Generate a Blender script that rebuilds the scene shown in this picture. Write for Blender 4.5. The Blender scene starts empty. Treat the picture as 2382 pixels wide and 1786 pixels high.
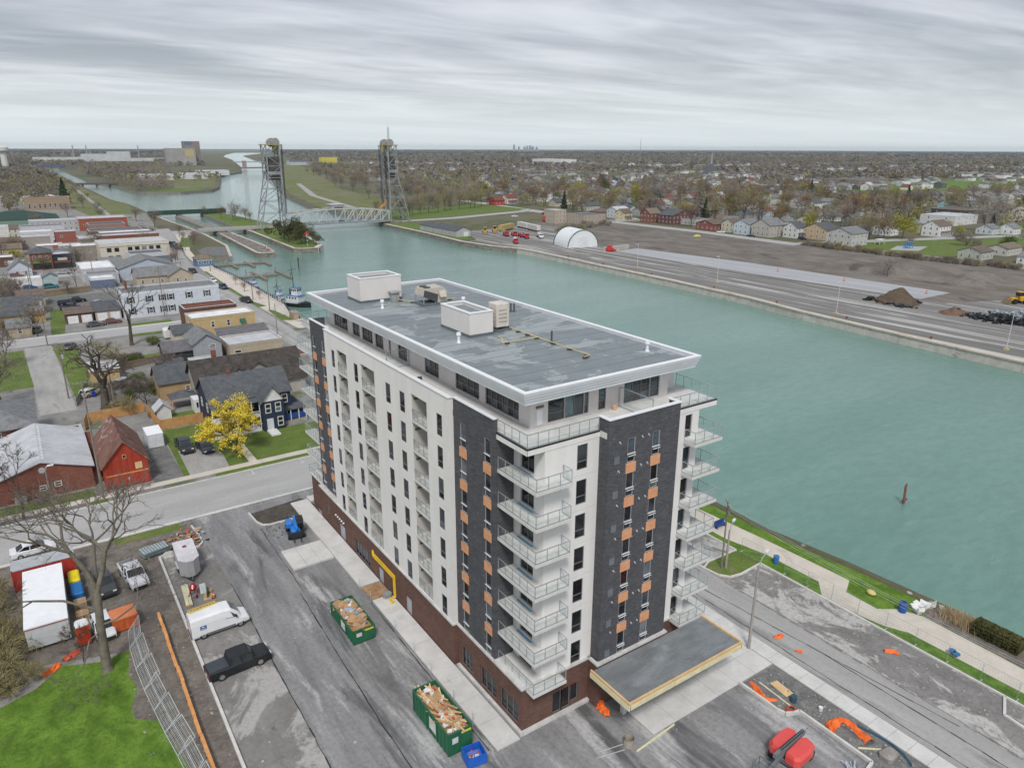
# Canal-side apartment block under construction, small town, lift bridge - bpy 4.5
import bpy, math, random
import numpy as np
from mathutils import Matrix, Vector, Euler
from mathutils.geometry import tessellate_polygon
random.seed(7)
R = math.radians
SC = bpy.context.scene
COL = SC.collection
# ---------------------------------------------------------------- camera
cam_d = bpy.data.cameras.new('camera')
cam = bpy.data.objects.new('camera', cam_d); COL.objects.link(cam)
cam_d.sensor_fit = 'HORIZONTAL'; cam_d.sensor_width = 36.0; cam_d.lens = 36.0 * 1683.4 / 2382
cam_d.clip_start = 0.5; cam_d.clip_end = 60000
YAW = R(34.27)
cam.matrix_world = (Matrix.Translation((-27.877, -39.349, 46.2)) @ Matrix.Rotation(-YAW, 4, 'Z')
                    @ Matrix.Rotation(R(90 - 18.023), 4, 'X') @ Matrix.Rotation(R(0.17), 4, 'Z'))
SC.camera = cam
# ---------------------------------------------------------------- sky, sun, exposure
SUN_EL, SUN_AZ = R(52), R(215)      # azimuth clockwise from +Y
world = bpy.data.worlds.new('World'); SC.world = world; world.use_nodes = True
def setup_world():
    nt = world.node_tree; N = nt.nodes; L = nt.links; N.clear()
    out = N.new('ShaderNodeOutputWorld'); bg = N.new('ShaderNodeBackground'); bg.inputs[1].default_value = 0.1
    sky = N.new('ShaderNodeTexSky'); sky.sky_type = 'NISHITA'; sky.sun_disc = False
    sky.sun_elevation = SUN_EL; sky.sun_rotation = SUN_AZ; sky.air_density = 1.2; sky.dust_density = 2.0
    tc = N.new('ShaderNodeTexCoord'); sep = N.new('ShaderNodeSeparateXYZ'); L.new(tc.outputs['Generated'], sep.inputs[0])
    def math_(op, a, b=None, c=None):
        n = N.new('ShaderNodeMath'); n.operation = op
        for i, v in enumerate((a, b, c)):
            if v is None: continue
            if isinstance(v, (int, float)): n.inputs[i].default_value = v
            else: L.new(v, n.inputs[i])
        return n.outputs[0]
    z = math_('MAXIMUM', sep.outputs[2], 0.0); zz = math_('ADD', z, 0.045)
    u = math_('DIVIDE', sep.outputs[0], zz); v = math_('DIVIDE', sep.outputs[1], zz)
    def cloud(su, sv, rot, scale, det, lo, hi, dist=0.6):
        cb = N.new('ShaderNodeCombineXYZ'); L.new(u, cb.inputs[0]); L.new(v, cb.inputs[1])
        mp = N.new('ShaderNodeMapping'); mp.inputs['Rotation'].default_value = (0, 0, rot); mp.inputs['Scale'].default_value = (su, sv, 1)
        L.new(cb.outputs[0], mp.inputs[0])
        no = N.new('ShaderNodeTexNoise'); no.inputs['Scale'].default_value = scale; no.inputs['Detail'].default_value = det
        no.inputs['Roughness'].default_value = 0.55; no.inputs['Distortion'].default_value = dist
        L.new(mp.outputs[0], no.inputs[0])
        mr = N.new('ShaderNodeMapRange'); mr.inputs[1].default_value = lo; mr.inputs[2].default_value = hi
        mr.interpolation_type = 'SMOOTHSTEP'; L.new(no.outputs[0], mr.inputs[0])
        return mr.outputs[0]
    # long grey rolls of stratus, then smaller wisps
    c1 = cloud(0.30, 0.75, R(30), 1.0, 4, 0.32, 0.70, 1.0); c2 = cloud(0.8, 1.9, R(38), 1.2, 5, 0.36, 0.68, 1.2); c3 = cloud(0.13, 0.30, R(24), 1.0, 4, 0.38, 0.64, .8)
    s = math_('ADD', math_('MULTIPLY', c1, 0.38), math_('ADD', math_('MULTIPLY', c2, 0.13), math_('MULTIPLY', c3, 0.49)))
    ramp = N.new('ShaderNodeValToRGB'); L.new(s, ramp.inputs[0])
    e = ramp.color_ramp.elements
    e[0].position = 0.12; e[0].color = (2.3, 2.5, 2.88, 1)
    e[1].position = 0.92; e[1].color = (5.15, 5.3, 5.65, 1)
    m = e.new(0.5); m.color = (3.5, 3.68, 4.05, 1)
    # pale clearing light just over the horizon
    hz = N.new('ShaderNodeMapRange'); hz.inputs[1].default_value = 0.0; hz.inputs[2].default_value = 0.12
    hz.inputs[3].default_value = 0.88; hz.inputs[4].default_value = 0.0; hz.interpolation_type = 'SMOOTHSTEP'; L.new(z, hz.inputs[0])
    mh = N.new('ShaderNodeMix'); mh.data_type = 'RGBA'; L.new(hz.outputs[0], mh.inputs[0]); L.new(ramp.outputs[0], mh.inputs[6])
    mh.inputs[7].default_value = (5.2, 5.7, 5.85, 1)
    mx = N.new('ShaderNodeMix'); mx.data_type = 'RGBA'; mx.inputs[0].default_value = 0.9
    L.new(sky.outputs[0], mx.inputs[6]); L.new(mh.outputs[2], mx.inputs[7])
    L.new(mx.outputs[2], bg.inputs[0]); L.new(bg.outputs[0], out.inputs[0])
setup_world()
sun_d = bpy.data.lights.new('sun', 'SUN'); sun_d.energy = 1.5; sun_d.angle = R(12); sun_d.color = (1.0, 0.97, 0.92)
sun = bpy.data.objects.new('sun', sun_d); COL.objects.link(sun); sun.location = (0, 0, 200)
_sd = Vector((math.sin(SUN_AZ) * math.cos(SUN_EL), math.cos(SUN_AZ) * math.cos(SUN_EL), math.sin(SUN_EL)))
sun.rotation_euler = _sd.to_track_quat('Z', 'Y').to_euler()
vs = SC.view_settings; vs.view_transform = 'Standard'; vs.look = 'None'; vs.exposure = 0.66; vs.gamma = 1.0; vs.use_curve_mapping = False
SC.render.engine = 'CYCLES'
SC.cycles.use_denoising = True; SC.cycles.max_bounces = 5; SC.cycles.diffuse_bounces = 2; SC.cycles.glossy_bounces = 2
SC.cycles.transparent_max_bounces = 12; SC.cycles.transmission_bounces = 2; SC.cycles.volume_bounces = 1
# ---------------------------------------------------------------- materials
_mats = {}
def _nodes(name):
    m = bpy.data.materials.new(name); m.use_nodes = True
    nt = m.node_tree; b = nt.nodes['Principled BSDF']
    return m, nt, nt.nodes, nt.links, b
def _noise(N, L, vec, scale, det=4, rough=.6, dist=0):
    n = N.new('ShaderNodeTexNoise'); n.inputs['Scale'].default_value = scale; n.inputs['Detail'].default_value = det
    n.inputs['Roughness'].default_value = rough; n.inputs['Distortion'].default_value = dist
    if vec is not None: L.new(vec, n.inputs[0])
    return n.outputs[0]
def _range(N, L, v, a, b, c=0., d=1., smooth=True):
    n = N.new('ShaderNodeMapRange'); L.new(v, n.inputs[0])
    for i, q in enumerate((a, b, c, d)): n.inputs[i + 1].default_value = q
    if smooth: n.interpolation_type = 'SMOOTHSTEP'
    return n.outputs[0]
def _mix(N, L, f, a, b, mode='MIX'):
    n = N.new('ShaderNodeMix'); n.data_type = 'RGBA'; n.blend_type = mode
    for i, q in ((0, f), (6, a), (7, b)):
        if isinstance(q, (int, float)): n.inputs[i].default_value = q
        elif isinstance(q, tuple): n.inputs[i].default_value = (*q, 1)
        else: L.new(q, n.inputs[i])
    return n.outputs[2]
def _vec(N, L, scale=(1, 1, 1), rot=0, kind='Object'):
    if kind == 'World':
        o = N.new('ShaderNodeNewGeometry').outputs['Position']
    else:
        o = N.new('ShaderNodeTexCoord').outputs['Object']
    m = N.new('ShaderNodeMapping'); m.inputs['Scale'].default_value = scale; m.inputs['Rotation'].default_value = (0, 0, rot); L.new(o, m.inputs[0])
    return m.outputs[0]
def _bump(N, L, b, v, strength, dist=.02):
    n = N.new('ShaderNodeBump'); n.inputs['Strength'].default_value = strength; n.inputs['Distance'].default_value = dist
    L.new(v, n.inputs['Height']); L.new(n.outputs[0], b.inputs['Normal'])
def P(col, rough=.7, metal=0., var=.14, sc=1.3, spec=.3, bump=0.):
    """plain painted / moulded surface with weathering noise; cached by value"""
    key = ('P', tuple(round(c, 3) for c in col), rough, metal, var, sc, spec, bump)
    if key in _mats: return _mats[key]
    m, nt, N, L, b = _nodes('paint_%d' % len(_mats))
    v = _vec(N, L)
    n1 = _noise(N, L, v, sc, 5, .65); n2 = _noise(N, L, v, sc * 9, 3)
    lo = tuple(c * (1 - var) for c in col); hi = tuple(min(1, c * (1 + var * .7)) for c in col)
    c = _mix(N, L, _range(N, L, n1, .3, .7), lo, hi)
    c = _mix(N, L, _range(N, L, n2, .35, .7, 0, var * .8), c, tuple(q * .55 for q in col))
    L.new(c, b.inputs['Base Color']); b.inputs['Roughness'].default_value = rough; b.inputs['Metallic'].default_value = metal
    b.inputs['Specular IOR Level'].default_value = spec
    if bump: _bump(N, L, b, n2, bump)
    _mats[key] = m; return m
def GM(name, c1, c2, s1, c3=None, s3=.1, t3=(.55, .62), f3=1., stretch=(1, 1), rot=0, c4=None, s4=.5, t4=(.58, .66), st4=None, grain=.25, gs=6., rough=.9, bump=.3, spec=.2):
    """ground covering in world metres: two-tone noise, up to two layers of patches / streaks, grain"""
    m, nt, N, L, b = _nodes(name)
    v = _vec(N, L, (stretch[0], stretch[1], 1), rot, 'World'); v0 = _vec(N, L, kind='World')
    c = _mix(N, L, _range(N, L, _noise(N, L, v, s1, 6, .65, .3), .32, .68), c1, c2)
    if c3: c = _mix(N, L, _range(N, L, _noise(N, L, v, s3, 10, .68, .8), t3[0], t3[1], 0, f3), c, c3)
    if c4:
        v4 = _vec(N, L, (st4[0], st4[1], 1), 0, 'World') if st4 else v0
        c = _mix(N, L, _range(N, L, _noise(N, L, v4, s4, 10, .70, .4), t4[0], t4[1]), c, c4)
    g = _noise(N, L, v0, min(gs, 2.4), 9, .78)
    c = _mix(N, L, _range(N, L, g, .42, .72, 0, grain * 1.5), c, tuple(q * .35 for q in c1))
    c = _mix(N, L, _range(N, L, g, .38, .22, 0, grain), c, tuple(min(1, q * 1.7) for q in c2))
    L.new(c, b.inputs['Base Color']); b.inputs['Roughness'].default_value = rough; b.inputs['Specular IOR Level'].default_value = spec
    if bump: _bump(N, L, b, g, bump, .05)
    return m
def brick_mat(name, c1, c2, mortar, bw=.4, bh=.11, var=.25, stain=0., ms=.012):
    m, nt, N, L, b = _nodes(name)
    o = N.new('ShaderNodeTexCoord').outputs['Object']; sp = N.new('ShaderNodeSeparateXYZ'); L.new(o, sp.inputs[0])
    ad = N.new('ShaderNodeMath'); ad.operation = 'ADD'; L.new(sp.outputs[0], ad.inputs[0]); L.new(sp.outputs[1], ad.inputs[1])
    cb = N.new('ShaderNodeCombineXYZ'); L.new(ad.outputs[0], cb.inputs[0]); L.new(sp.outputs[2], cb.inputs[1])
    t = N.new('ShaderNodeTexBrick'); L.new(cb.outputs[0], t.inputs[0]); t.inputs['Scale'].default_value = 1
    t.inputs['Color1'].default_value = (*c1, 1); t.inputs['Color2'].default_value = (*c2, 1); t.inputs['Mortar'].default_value = (*mortar, 1)
    t.inputs['Mortar Size'].default_value = ms; t.inputs['Brick Width'].default_value = bw; t.inputs['Row Height'].default_value = bh; t.inputs['Bias'].default_value = -.1
    n = _noise(N, L, o, .9, 6, .7)
    c = _mix(N, L, _range(N, L, n, .3, .7, 0, var), t.outputs[0], tuple(q * .45 for q in c1))
    n5 = _noise(N, L, o, 2.6, 5, .75)
    c = _mix(N, L, _range(N, L, n5, .6, .75, 0, stain), c, tuple(min(1, q * 2.4 + .03) for q in c2))
    L.new(c, b.inputs['Base Color']); b.inputs['Roughness'].default_value = .85; b.inputs['Specular IOR Level'].default_value = .25
    _bump(N, L, b, t.outputs[1], -.25, .02)
    return m
def streak_mat(name, c1, c2, c3, sz=.25, sx=1.6, rough=.85, t3=(.56, .7), f3=1.):
    """vertical weather streaks on walls (stains run down): noise squeezed along z"""
    m, nt, N, L, b = _nodes(name)
    v = _vec(N, L, (sx, sx, sz)); v2 = _vec(N, L, (.35, .35, 1.2))
    c = _mix(N, L, _range(N, L, _noise(N, L, v, 1, 6, .7), .3, .7), c1, c2)
    c = _mix(N, L, _range(N, L, _noise(N, L, v2, 1, 7, .7), t3[0], t3[1], 0, f3), c, c3)
    L.new(c, b.inputs['Base Color']); b.inputs['Roughness'].default_value = rough; b.inputs['Specular IOR Level'].default_value = .25
    return m
def glass_mat(name, col, rough=.06, spec=.6, vary=True):
    m, nt, N, L, b = _nodes(name)
    v = _vec(N, L, kind='World'); n = _noise(N, L, v, .35, 3)
    L.new(_mix(N, L, _range(N, L, n, .35, .65), tuple(c * .5 for c in col), tuple(c * 1.5 for c in col)), b.inputs['Base Color'])
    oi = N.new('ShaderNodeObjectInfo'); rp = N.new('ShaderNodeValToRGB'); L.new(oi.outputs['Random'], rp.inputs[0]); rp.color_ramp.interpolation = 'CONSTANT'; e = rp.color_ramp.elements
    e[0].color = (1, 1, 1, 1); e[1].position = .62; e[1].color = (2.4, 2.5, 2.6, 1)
    for p_, k in ((.80, (5.5, 5.8, 6)), (.90, (1.2, .7, .6)), (.95, (9, 8.6, 8)) if vary else (.95, (1, 1, 1))): e.new(p_).color = (*k, 1)  # per-pane tones: lighter reflections and blinds put into the glass colour
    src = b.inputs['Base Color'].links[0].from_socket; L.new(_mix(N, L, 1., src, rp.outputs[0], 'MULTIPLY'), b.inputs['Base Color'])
    b.inputs['Roughness'].default_value = rough; b.inputs['Specular IOR Level'].default_value = spec
    return m
def clear_mat(name, tint, refl=.12, dirt=.12):
    m = bpy.data.materials.new(name); m.use_nodes = True; nt = m.node_tree; N = nt.nodes; L = nt.links; N.clear()
    o = N.new('ShaderNodeOutputMaterial'); t = N.new('ShaderNodeBsdfTransparent'); t.inputs[0].default_value = (*tint, 1)
    g = N.new('ShaderNodeBsdfGlossy'); g.inputs[0].default_value = (.9, .95, .95, 1); g.inputs[1].default_value = .05
    d = N.new('ShaderNodeBsdfDiffuse'); d.inputs[0].default_value = (.62, .72, .72, 1)
    a = N.new('ShaderNodeMixShader'); a.inputs[0].default_value = dirt; L.new(t.outputs[0], a.inputs[1]); L.new(d.outputs[0], a.inputs[2])
    x = N.new('ShaderNodeMixShader'); x.inputs[0].default_value = refl; L.new(a.outputs[0], x.inputs[1]); L.new(g.outputs[0], x.inputs[2])
    L.new(x.outputs[0], o.inputs[0]); return m
# ---------------------------------------------------------------- mesh building
class MB:
    def __init__(s): s.v = []; s.f = []
    def add(s, vs, fs):
        o = len(s.v); s.v += [tuple(q) for q in vs]; s.f += [tuple(i + o for i in f) for f in fs]; return s
    def box(s, x0, x1, y0, y1, z0, z1):
        return s.add([(x0, y0, z0), (x1, y0, z0), (x1, y1, z0), (x0, y1, z0), (x0, y0, z1), (x1, y0, z1), (x1, y1, z1), (x0, y1, z1)],
                     [(0, 3, 2, 1), (4, 5, 6, 7), (0, 1, 5, 4), (1, 2, 6, 5), (2, 3, 7, 6), (3, 0, 4, 7)])
    def bbox(s, x0, x1, y0, y1, z0, z1, b=.04):
        """box with chamfered vertical and top edges"""
        p = [(x0 + b, y0), (x1 - b, y0), (x1, y0 + b), (x1, y1 - b), (x1 - b, y1), (x0 + b, y1), (x0, y1 - b), (x0, y0 + b)]
        cx, cy = (x0 + x1) / 2, (y0 + y1) / 2
        fx = max(.05, (x1 - x0 - 2 * b) / (x1 - x0)); fy = max(.05, (y1 - y0 - 2 * b) / (y1 - y0))
        q = [(cx + (a - cx) * fx, cy + (c - cy) * fy) for a, c in p]
        vs = [(a, c, z0) for a, c in p] + [(a, c, z1 - b) for a, c in p] + [(a, c, z1) for a, c in q]
        fs = [tuple(range(7, -1, -1)), tuple(range(16, 24))]
        for k in (0, 8):
            for i in range(8): j = (i + 1) % 8; fs.append((k + i, k + j, k + 8 + j, k + 8 + i))
        return s.add(vs, fs)
    def rbox(s, c, sx, sy, sz, rz=0, ry=0, rx=0):
        """box centred at c, rotated"""
        M_ = Euler((rx, ry, rz)).to_matrix(); a, b, d = sx / 2, sy / 2, sz / 2
        vs = [Vector(c) + M_ @ Vector(q) for q in [(-a, -b, -d), (a, -b, -d), (a, b, -d), (-a, b, -d), (-a, -b, d), (a, -b, d), (a, b, d), (-a, b, d)]]
        return s.add(vs, [(0, 3, 2, 1), (4, 5, 6, 7), (0, 1, 5, 4), (1, 2, 6, 5), (2, 3, 7, 6), (3, 0, 4, 7)])
    def cyl(s, p0, p1, r0, r1=None, n=8, caps=True):
        r1 = r0 if r1 is None else r1
        p0 = Vector(p0); p1 = Vector(p1); d = (p1 - p0)
        if d.length < 1e-6: return s
        d.normalize(); a = d.orthogonal().normalized(); b = d.cross(a)
        vs = []
        for p, r in ((p0, r0), (p1, r1)):
            for i in range(n):
                t = 2 * math.pi * i / n; vs.append(p + a * (r * math.cos(t)) + b * (r * math.sin(t)))
        fs = [(i, (i + 1) % n, n + (i + 1) % n, n + i) for i in range(n)]
        if caps: fs += [tuple(range(n - 1, -1, -1)), tuple(range(n, 2 * n))]
        return s.add(vs, fs)
    def bar(s, p0, p1, w, h=None):
        """square-section member"""
        h = h or w; p0 = Vector(p0); p1 = Vector(p1); d = p1 - p0
        if d.length < 1e-6: return s
        d.normalize(); up = Vector((0, 0, 1)) if abs(d.z) < .95 else Vector((0, 1, 0))
        a = d.cross(up).normalized() * (w / 2); b = a.cross(d).normalized() * (h / 2)
        vs = [p + q for p in (p0, p1) for q in (-a - b, a - b, a + b, -a + b)]
        return s.add(vs, [(0, 1, 5, 4), (1, 2, 6, 5), (2, 3, 7, 6), (3, 0, 4, 7), (3, 2, 1, 0), (4, 5, 6, 7)])
    def tube(s, pts, r, n=6):
        for a, b in zip(pts, pts[1:]): s.cyl(a, b, r, r, n)
        return s
    def prism(s, poly, z0, z1):
        """extruded 2-D polygon (counter-clockwise or not)"""
        n = len(poly)
        ar = sum(poly[i][0] * poly[(i + 1) % n][1] - poly[(i + 1) % n][0] * poly[i][1] for i in range(n))
        if ar < 0: poly = poly[::-1]
        tr = tessellate_polygon([[Vector((x, y, 0)) for x, y in poly]])
        vs = [(x, y, z0) for x, y in poly] + [(x, y, z1) for x, y in poly]
        fs = [(i, (i + 1) % n, n + (i + 1) % n, n + i) for i in range(n)]
        for t in tr:
            a, b, c = t
            cr = (poly[b][0] - poly[a][0]) * (poly[c][1] - poly[a][1]) - (poly[b][1] - poly[a][1]) * (poly[c][0] - poly[a][0])
            if cr < 0: b, c = c, b
            fs.append((n + a, n + b, n + c)); fs.append((c, b, a))
        return s.add(vs, fs)
    def quad(s, *p): return s.add(p, [tuple(range(len(p)))])
    def loft(s, rings, closed=True, caps=True):
        n = len(rings[0]); o = [q for r in rings for q in r]; fs = []
        for k in range(len(rings) - 1):
            for i in range(n if closed else n - 1):
                j = (i + 1) % n; fs.append((k * n + i, k * n + j, (k + 1) * n + j, (k + 1) * n + i))
        if caps: fs += [tuple(range(n - 1, -1, -1)), tuple(range((len(rings) - 1) * n, len(rings) * n))]
        return s.add(o, fs)
    def mesh(s, name, mat=None, smooth=False):
        me = bpy.data.meshes.new(name); me.from_pydata(s.v, [], s.f)
        if mat is not None: me.materials.append(mat)
        if smooth: me.polygons.foreach_set('use_smooth', [True] * len(me.polygons))
        me.update(); return me
    def build(s, name, mat, parent=None, loc=(0, 0, 0), rz=0, smooth=False):
        return obj(name, s.mesh(name, mat, smooth), parent, loc, rz)
def obj(name, me, parent=None, loc=(0, 0, 0), rz=0):
    o = bpy.data.objects.new(name, me); COL.objects.link(o); o.location = loc
    if rz: o.rotation_euler = (0, 0, rz)
    if parent: o.parent = parent
    return o
def tag(o, label=None, cat=None, group=None, kind=None):
    if label: o['label'] = label
    if cat: o['category'] = cat
    if group: o['group'] = group
    if kind: o['kind'] = kind
    return o
def thing(name, label, cat, loc=(0, 0, 0), rz=0, group=None):
    o = bpy.data.objects.new(name, None); COL.objects.link(o); o.location = loc if len(loc) == 3 else (*loc, 0)
    o.rotation_euler = (0, 0, rz); o.empty_display_size = .5
    return tag(o, label, cat, group)
def one(name, mb, mat, label, cat, group=None, loc=(0, 0, 0), rz=0, smooth=False):
    return tag(mb.build(name, mat, None, loc if len(loc) == 3 else (*loc, 0), rz, smooth), label, cat, group)
def copy_tree(o, parent=None):
    c = o.copy(); COL.objects.link(c); c.parent = parent
    for ch in list(o.children): copy_tree(ch, c)
    return c
def struct(name, mb, mat, kind='structure'):
    return tag(mb.build(name, mat), kind=kind)
def raw_mesh(name, verts, faces_flat, nper, mat):
    """big mesh from numpy arrays (all faces with nper corners)"""
    me = bpy.data.meshes.new(name); nv = len(verts); nf = len(faces_flat) // nper
    me.vertices.add(nv); me.vertices.foreach_set('co', np.asarray(verts, np.float32).ravel())
    me.loops.add(nf * nper); me.loops.foreach_set('vertex_index', np.asarray(faces_flat, np.int32))
    me.polygons.add(nf); me.polygons.foreach_set('loop_start', np.arange(0, nf * nper, nper, dtype=np.int32))
    me.materials.append(mat); me.update(calc_edges=True); return me
# wall surface with real openings -------------------------------------------------
def wall_open(mb, ax, c, a0, a1, z0, z1, ops, depth=.18, sg=-1):
    """wall in plane x=c or y=c (ax), outward side sg, openings (a0,a1,z0,z1) with reveals"""
    A = sorted({a0, a1, *[q for o in ops for q in o[:2]]}); Z = sorted({z0, z1, *[q for o in ops for q in o[2:]]})
    A = [a for a in A if a0 <= a <= a1]; Z = [z for z in Z if z0 <= z <= z1]
    def pt(a, z, d=0): return (c - sg * d, a, z) if ax == 'x' else (a, c - sg * d, z)
    flip = (ax == 'x') != (sg < 0)      # keeps normals outward
    def q(*p): mb.quad(*(p if flip else p[::-1]))
    for i in range(len(A) - 1):
        run = None
        for j in range(len(Z) - 1):
            ca, cz = (A[i] + A[i + 1]) / 2, (Z[j] + Z[j + 1]) / 2
            solid = not any(o[0] < ca < o[1] and o[2] < cz < o[3] for o in ops)
            if solid and run is None: run = Z[j]
            if run is not None and (not solid or j == len(Z) - 2):
                top = Z[j + 1] if solid else Z[j]
                q(pt(A[i], run), pt(A[i + 1], run), pt(A[i + 1], top), pt(A[i], top)); run = None
    for o in ops:
        a, b, e, g = o[:4]; d = o[4] if len(o) > 4 else depth
        q(pt(a, e), pt(a, e, d), pt(b, e, d), pt(b, e)); q(pt(a, g, d), pt(a, g), pt(b, g), pt(b, g, d))
        q(pt(a, e, d), pt(a, e), pt(a, g), pt(a, g, d)); q(pt(b, e), pt(b, e, d), pt(b, g, d), pt(b, g))
_wm = {}
def window(parent, ax, c, a0, a1, z0, z1, sg=-1, depth=.15, tr=None, mul=0, fm=None, gm=None, name='window', fw=.07, split=True):
    """framed window set back in its opening: frame mesh with pane children"""
    w, h = round(a1 - a0, 3), round(z1 - z0, 3)
    key = (w, h, tr, mul, fm.name if fm else '', gm.name if gm else '', fw)
    if key not in _wm:
        f = MB(); f.box(0, w, -.02, .04, 0, fw); f.box(0, w, -.02, .04, h - fw, h); f.box(0, fw, -.021, .041, fw, h - fw); f.box(w - fw, w, -.021, .041, fw, h - fw)
        zs = [fw, h - fw]; xs = [fw, w - fw]
        if tr: f.box(fw, w - fw, -.018, .039, h * tr - fw / 2, h * tr + fw / 2); zs = [fw, h * tr - fw / 2, h * tr + fw / 2, h - fw]
        if mul:
            xs = [fw]
            for k in range(mul):
                x = w * (k + 1) / (mul + 1); f.box(x - fw / 2, x + fw / 2, -.0195, .0385, fw, h - fw); xs += [x - fw / 2, x + fw / 2]
            xs.append(w - fw)
        panes = []
        for i in range(0, len(xs), 2):
            for j in range(0, len(zs), 2):
                panes.append(MB().quad((xs[i], .025, zs[j]), (xs[i + 1], .025, zs[j]), (xs[i + 1], .025, zs[j + 1]), (xs[i], .025, zs[j + 1])).mesh('pane', gm))
        _wm[key] = (f.mesh('window', fm), panes)
    fmh, panes = _wm[key]
    if ax == 'y':
        loc, rz = ((a0, c + depth, z0), 0) if sg < 0 else ((a1, c - depth, z0), math.pi)
    else:
        loc, rz = ((c + depth, a1, z0), -math.pi / 2) if sg < 0 else ((c - depth, a0, z0), math.pi / 2)
    o = obj(name, fmh, parent, loc, rz)
    for p in panes: obj('pane', p, o)
    return o

# ================================================================ the setting: ground, water, roads
WZ = -2.3
CANAL = [(48, -400), (48, -15), (47, 0), (45.8, 10), (46, 20), (46, 150), (36, 156), (35.4, 170), (38, 182), (38.2, 209), (38.5, 241), (37, 271), (38, 300), (48, 302), (51.5, 301), (59, 339), (61, 391), (61, 430), (58, 535), (59, 668), (53, 741), (54, 924), (53, 1123), (58, 1412), (52, 2005),
         (86, 1986), (75, 1151), (89, 1027), (89, 902), (96, 848), (132, 838), (170, 862), (194, 930), (294, 1343), (378, 1526), (475, 1907), (734, 3027), (991, 4250), (1330, 5600), (1900, 7600), (2300, 7600), (1640, 5900), (1191, 4600),
         (620, 2166), (420, 1514), (211, 727), (180, 560), (178, 430), (170, 395), (168.5, 342), (165, 292), (168, 268), (173.5, 252), (174.2, 238), (172.2, 198), (170, 148), (167, 109), (163, 88), (160, 56), (158, 26), (155, -20), (148, -400)]
def poly_mesh(mb, outer, hole, z):
    loops = [[Vector((*p, 0)) for p in outer]] + ([[Vector((*p, 0)) for p in hole]] if hole else [])
    pts = [p for l in loops for p in l]; fs = []
    for t in tessellate_polygon(loops):
        a, b, c = t
        cr = (pts[b].x - pts[a].x) * (pts[c].y - pts[a].y) - (pts[b].y - pts[a].y) * (pts[c].x - pts[a].x)
        fs.append((a, b, c) if cr > 0 else (a, c, b))
    return mb.add([(p.x, p.y, z) for p in pts], fs)
far_ground = GM('far_fields', (.105, .108, .060), (.17, .152, .105), .012, (.07, .115, .028), .006, (.55, .60), .8, (1, 1), 0, (.19, .165, .125), .009, (.60, .63), grain=.3, gs=.8, bump=0)
struct('ground', poly_mesh(MB(), [(-9000, -1500), (20000, -1500), (26000, 24000), (-9000, 24000)], CANAL, 0), far_ground)
def water_material():
    m, nt, N, L, b = _nodes('canal_water')
    v = _vec(N, L, kind='World'); v2 = _vec(N, L, (.6, 1.5, 1), R(25), 'World'); v3 = _vec(N, L, (.012, .05, 1), R(-35), 'World')
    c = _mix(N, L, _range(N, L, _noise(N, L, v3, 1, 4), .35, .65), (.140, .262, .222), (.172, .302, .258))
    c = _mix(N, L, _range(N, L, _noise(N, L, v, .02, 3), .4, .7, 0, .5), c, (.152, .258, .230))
    c = _mix(N, L, _range(N, L, _noise(N, L, v2, .55, 6, .7), .35, .68, 0, .30), c, (.085, .165, .14)); c = _mix(N, L, _range(N, L, _noise(N, L, v2, .33, 6, .7), .58, .74, 0, .35), c, (.26, .36, .33))  # dark ripple troughs and light-scattering crests put into the base colour
    L.new(c, b.inputs['Base Color']); b.inputs['Roughness'].default_value = .03; b.inputs['IOR'].default_value = 1.33
    a = N.new('ShaderNodeMath'); a.operation = 'MULTIPLY_ADD'
    L.new(_noise(N, L, v2, .9, 4, .6), a.inputs[0]); a.inputs[1].default_value = .7; L.new(_noise(N, L, v, 3.2, 3, .6), a.inputs[2])
    _bump(N, L, b, a.outputs[0], .6, .10)
    return m
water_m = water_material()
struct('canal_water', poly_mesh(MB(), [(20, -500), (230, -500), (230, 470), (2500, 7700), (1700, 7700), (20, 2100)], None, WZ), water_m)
# --- coverings (each a sheet a few millimetres over the one below)
town_g = GM('town_gravel', (.22, .215, .205), (.32, .31, .295), .25, (.10, .13, .045), .06, (.56, .62), .8, grain=.3, gs=5, bump=.1)
asph_site = GM('site_asphalt', (.19, .19, .193), (.30, .297, .298), .45, (.095, .095, .098), .26, (.53, .66), .9, (1, .15), 0, (.47, .465, .465), .33, (.53, .66), (1, .17), grain=.32, gs=7, rough=.75, bump=.15, spec=.35)
asph_lot = GM('lot_asphalt', (.20, .19, .18), (.27, .26, .25), .5, (.43, .42, .405), .16, (.50, .56), .9, (1, .6), 0, (.095, .09, .085), .5, (.62, .72), grain=.25, gs=7, bump=.15)
asph_road = GM('road_asphalt', (.37, .365, .36), (.44, .435, .43), .3, (.29, .285, .28), .3, (.58, .7), .6, (.15, 1), 0, (.24, .235, .23), .8, (.66, .72), grain=.14, gs=8, bump=.06)
asph_road_y = GM('waterfront_asphalt', (.33, .323, .315), (.42, .41, .40), .3, (.19, .185, .18), .3, (.53, .68), .8, (1, .12), 0, (.15, .147, .144), .5, (.66, .72), (1, .07), grain=.16, gs=8, bump=.06)
asph_worn = GM('worn_lot', (.19, .182, .175), (.27, .26, .25), .45, (.50, .485, .465), .26, (.50, .57), .95, (1, .55), R(12), (.085, .08, .077), .4, (.6, .72), (1, .35), grain=.35, gs=6, bump=.2)
dirt = GM('site_dirt', (.15, .13, .112), (.24, .212, .185), .5, (.075, .066, .058), .35, (.55, .68), .8, grain=.45, gs=6, bump=.35, c4=(.26, .235, .21), s4=1.4, t4=(.64, .72))
gravel_dk = GM('dark_gravel', (.15, .15, .147), (.235, .23, .225), .6, (.085, .083, .08), .5, (.56, .66), .7, grain=.5, gs=9, bump=.35)
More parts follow.
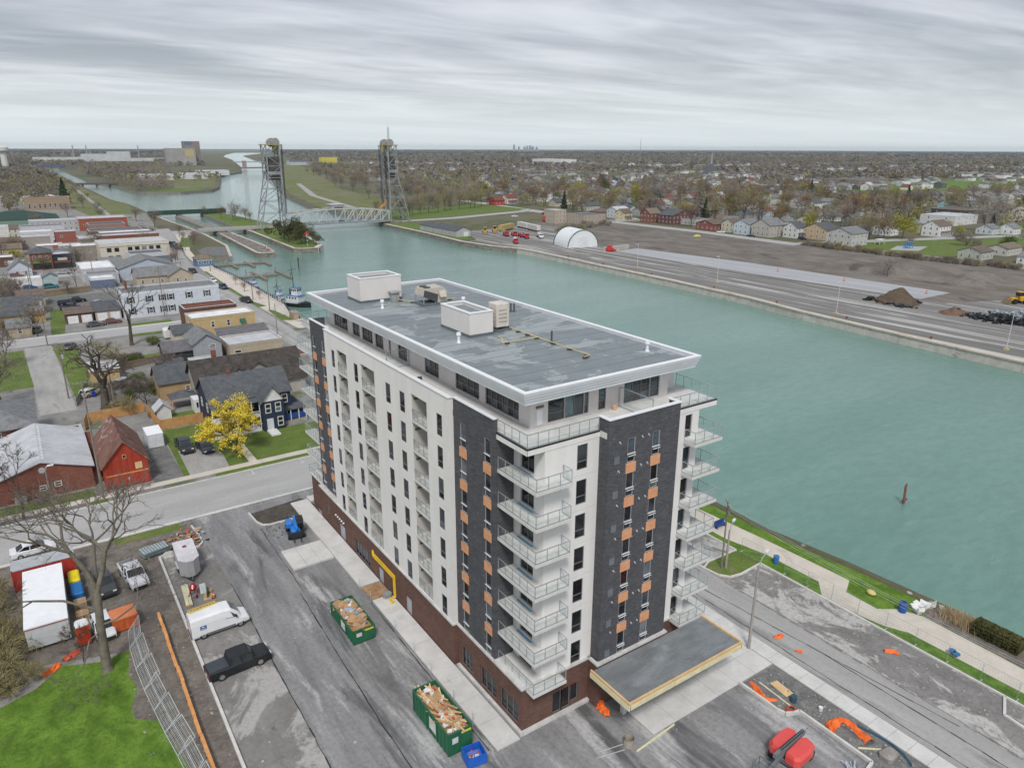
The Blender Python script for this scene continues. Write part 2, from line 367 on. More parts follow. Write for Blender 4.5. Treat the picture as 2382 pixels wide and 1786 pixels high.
grass_m = GM('lawn_grass', (.078, .150, .018), (.160, .272, .038), .6, (.225, .255, .075), .8, (.56, .72), .7, (1, .7), R(30), (.19, .165, .085), .45, (.66, .74), grain=.38, gs=9, bump=.45)
grass_m2 = GM('verge_grass', (.105, .155, .035), (.145, .205, .045), .4, (.215, .195, .10), .25, (.53, .66), .75, grain=.35, gs=7, bump=.3)
conc = GM('concrete', (.56, .55, .53), (.65, .64, .62), .6, (.45, .435, .41), .35, (.58, .74), .7, grain=.1, gs=8, bump=.04)
conc_tan = GM('tan_concrete', (.55, .50, .435), (.63, .575, .505), .4, (.40, .355, .30), .3, (.58, .74), .6, grain=.1, gs=8, bump=.04)
kerb_m = GM('kerb_concrete', (.57, .56, .53), (.68, .665, .64), .9, (.36, .34, .31), 1.1, (.60, .72), .7, grain=.15, gs=9, bump=.05)
yard_soil = GM('yard_soil', (.07, .06, .05), (.115, .10, .085), .6, (.15, .14, .12), .8, (.58, .7), .7, grain=.4, gs=7, bump=.3)
path_m = GM('gravel_drive', (.33, .32, .305), (.43, .42, .405), .4, (.20, .195, .18), .4, (.56, .7), .7, (1, .25), grain=.25, gs=7, bump=.1)
def sheet(name, poly, z, mat):
    return struct(name, poly_mesh(MB(), poly, None, z), mat)
def rect(x0, x1, y0, y1): return [(x0, y0), (x1, y0), (x1, y1), (x0, y1)]
sheet('town_ground', [(-420, -140), (34, -140), (34, 285), (42, 420), (56, 560), (30, 700), (-420, 700)], .004, town_g)
sheet('site_yard', rect(-20.1, 24.4, -60, 53.9), .008, asph_site)
sheet('car_park', [(-20.1, -60), (-14.4, -60), (-14.4, 36), (-14.7, 46), (-20.1, 46)], .012, asph_lot)
sheet('dirt_strip', [(-26.5, -60), (-20.1, -60), (-20.1, 46.2), (-15.2, 46.2), (-15.2, 53.9), (-36, 53.9), (-36, 33), (-26.5, 30)], .012, dirt)
sheet('lawn', [(-80, -60), (-22.9, -60), (-23.6, 12), (-24.2, 15), (-24.7, 18.4), (-26.3, 19.6), (-26.4, 21.2), (-25.6, 23.6), (-26.0, 26), (-25.4, 29.8), (-28, 29.5), (-31, 30.8), (-33.2, 28.6), (-36, 27.5), (-39, 33), (-60, 40), (-80, 44)], .016, grass_m)
sheet('street', rect(-260, 25, 54.4, 65.2), .010, asph_road)
sheet('sidewalk_street', rect(-260, 22, 66.9, 68.4), .012, conc_tan)
sheet('verge', rect(-9, 21, 65.3, 66.85), .014, grass_m2); sheet('verge', rect(-60, -24.5, 68.45, 71.3), .015, grass_m2)
sheet('verge', rect(-25.3, -23.2, 65.3, 66.8), .014, grass_m2)
sheet('apron', rect(-120, -26, 65.25, 66.85), .013, gravel_dk)
sheet('verge', rect(-24, -16.4, 52.0, 53.7), .018, grass_m2)
sheet('garden_lawn', [(-13.0, 68.45), (21, 68.45), (21, 80), (5, 80), (5, 82), (-6, 84), (-6, 89.9), (-12.6, 89.9)], .014, grass_m2)
sheet('driveway', [(-12.2, 68.4), (-6.6, 68.4), (-6.2, 74), (-7.2, 79), (-11.9, 79)], .018, path_m); sheet('driveway', rect(-17.0, -13.0, 68.4, 82), .018, gravel_dk)
sheet('garden_path', [(-3.6, 68.4), (-2.4, 68.4), (-2.4, 76), (-3.6, 76)], .019, conc_tan)
# second cross street and its verges, further lanes
sheet('side_street', rect(-260, 22.5, 167.3, 175.5), .010, asph_road); sheet('verge', rect(-7, 5, 164.2, 167.1), .013, grass_m2); sheet('verge', rect(-6, 5.0, 177.2, 180.5), .013, grass_m2)
sheet('sidewalk_side', rect(-120, 22, 175.7, 177.1), .012, conc); sheet('verge', [(-60, 130), (-29.5, 130), (-30.5, 164), (-60, 164)], .013, grass_m2); sheet('verge', [(-23.2, 118), (-19.6, 118), (-19.9, 163), (-24.4, 163)], .013, grass_m2)
sheet('verge', [(-24, 178), (-21, 178), (-18, 212), (-22.5, 214)], .013, grass_m2); sheet('gravel_lane', [(-29.4, 110), (-23.5, 110), (-24.6, 166), (-30.2, 166)], .012, path_m)
sheet('side_street', rect(-260, -4, 279, 292), .010, asph_road); sheet('parking_area', rect(-22, -3, 196, 236), .011, gravel_dk)
sheet('main_street', [(-260, 404), (40, 404), (62, 405), (62, 424), (40, 424), (-260, 424)], .010, asph_road)
sheet('waterfront_road', [(26.4, -80), (31.6, -80), (31.6, 60), (30, 130), (29.5, 260), (34, 312), (46, 395), (50, 440), (43, 440), (29, 340), (22, 249), (21.2, 207), (23, 178), (24.3, 130), (24.6, 60), (26.4, 40)], .014, asph_road_y)
sheet('waterside_lot', rect(31.75, 37.9, -80, 5.4), .012, asph_worn); sheet('waterside_lot', rect(31.7, 37.9, 9.2, 60), .012, asph_worn)
sheet('promenade', [(31.5, 150), (36, 150), (35.8, 158), (35.2, 170), (37.8, 182), (38, 209), (38.3, 241), (36.8, 272), (36, 290), (40, 330), (52, 395), (60.5, 404), (47, 404), (40, 350), (35, 312), (31.8, 262), (31, 214), (30.4, 190), (31, 165)], .016, conc_tan)
for p in ([(30.3, 183), (33, 184), (30.9, 195), (30.2, 195)], [(30.4, 225), (31.6, 225), (32.6, 262), (31.7, 263)], [(30.6, 162), (33.8, 160), (33, 176), (31.4, 178)], [(30.6, 118), (35, 115), (33.5, 139), (30.6, 140)], [(38, 345), (44, 343), (50, 385), (47, 388)], [(30.2, 200), (31.3, 200), (31.5, 222), (30.3, 222)]): sheet('verge', p, .022, grass_m2)
sheet('boat_ramp', [(42, 312), (48, 303), (51, 303), (57, 335), (50, 340), (42.5, 327)], .024, gravel_dk)
# waterside walk and lawns in front of the block
sheet('bank_lawn', [(38.1, -80), (47, -80), (47, -15), (46.3, -9), (46, -2.9), (44.9, 6.5), (44.6, 19), (45, 60), (38.1, 60)], .010, grass_m)
walk = [(42.4, 60), (42.4, 18.8), (43.1, 8.5), (43.5, -2.3), (41.1, -3.4), (41.0, -7.0), (42.75, -8.3), (43.7, -10.4), (43.4, -20), (43.2, -80), (40.2, -80), (39.9, -21.5), (39.8, -11), (38.8, -9), (38.2, -5.3), (38.15, -2.4), (40.4, -.5), (40.3, 6.4), (39.2, 11.6), (39.2, 60)]
sheet('waterside_walk', walk, .018, conc_tan)
sheet('shrub_bed', [(43.8, -10.6), (46.3, -9.3), (47, -15), (47, -60), (43.3, -60), (43.5, -20)], .014, dirt)
mb = MB(); rows = [(-80, 47.2), (-30, 47.2), (-15, 47.0), (-8, 46.3), (0, 46.2), (10, 45.0), (20, 45.0), (60, 45.2), (155, 45.2)]
for (y0, a), (y1, b) in zip(rows, rows[1:]): mb.quad((a, y0, .03), (b, y1, .03), (b + 4.6, y1, WZ - .3), (a + 4.6, y0, WZ - .3))
rip = GM('bank_stone', (.28, .265, .24), (.42, .40, .365), .9, (.17, .165, .145), .8, (.55, .66), .7, grain=.5, gs=4, bump=.5)
struct('bank', MB().add(mb.v, [f[::-1] for f in mb.f]), rip)
# kerbs
kb = MB
def kerb(pts, w=.16, h=.15, z=0, name='kerb'):
    mb = MB()
    for (ax, ay), (bx, by) in zip(pts, pts[1:]):
        d = math.hypot(bx - ax, by - ay); nx, ny = -(by - ay) / d * w / 2, (bx - ax) / d * w / 2
        mb.prism([(ax + nx, ay + ny), (ax - nx, ay - ny), (bx - nx, by - ny), (bx + nx, by + ny)], z, z + h)
    return struct(name, mb, kerb_m)
kerb([(-60, 65.25), (22, 65.25)]); kerb([(-36, 54.2), (24, 54.2)], .5, .10)
kerb([(-20.05, -40), (-20.05, 46.0), (-18.6, 46.0)], .24, .3); kerb([(-15.3, 52), (-15.0, 48), (-15.05, 46.9), (-15.6, 46.2), (-16.4, 46.1)], .2, .2)
kerb([(-8.3, 51.4), (-8.1, 48.4), (-7.7, 47.2), (-6.9, 46.75), (-2.85, 46.6), (-2.7, 39.7)], .2, .2)
kerb([(37.95, -80), (37.95, 5.4)], .2, .18); kerb([(38.0, 9.1), (38, 60)], .2, .18); kerb([(31.65, 60), (31.65, 9.4)], .15, .12)
kerb([(31.7, 30), (31.75, 8.4), (32.0, 6.6), (32.8, 5.6), (34.3, 5.3), (37.9, 5.5)], .22, .18); kerb([(38.0, 9.05), (33.2, 9.15), (31.9, 8.6)], .18, .18)
kerb([(19.75, -6.3), (19.75, -10.3), (19.95, -11.0), (20.6, -11.4), (21.2, -11.5), (21.15, -18.1), (19.4, -18.4)], .22, .3)
sheet('island_grass', [(32.0, 8.5), (32.2, 6.8), (32.9, 5.8), (34.3, 5.45), (37.8, 5.65), (37.8, 9.0), (33.2, 9.0)], .09, grass_m2)
sheet('planter_gravel', [(19.85, -6.4), (24.45, -6.4), (24.45, -60), (21.2, -60), (21.1, -11.6), (20.6, -11.5), (19.9, -10.9)], .016, gravel_dk)
sheet('planter_soil', [(-8.2, 51.2), (-8, 48.4), (-7.6, 47.3), (-6.9, 46.9), (-2.75, 46.75), (-2.7, 42.5), (-1.4, 42.7), (.2, 48.5), (-1, 52)], .014, yard_soil)
kerb([(37.9, -24.2), (35.6, -24.4), (35.2, -23.6), (35.5, -21.6), (37.9, -20.6)], .22, .18)
# concrete walks laid in separate slabs
slab_cache = {}
def slabs(parent, x0, x1, y0, y1, nx, ny, z=0, h=.07, mat=conc, gap=.03):
    w, d = (x1 - x0) / nx - gap, (y1 - y0) / ny - gap; k = (round(w, 3), round(d, 3), h, mat.name)
    if k not in slab_cache: slab_cache[k] = MB().box(0, w, 0, d, 0, h).mesh('slab', mat)
    for i in range(nx):
        for j in range(ny): obj('slab', slab_cache[k], parent, (x0 + i * (x1 - x0) / nx + gap / 2, y0 + j * (y1 - y0) / ny + gap / 2, z + random.uniform(-.004, .004)))
sw = struct('sidewalk_right', MB().box(24.5, 26.3, -60, 50, .0, .03), gravel_dk); slabs(sw, 24.5, 26.28, -59, 1.0, 1, 36, .032, .10); slabs(sw, 24.5, 26.28, 1.0, 50, 1, 16, .032, .10)
pz = struct('entrance_plaza', MB().box(8.95, 24.45, -6.3, 1.0, .0, .025), gravel_dk); slabs(pz, 8.95, 19.6, -6.3, -1.3, 4, 2, .026, .09); slabs(pz, 19.6, 24.45, -6.3, 1.0, 2, 3, .026, .09)
lw = struct('sidewalk_left', MB().box(-2.8, -.45, 0, 24.0, .0, .025), gravel_dk); slabs(lw, -2.75, -.5, -.5, 24.0, 1, 8, .026, .16); slabs(lw, -2.85, -.5, 27.0, 50.9, 1, 5, .026, .2)
slabs(lw, -7.8, -2.9, 34.5, 39.2, 3, 2, .026, .22); slabs(lw, -.4, 2.2, 50.0, 51.6, 1, 1, .026, .2); slabs(lw, 1.0, 8.0, 52.0, 53.2, 2, 1, .026, .15)
# road paint on the waterfront road and street
wp = P((.62, .62, .60), .8, var=.3)
mk = MB()
for y in range(140, 232, 8): mk.box(29.0 - 1.9, 29.0 - .2, y, y + .16, .0185, .0195)
for y in range(136, 330, 9): mk.box(25.8, 25.95, y, y + 5, .0185, .0195)
for x in (-34.5, -27.5, -4.3, 3.2): mk.box(x, x + .14, 63.4, 65.0, .0145, .0155); mk.box(x - .5, x + .6, 63.4, 63.52, .0145, .0155)
struct('road_marking', mk, wp, 'stuff')
gravel_lt = GM('old_kerb', (.25, .24, .23), (.36, .35, .335), .8, (.14, .135, .13), .9, (.5, .65), .8, grain=.3, gs=6)
# long expansion joint and old kerb line in the worn road
mb = MB()
for i in range(40):
    if random.random() < .25: continue
    y = -62 + i * 1.7; mb.box(31.52 + random.uniform(-.07, .05), 31.72 + random.uniform(-.06, .06), y, y + 1.4 + random.uniform(-.6, .2), .02, .06 + random.uniform(0, .04))
struct('broken_kerb', mb, gravel_lt, 'stuff')
# asphalt seams: cut edges between old and new paving
sm = P((.045, .045, .045), .9)
def seam(pts, w=.12, z=.0165):
    mb = MB()
    for (ax, ay), (bx, by) in zip(pts, pts[1:]):
        n = max(1, int(math.hypot(bx - ax, by - ay) / 1.2)); px, py = ax, ay
        for k in range(1, n + 1):
            qx, qy = ax + (bx - ax) * k / n + random.uniform(-.05, .05), ay + (by - ay) * k / n + random.uniform(-.05, .05)
            d = math.hypot(qx - px, qy - py); ww = w * random.uniform(.5, 1.4) / 2; nx, ny = -(qy - py) / d * ww, (qx - px) / d * ww
            mb.quad((px - nx, py - ny, z), (qx - nx, qy - ny, z), (qx + nx, qy + ny, z), (px + nx, py + ny, z)); px, py = qx, qy
    return mb
s_ = MB()
for pts in ([(-14.4, 36), (-14.4, -20)], [(-8.6, 30), (-9.2, 8), (-8.8, -20)], [(-8.1, 46.5), (-8.2, 30)], [(-2.95, 24), (-3.2, 0)], [(27.2, 20), (27.0, -60)], [(29.8, -8), (29.5, -50)], [(28.5, 6), (31, -20)]):
    t = seam(pts, .10, .0195); s_.add(t.v, t.f)
struct('paving_seam', s_, sm, 'stuff')

# grit, broken stones and litter strewn over dirt and yard
for nm, n, bx, col in (('litter', 420, (-26, -20.4, -10, 50), (.34, .32, .29)), ('litter', 260, (-19, 22, -20, 50), (.45, .44, .42)), ('rubble_grit', 300, (32, 37.6, -40, 4), (.42, .40, .37)), ('rubble_grit', 220, (19.9, 24.3, -24, -6.6), (.36, .35, .33)), ('rubble_grit', 160, (-8, -2.9, 42.8, 51), (.12, .11, .10))):
    b = MB()
    for i in range(n):
        x, y = random.uniform(bx[0], bx[1]), random.uniform(bx[2], bx[3]); a = random.uniform(.05, .2) * (1.6 if random.random() < .08 else 1)
        if -.6 < x < 20 and y > -1.4: continue
        b.rbox((x, y, .03), a, a * random.uniform(.3, 1), a * .4, random.uniform(0, 3), random.uniform(-.3, .3))
    tag(b.build(nm, P(col, .9, var=.5, sc=3)), kind='stuff')

# ================================================================ the apartment block
stucco = streak_mat('stucco', (.72, .70, .68), (.80, .785, .765), (.58, .56, .54), .12, .5, .9, (.6, .8), .35)
stucco_p = streak_mat('stucco_warm', (.66, .63, .60), (.72, .69, .665), (.55, .53, .50), .3, .6, .9, (.6, .8), .3)
dark_brick = brick_mat('charcoal_brick', (.092, .093, .104), (.145, .145, .158), (.060, .060, .066), .38, .10, .35, .6)
base_brick = brick_mat('brown_brick', (.145, .072, .054), (.205, .105, .078), (.14, .105, .09), .38, .10, .4, .15)
stone = P((.58, .57, .55), .85, var=.18)
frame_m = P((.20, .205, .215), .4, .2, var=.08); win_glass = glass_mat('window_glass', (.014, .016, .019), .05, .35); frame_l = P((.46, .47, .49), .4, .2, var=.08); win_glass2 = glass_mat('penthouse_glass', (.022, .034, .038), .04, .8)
clear = clear_mat('balcony_glass', (.95, .978, .975), .05, .03); rail_m = P((.50, .53, .55), .35, .6, var=.06)
orange_m = GM('orange_panel', (.66, .32, .175), (.74, .385, .22), 1.5, (.55, .25, .13), .8, (.55, .7), .5, grain=.12, gs=14, rough=.6, bump=0)
slab_m = streak_mat('balcony_concrete', (.56, .55, .53), (.68, .67, .65), (.42, .40, .37), .5, .8, .9, (.58, .75), .6)
metal_l = P((.74, .76, .79), .42, .25, var=.06, sc=.5)
coping_m = P((.86, .87, .89), .4, .1, var=.05)
shade_lining = streak_mat('loggia_shade_render', (.50, .475, .45), (.57, .545, .515), (.42, .40, .375), .3, .6, .9, (.6, .8), .3)  # loggia walls coloured darker than the facade to carry the recess shade
T = thing('apartment_building', 'nine storey white and charcoal brick apartment block with glass balconies and overhanging flat roof', 'apartment building')
heads = [24.6 - 3 * k for k in range(7)]
TF = 25.4; PT = 26.5
# ---- left facade, white section with loggias
wx = -.35
wins = [(11.65, 12.65), (18.8, 19.9), (21.9, 23.0), (29.85, 30.9), (36.45, 37.4)]
logs = [(14.4, 17.5), (25.6, 29.1), (32.9, 35.75)]
ops = [(a, b, h - 2.05, h, .16) for a, b in wins for h in heads] + [(a, b, 4.55, 24.95, .12) for a, b in logs]
m = MB(); wall_open(m, 'x', wx, 10.45, 39.4, 4.5, PT, ops)
m.quad((wx, 10.45, 4.5), (.1, 10.45, 4.5), (.1, 10.45, PT), (wx, 10.45, PT)); m.quad((.1, 39.4, 4.5), (wx, 39.4, 4.5), (wx, 39.4, PT), (.1, 39.4, PT))
m.build('stucco_wall', stucco, T)
for a, b in wins:
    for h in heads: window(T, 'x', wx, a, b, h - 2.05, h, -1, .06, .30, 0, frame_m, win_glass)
_gc = {}
def guard(parent, pts, z, step=1.15, h=1.07, off=0.0):
    """glass guard along a polyline: posts, panels and a rail, each an own piece"""
    key = (tuple(pts), step, h)
    if key not in _gc:
        L_ = []; rail = MB()
        for (ax, ay), (bx, by) in zip(pts, pts[1:]):
            d = math.hypot(bx - ax, by - ay); n = max(1, round(d / step))
            rail.bar((ax, ay, h), (bx, by, h), .06, .05); rail.bar((ax, ay, .09), (bx, by, .09), .04, .04)
            for k in range(n):
                p = (ax + (bx - ax) * k / n, ay + (by - ay) * k / n); q = (ax + (bx - ax) * (k + 1) / n, ay + (by - ay) * (k + 1) / n)
                L_.append(('glass_panel', MB().quad((*p, .11), (*q, .11), (*q, h - .02), (*p, h - .02)).mesh('glass_panel', clear)))
                L_.append(('post', MB().box(p[0] - .022, p[0] + .022, p[1] - .022, p[1] + .022, 0, h).mesh('post', rail_m)))
        L_.append(('post', MB().box(q[0] - .022, q[0] + .022, q[1] - .022, q[1] + .022, 0, h).mesh('post', rail_m)))
        L_.append(('rail', rail.mesh('rail', rail_m)))
        _gc[key] = L_
    for n, me in _gc[key]: obj(n, me, parent, (0, 0, z))
grille_me = MB().box(0, .75, -.03, .02, 0, .22).mesh('grille', P((.16, .15, .14), .7))
for a, b in logs:
    q = MB(); x0_, x1_ = wx + .12, wx + 2.1
    q.quad((x1_, b, 4.55), (x1_, a, 4.55), (x1_, a, 24.95), (x1_, b, 24.95)); q.quad((x0_, a, 4.55), (x0_, a, 24.95), (x1_, a, 24.95), (x1_, a, 4.55)); q.quad((x0_, b, 4.55), (x1_, b, 4.55), (x1_, b, 24.95), (x0_, b, 24.95)); q.quad((x0_, a, 24.95), (x0_, b, 24.95), (x1_, b, 24.95), (x1_, a, 24.95)); q.quad((x0_, a, 4.55), (x1_, a, 4.55), (x1_, b, 4.55), (x0_, b, 4.55)); q.build('loggia_shade_lining', shade_lining, T)
    sl = MB().box(wx + .02, wx + 2.08, a + .004, b - .004, -.24, 0).mesh('loggia_slab', slab_m)
    for k, h in enumerate(heads):
        f = h - 2.2
        if k < 6:
            s_ = obj('loggia_slab', sl, T, (0, 0, f)); guard(s_, [(wx + .09, a + .03), (wx + .09, b - .03)], 0, 1.0)
        else:
            guard(T, [(wx + .09, a + .03), (wx + .09, b - .03)], 4.56, 1.0)
        obj('grille', grille_me, T, (wx + .3, b - .02, f + 1.85))
        window(T, 'x', wx + 2.1, a + .4, b - .9, f + .02, f + 2.0, -1, -.06, None, 1, frame_m, win_glass, 'sliding_door')
# ---- charcoal brick sections
def brick_strip(cols, c, ax, a0, a1, returns):
    ow = []
    for a, b in cols:
        for h in heads: ow.append((a, b, h - 2.08, h, .16))
    mb = MB(); wall_open(mb, ax, c, a0, a1, 4.5, PT, ow)
    for r in returns: mb.quad(*r)
    mb.build('brick_wall', dark_brick, T)
    for a, b in cols:
        for k, h in enumerate(heads):
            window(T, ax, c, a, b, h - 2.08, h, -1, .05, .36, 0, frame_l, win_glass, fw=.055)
            if k < 6:
                a_, b_ = a - .13, b + .13
                pm = MB().box(a_, b_, c - .05, c + .02, h - 2.98, h - 2.10) if ax == 'y' else MB().box(c - .05, c + .02, a_, b_, h - 2.98, h - 2.10)
                pm.build('orange_panel', orange_m, T)
            lb = MB().box(a - .02, b + .05, c - .05, c - .004, h - 1.37, h - 1.31).box(a + .1, b + .08, c - .05, c - .004, h - 1.57, h - 1.52) if ax == 'y' else MB().box(c - .05, c - .004, a - .02, b + .03, h - 1.37, h - 1.31)
            lb.build('window_bar', coping_m, T)
brick_strip([(4.72, 5.58), (8.45, 9.35)], .1, 'x', 4.2, 10.45, [((.1, 4.2, 4.5), (2.0, 4.2, 4.5), (2.0, 4.2, 24.9), (.1, 4.2, 24.9)), ((.1, 4.2, 24.9), (.5, 4.2, 24.9), (.5, 4.2, PT), (.1, 4.2, PT))])
brick_strip([(40.85, 41.7), (43.9, 44.8)], .1, 'x', 39.4, 45.4, [((2.0, 45.4, 4.5), (.1, 45.4, 4.5), (.1, 45.4, PT), (2.0, 45.4, PT))])
brick_strip([(9.3, 10.12), (12.0, 12.82)], -1.0, 'y', 7.3, 15.0,
            [((7.3, .3, 4.5), (7.3, -1.0, 4.5), (7.3, -1.0, PT), (7.3, .3, PT)), ((15.0, -1.0, 4.5), (15.0, .3, 4.5), (15.0, .3, PT), (15.0, -1.0, PT))])
vent_f = P((.10, .105, .115), .5); vent_p = P((.17, .19, .21), .5)
anchor = MB(); anchor.box(0, .11, -.04, 0, 0, .11); anchor.box(.12, .2, -.04, 0, -.12, -.03); anchor_me = anchor.mesh('wall_anchor', P((.6, .6, .6)))
for k, h in enumerate(heads):
    f = MB().box(7.84, 8.50, -1.03, -1.002, h - 1.95, h - .95).build('vent_hatch', vent_f, T)
    MB().box(7.90, 8.44, -1.05, -1.031, h - 1.90, h - 1.25).build('hatch_door', vent_p, f)
    for x in (8.35, 10.75, 11.45): obj('wall_anchor', anchor_me, T, (x, -1.001, h - 2.35 + (2.2 if k == 0 else 2.75)))
# copings on the parapets
for x0, x1, y0, y1 in [(.02, .34, 4.12, 10.37), (.02, .34, 39.5, 45.5), (7.22, 15.08, -1.08, -.72), (7.22, 7.56, -.719, .3), (14.74, 15.08, -.719, .3)]:
    MB().box(x0, x1, y0, y1, PT, PT + .09).build('coping', coping_m, T)
MB().box(-.43, .02, 10.37, 39.48, PT, PT + .08).build('coping', coping_m, T)
MB().box(-.3, .05, 10.5, 39.35, 24.97, PT - .002).build('parapet_core', stucco, T)
for y0, y1 in ((4.21, 10.44), (39.41, 45.39)): MB().box(.12, .32, y0, y1, 24.66, PT - .002).build('parapet_core', stucco, T)
MB().box(7.32, 14.98, -.98, -.75, 24.66, PT - .002).build('parapet_core', stucco, T)
# ---- near corner, white walls of the right facade
mA = MB(); wall_open(mA, 'y', .12, 2.0, 7.3, 4.5, 25.3, [(5.1, 6.15, h - 2.1, h, .16) for h in heads])
mA.build('stucco_wall', stucco, T)
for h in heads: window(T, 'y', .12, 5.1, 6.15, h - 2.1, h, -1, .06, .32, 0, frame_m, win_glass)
mB = MB(); wall_open(mB, 'x', 2.0, .12, 4.2, 4.5, 24.9, [(1.45, 3.3, h - 2.15, h - .1, .2) for h in heads]); mB.build('stucco_wall', stucco, T)
for h in heads: window(T, 'x', 2.0, 1.45, 3.3, h - 2.15, h - .1, -1, .15, None, 1, frame_m, win_glass, 'sliding_door')
mC = MB(); wall_open(mC, 'x', 2.0, 45.4, 49.5, 4.5, 24.9, [(46.3, 48.1, h - 2.15, h - .1, .2) for h in heads]); mC.build('stucco_wall', stucco, T)
for h in heads: window(T, 'x', 2.0, 46.3, 48.1, h - 2.15, h - .1, -1, .15, None, 1, frame_m, win_glass, 'sliding_door')
mD = MB(); wall_open(mD, 'y', .1, 15.0, 18.6, 4.5, 25.3, [(16.95, 17.8, h - 2.1, h, .16) for h in heads]); mD.build('stucco_wall', stucco, T)
for h in heads: window(T, 'y', .1, 16.95, 17.8, h - 2.1, h, -1, .12, .32, 0, frame_m, win_glass)
mE = MB(); wall_open(mE, 'x', 18.6, .1, 49.5, 0, 25.3, [(2 + 6 * i, 4 + 6 * i, h - 2.1, h, .16) for i in range(8) for h in heads], sg=1); wall_open(mE, 'y', 49.5, 2.0, 18.6, 0, 25.3, [(5 + 4 * i, 6.2 + 4 * i, h - 2.1, h, .16) for i in range(3) for h in heads], sg=1)
mE.build('stucco_wall', stucco, T)
for h in heads:
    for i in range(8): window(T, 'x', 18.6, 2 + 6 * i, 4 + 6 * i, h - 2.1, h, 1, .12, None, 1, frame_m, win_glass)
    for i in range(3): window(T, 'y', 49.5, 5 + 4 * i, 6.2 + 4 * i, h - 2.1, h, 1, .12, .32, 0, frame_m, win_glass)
# ---- terrace floor with white edge band
MB().prism([(.4, .12), (7.28, .12), (7.28, -.74), (15.02, -.74), (15.02, .1), (20.7, .1), (20.7, 5), (18.6, 5), (18.6, 45), (20.7, 45), (20.7, 49.5), (.4, 49.5), (.4, 45.38), (.34, 45.38), (.34, 39.4), (.06, 39.4), (.06, 10.45), (.34, 10.45), (.34, 4.22), (.4, 4.22)], 24.9, TF).build('terrace_slab', slab_m, T)
MB().box(.36, 7.29, .08, .119, 24.86, 25.28).build('edge_band', stucco, T); MB().box(.33, .399, .08, 4.19, 24.86, 25.28).build('edge_band', stucco, T)
MB().box(15.01, 20.74, .06, .099, 24.86, 25.28).build('edge_band', stucco, T)
dk = P((.03, .03, .035), .5)
MB().box(.35, 7.29, .07, .13, 25.281, 25.42).build('drip_edge', dk, T); MB().box(.32, .38, .131, 4.19, 25.281, 25.42).build('drip_edge', dk, T); MB().box(15.01, 20.75, .05, .11, 25.281, 25.42).build('drip_edge', dk, T)
tg = obj('terrace_guard', MB().box(.38, .44, .14, 4.1, TF, TF + .05).mesh('guard_shoe', rail_m), T)
guard(tg, [(.42, 4.15), (.42, .18), (7.25, .18)], TF, 1.05)
guard(tg, [(15.1, .16), (20.66, .16), (20.66, 4.9)], TF, 1.05); guard(tg, [(.42, 45.5), (.42, 49.4), (6, 49.4)], TF, 1.05)
for ps in ([(12.2, 3.3), (12.2, -.6)], [(.5, 24.3), (2.9, 24.3)]):
    d = obj('divider_screen', MB().bar((*ps[0], TF + 1.75), (*ps[1], TF + 1.75), .07).bar((*ps[0], TF), (*ps[0], TF + 1.75), .07).bar((*ps[1], TF), (*ps[1], TF + 1.75), .07).bar((*ps[0], TF + .05), (*ps[1], TF + .05), .07).mesh('divider_screen', rail_m), T)
    MB().quad((*ps[0], TF + .1), (*ps[1], TF + .1), (*ps[1], TF + 1.7), (*ps[0], TF + 1.7)).build('glass_panel', clear, d)
# ---- balconies
near_slab = MB().prism([(.4, -1.05), (3.8, -1.05), (3.8, .115), (1.995, .115), (1.995, 4.19), (.4, 4.19)], -.26, 0).mesh('balcony', slab_m)
far_slab = MB().prism([(.0, 45.41), (1.995, 45.41), (1.995, 49.505), (3.8, 49.505), (3.8, 50.6), (.0, 50.6)], -.26, 0).mesh('balcony', slab_m)
east_slab = MB().prism([(16.9, -1.2), (20.4, -1.2), (20.4, 4.2), (18.605, 4.2), (18.605, .095), (16.9, .095)], -.26, 0).mesh('balcony', slab_m)
blue_film = P((.18, .38, .55), .5); near_film = MB().box(1.72, 1.93, 1.35, 3.4, .004, .03).mesh('blue_film', blue_film)
for k, h in enumerate(heads):
    f = h - 2.3
    b = obj('balcony', near_slab, T, (0, 0, f)); guard(b, [(.46, 4.15), (.46, -.99), (3.74, -.99), (3.74, .08)], 0, 1.1); obj('blue_film', near_film, b)
    b = obj('balcony', far_slab, T, (0, 0, f)); guard(b, [(.06, 45.45), (.06, 50.54), (3.74, 50.54)], 0, 1.1)
    b = obj('balcony', east_slab, T, (0, 0, f)); guard(b, [(16.96, .06), (16.96, -1.14), (20.34, -1.14), (20.34, 4.14)], 0, 1.1)
# ---- brown brick ground floor
mb = MB()
left_near = [(7.83, 9.78), (3.84, 6.46), (.52, 3.27)]
wall_open(mb, 'x', 0, 0, 10.45, 0, 4.35, [(a, b, .45, 2.55, .2) for a, b in left_near])
left_far = [(42.25, 43.3, 1.5, 3.0), (37.2, 39.05, .05, 2.0), (29.8, 34.2, .12, 2.15), (26.1, 27.45, .05, 1.9), (19.2, 20.6, .05, 2.0)]
wall_open(mb, 'x', -.4, 10.45, 45.4, 0, 4.35, [(*q, .2) for q in left_far]); mb.quad((-.4, 10.45, 0), (0, 10.45, 0), (0, 10.45, 4.35), (-.4, 10.45, 4.35))
right = [(3.2, 4.15), (4.15, 5.1), (5.12, 5.98)]
wall_open(mb, 'y', 0, 0, 7.0, 0, 4.35, [(a, b, .3 if i < 2 else .6, 2.45, .2) for i, (a, b) in enumerate(right)])
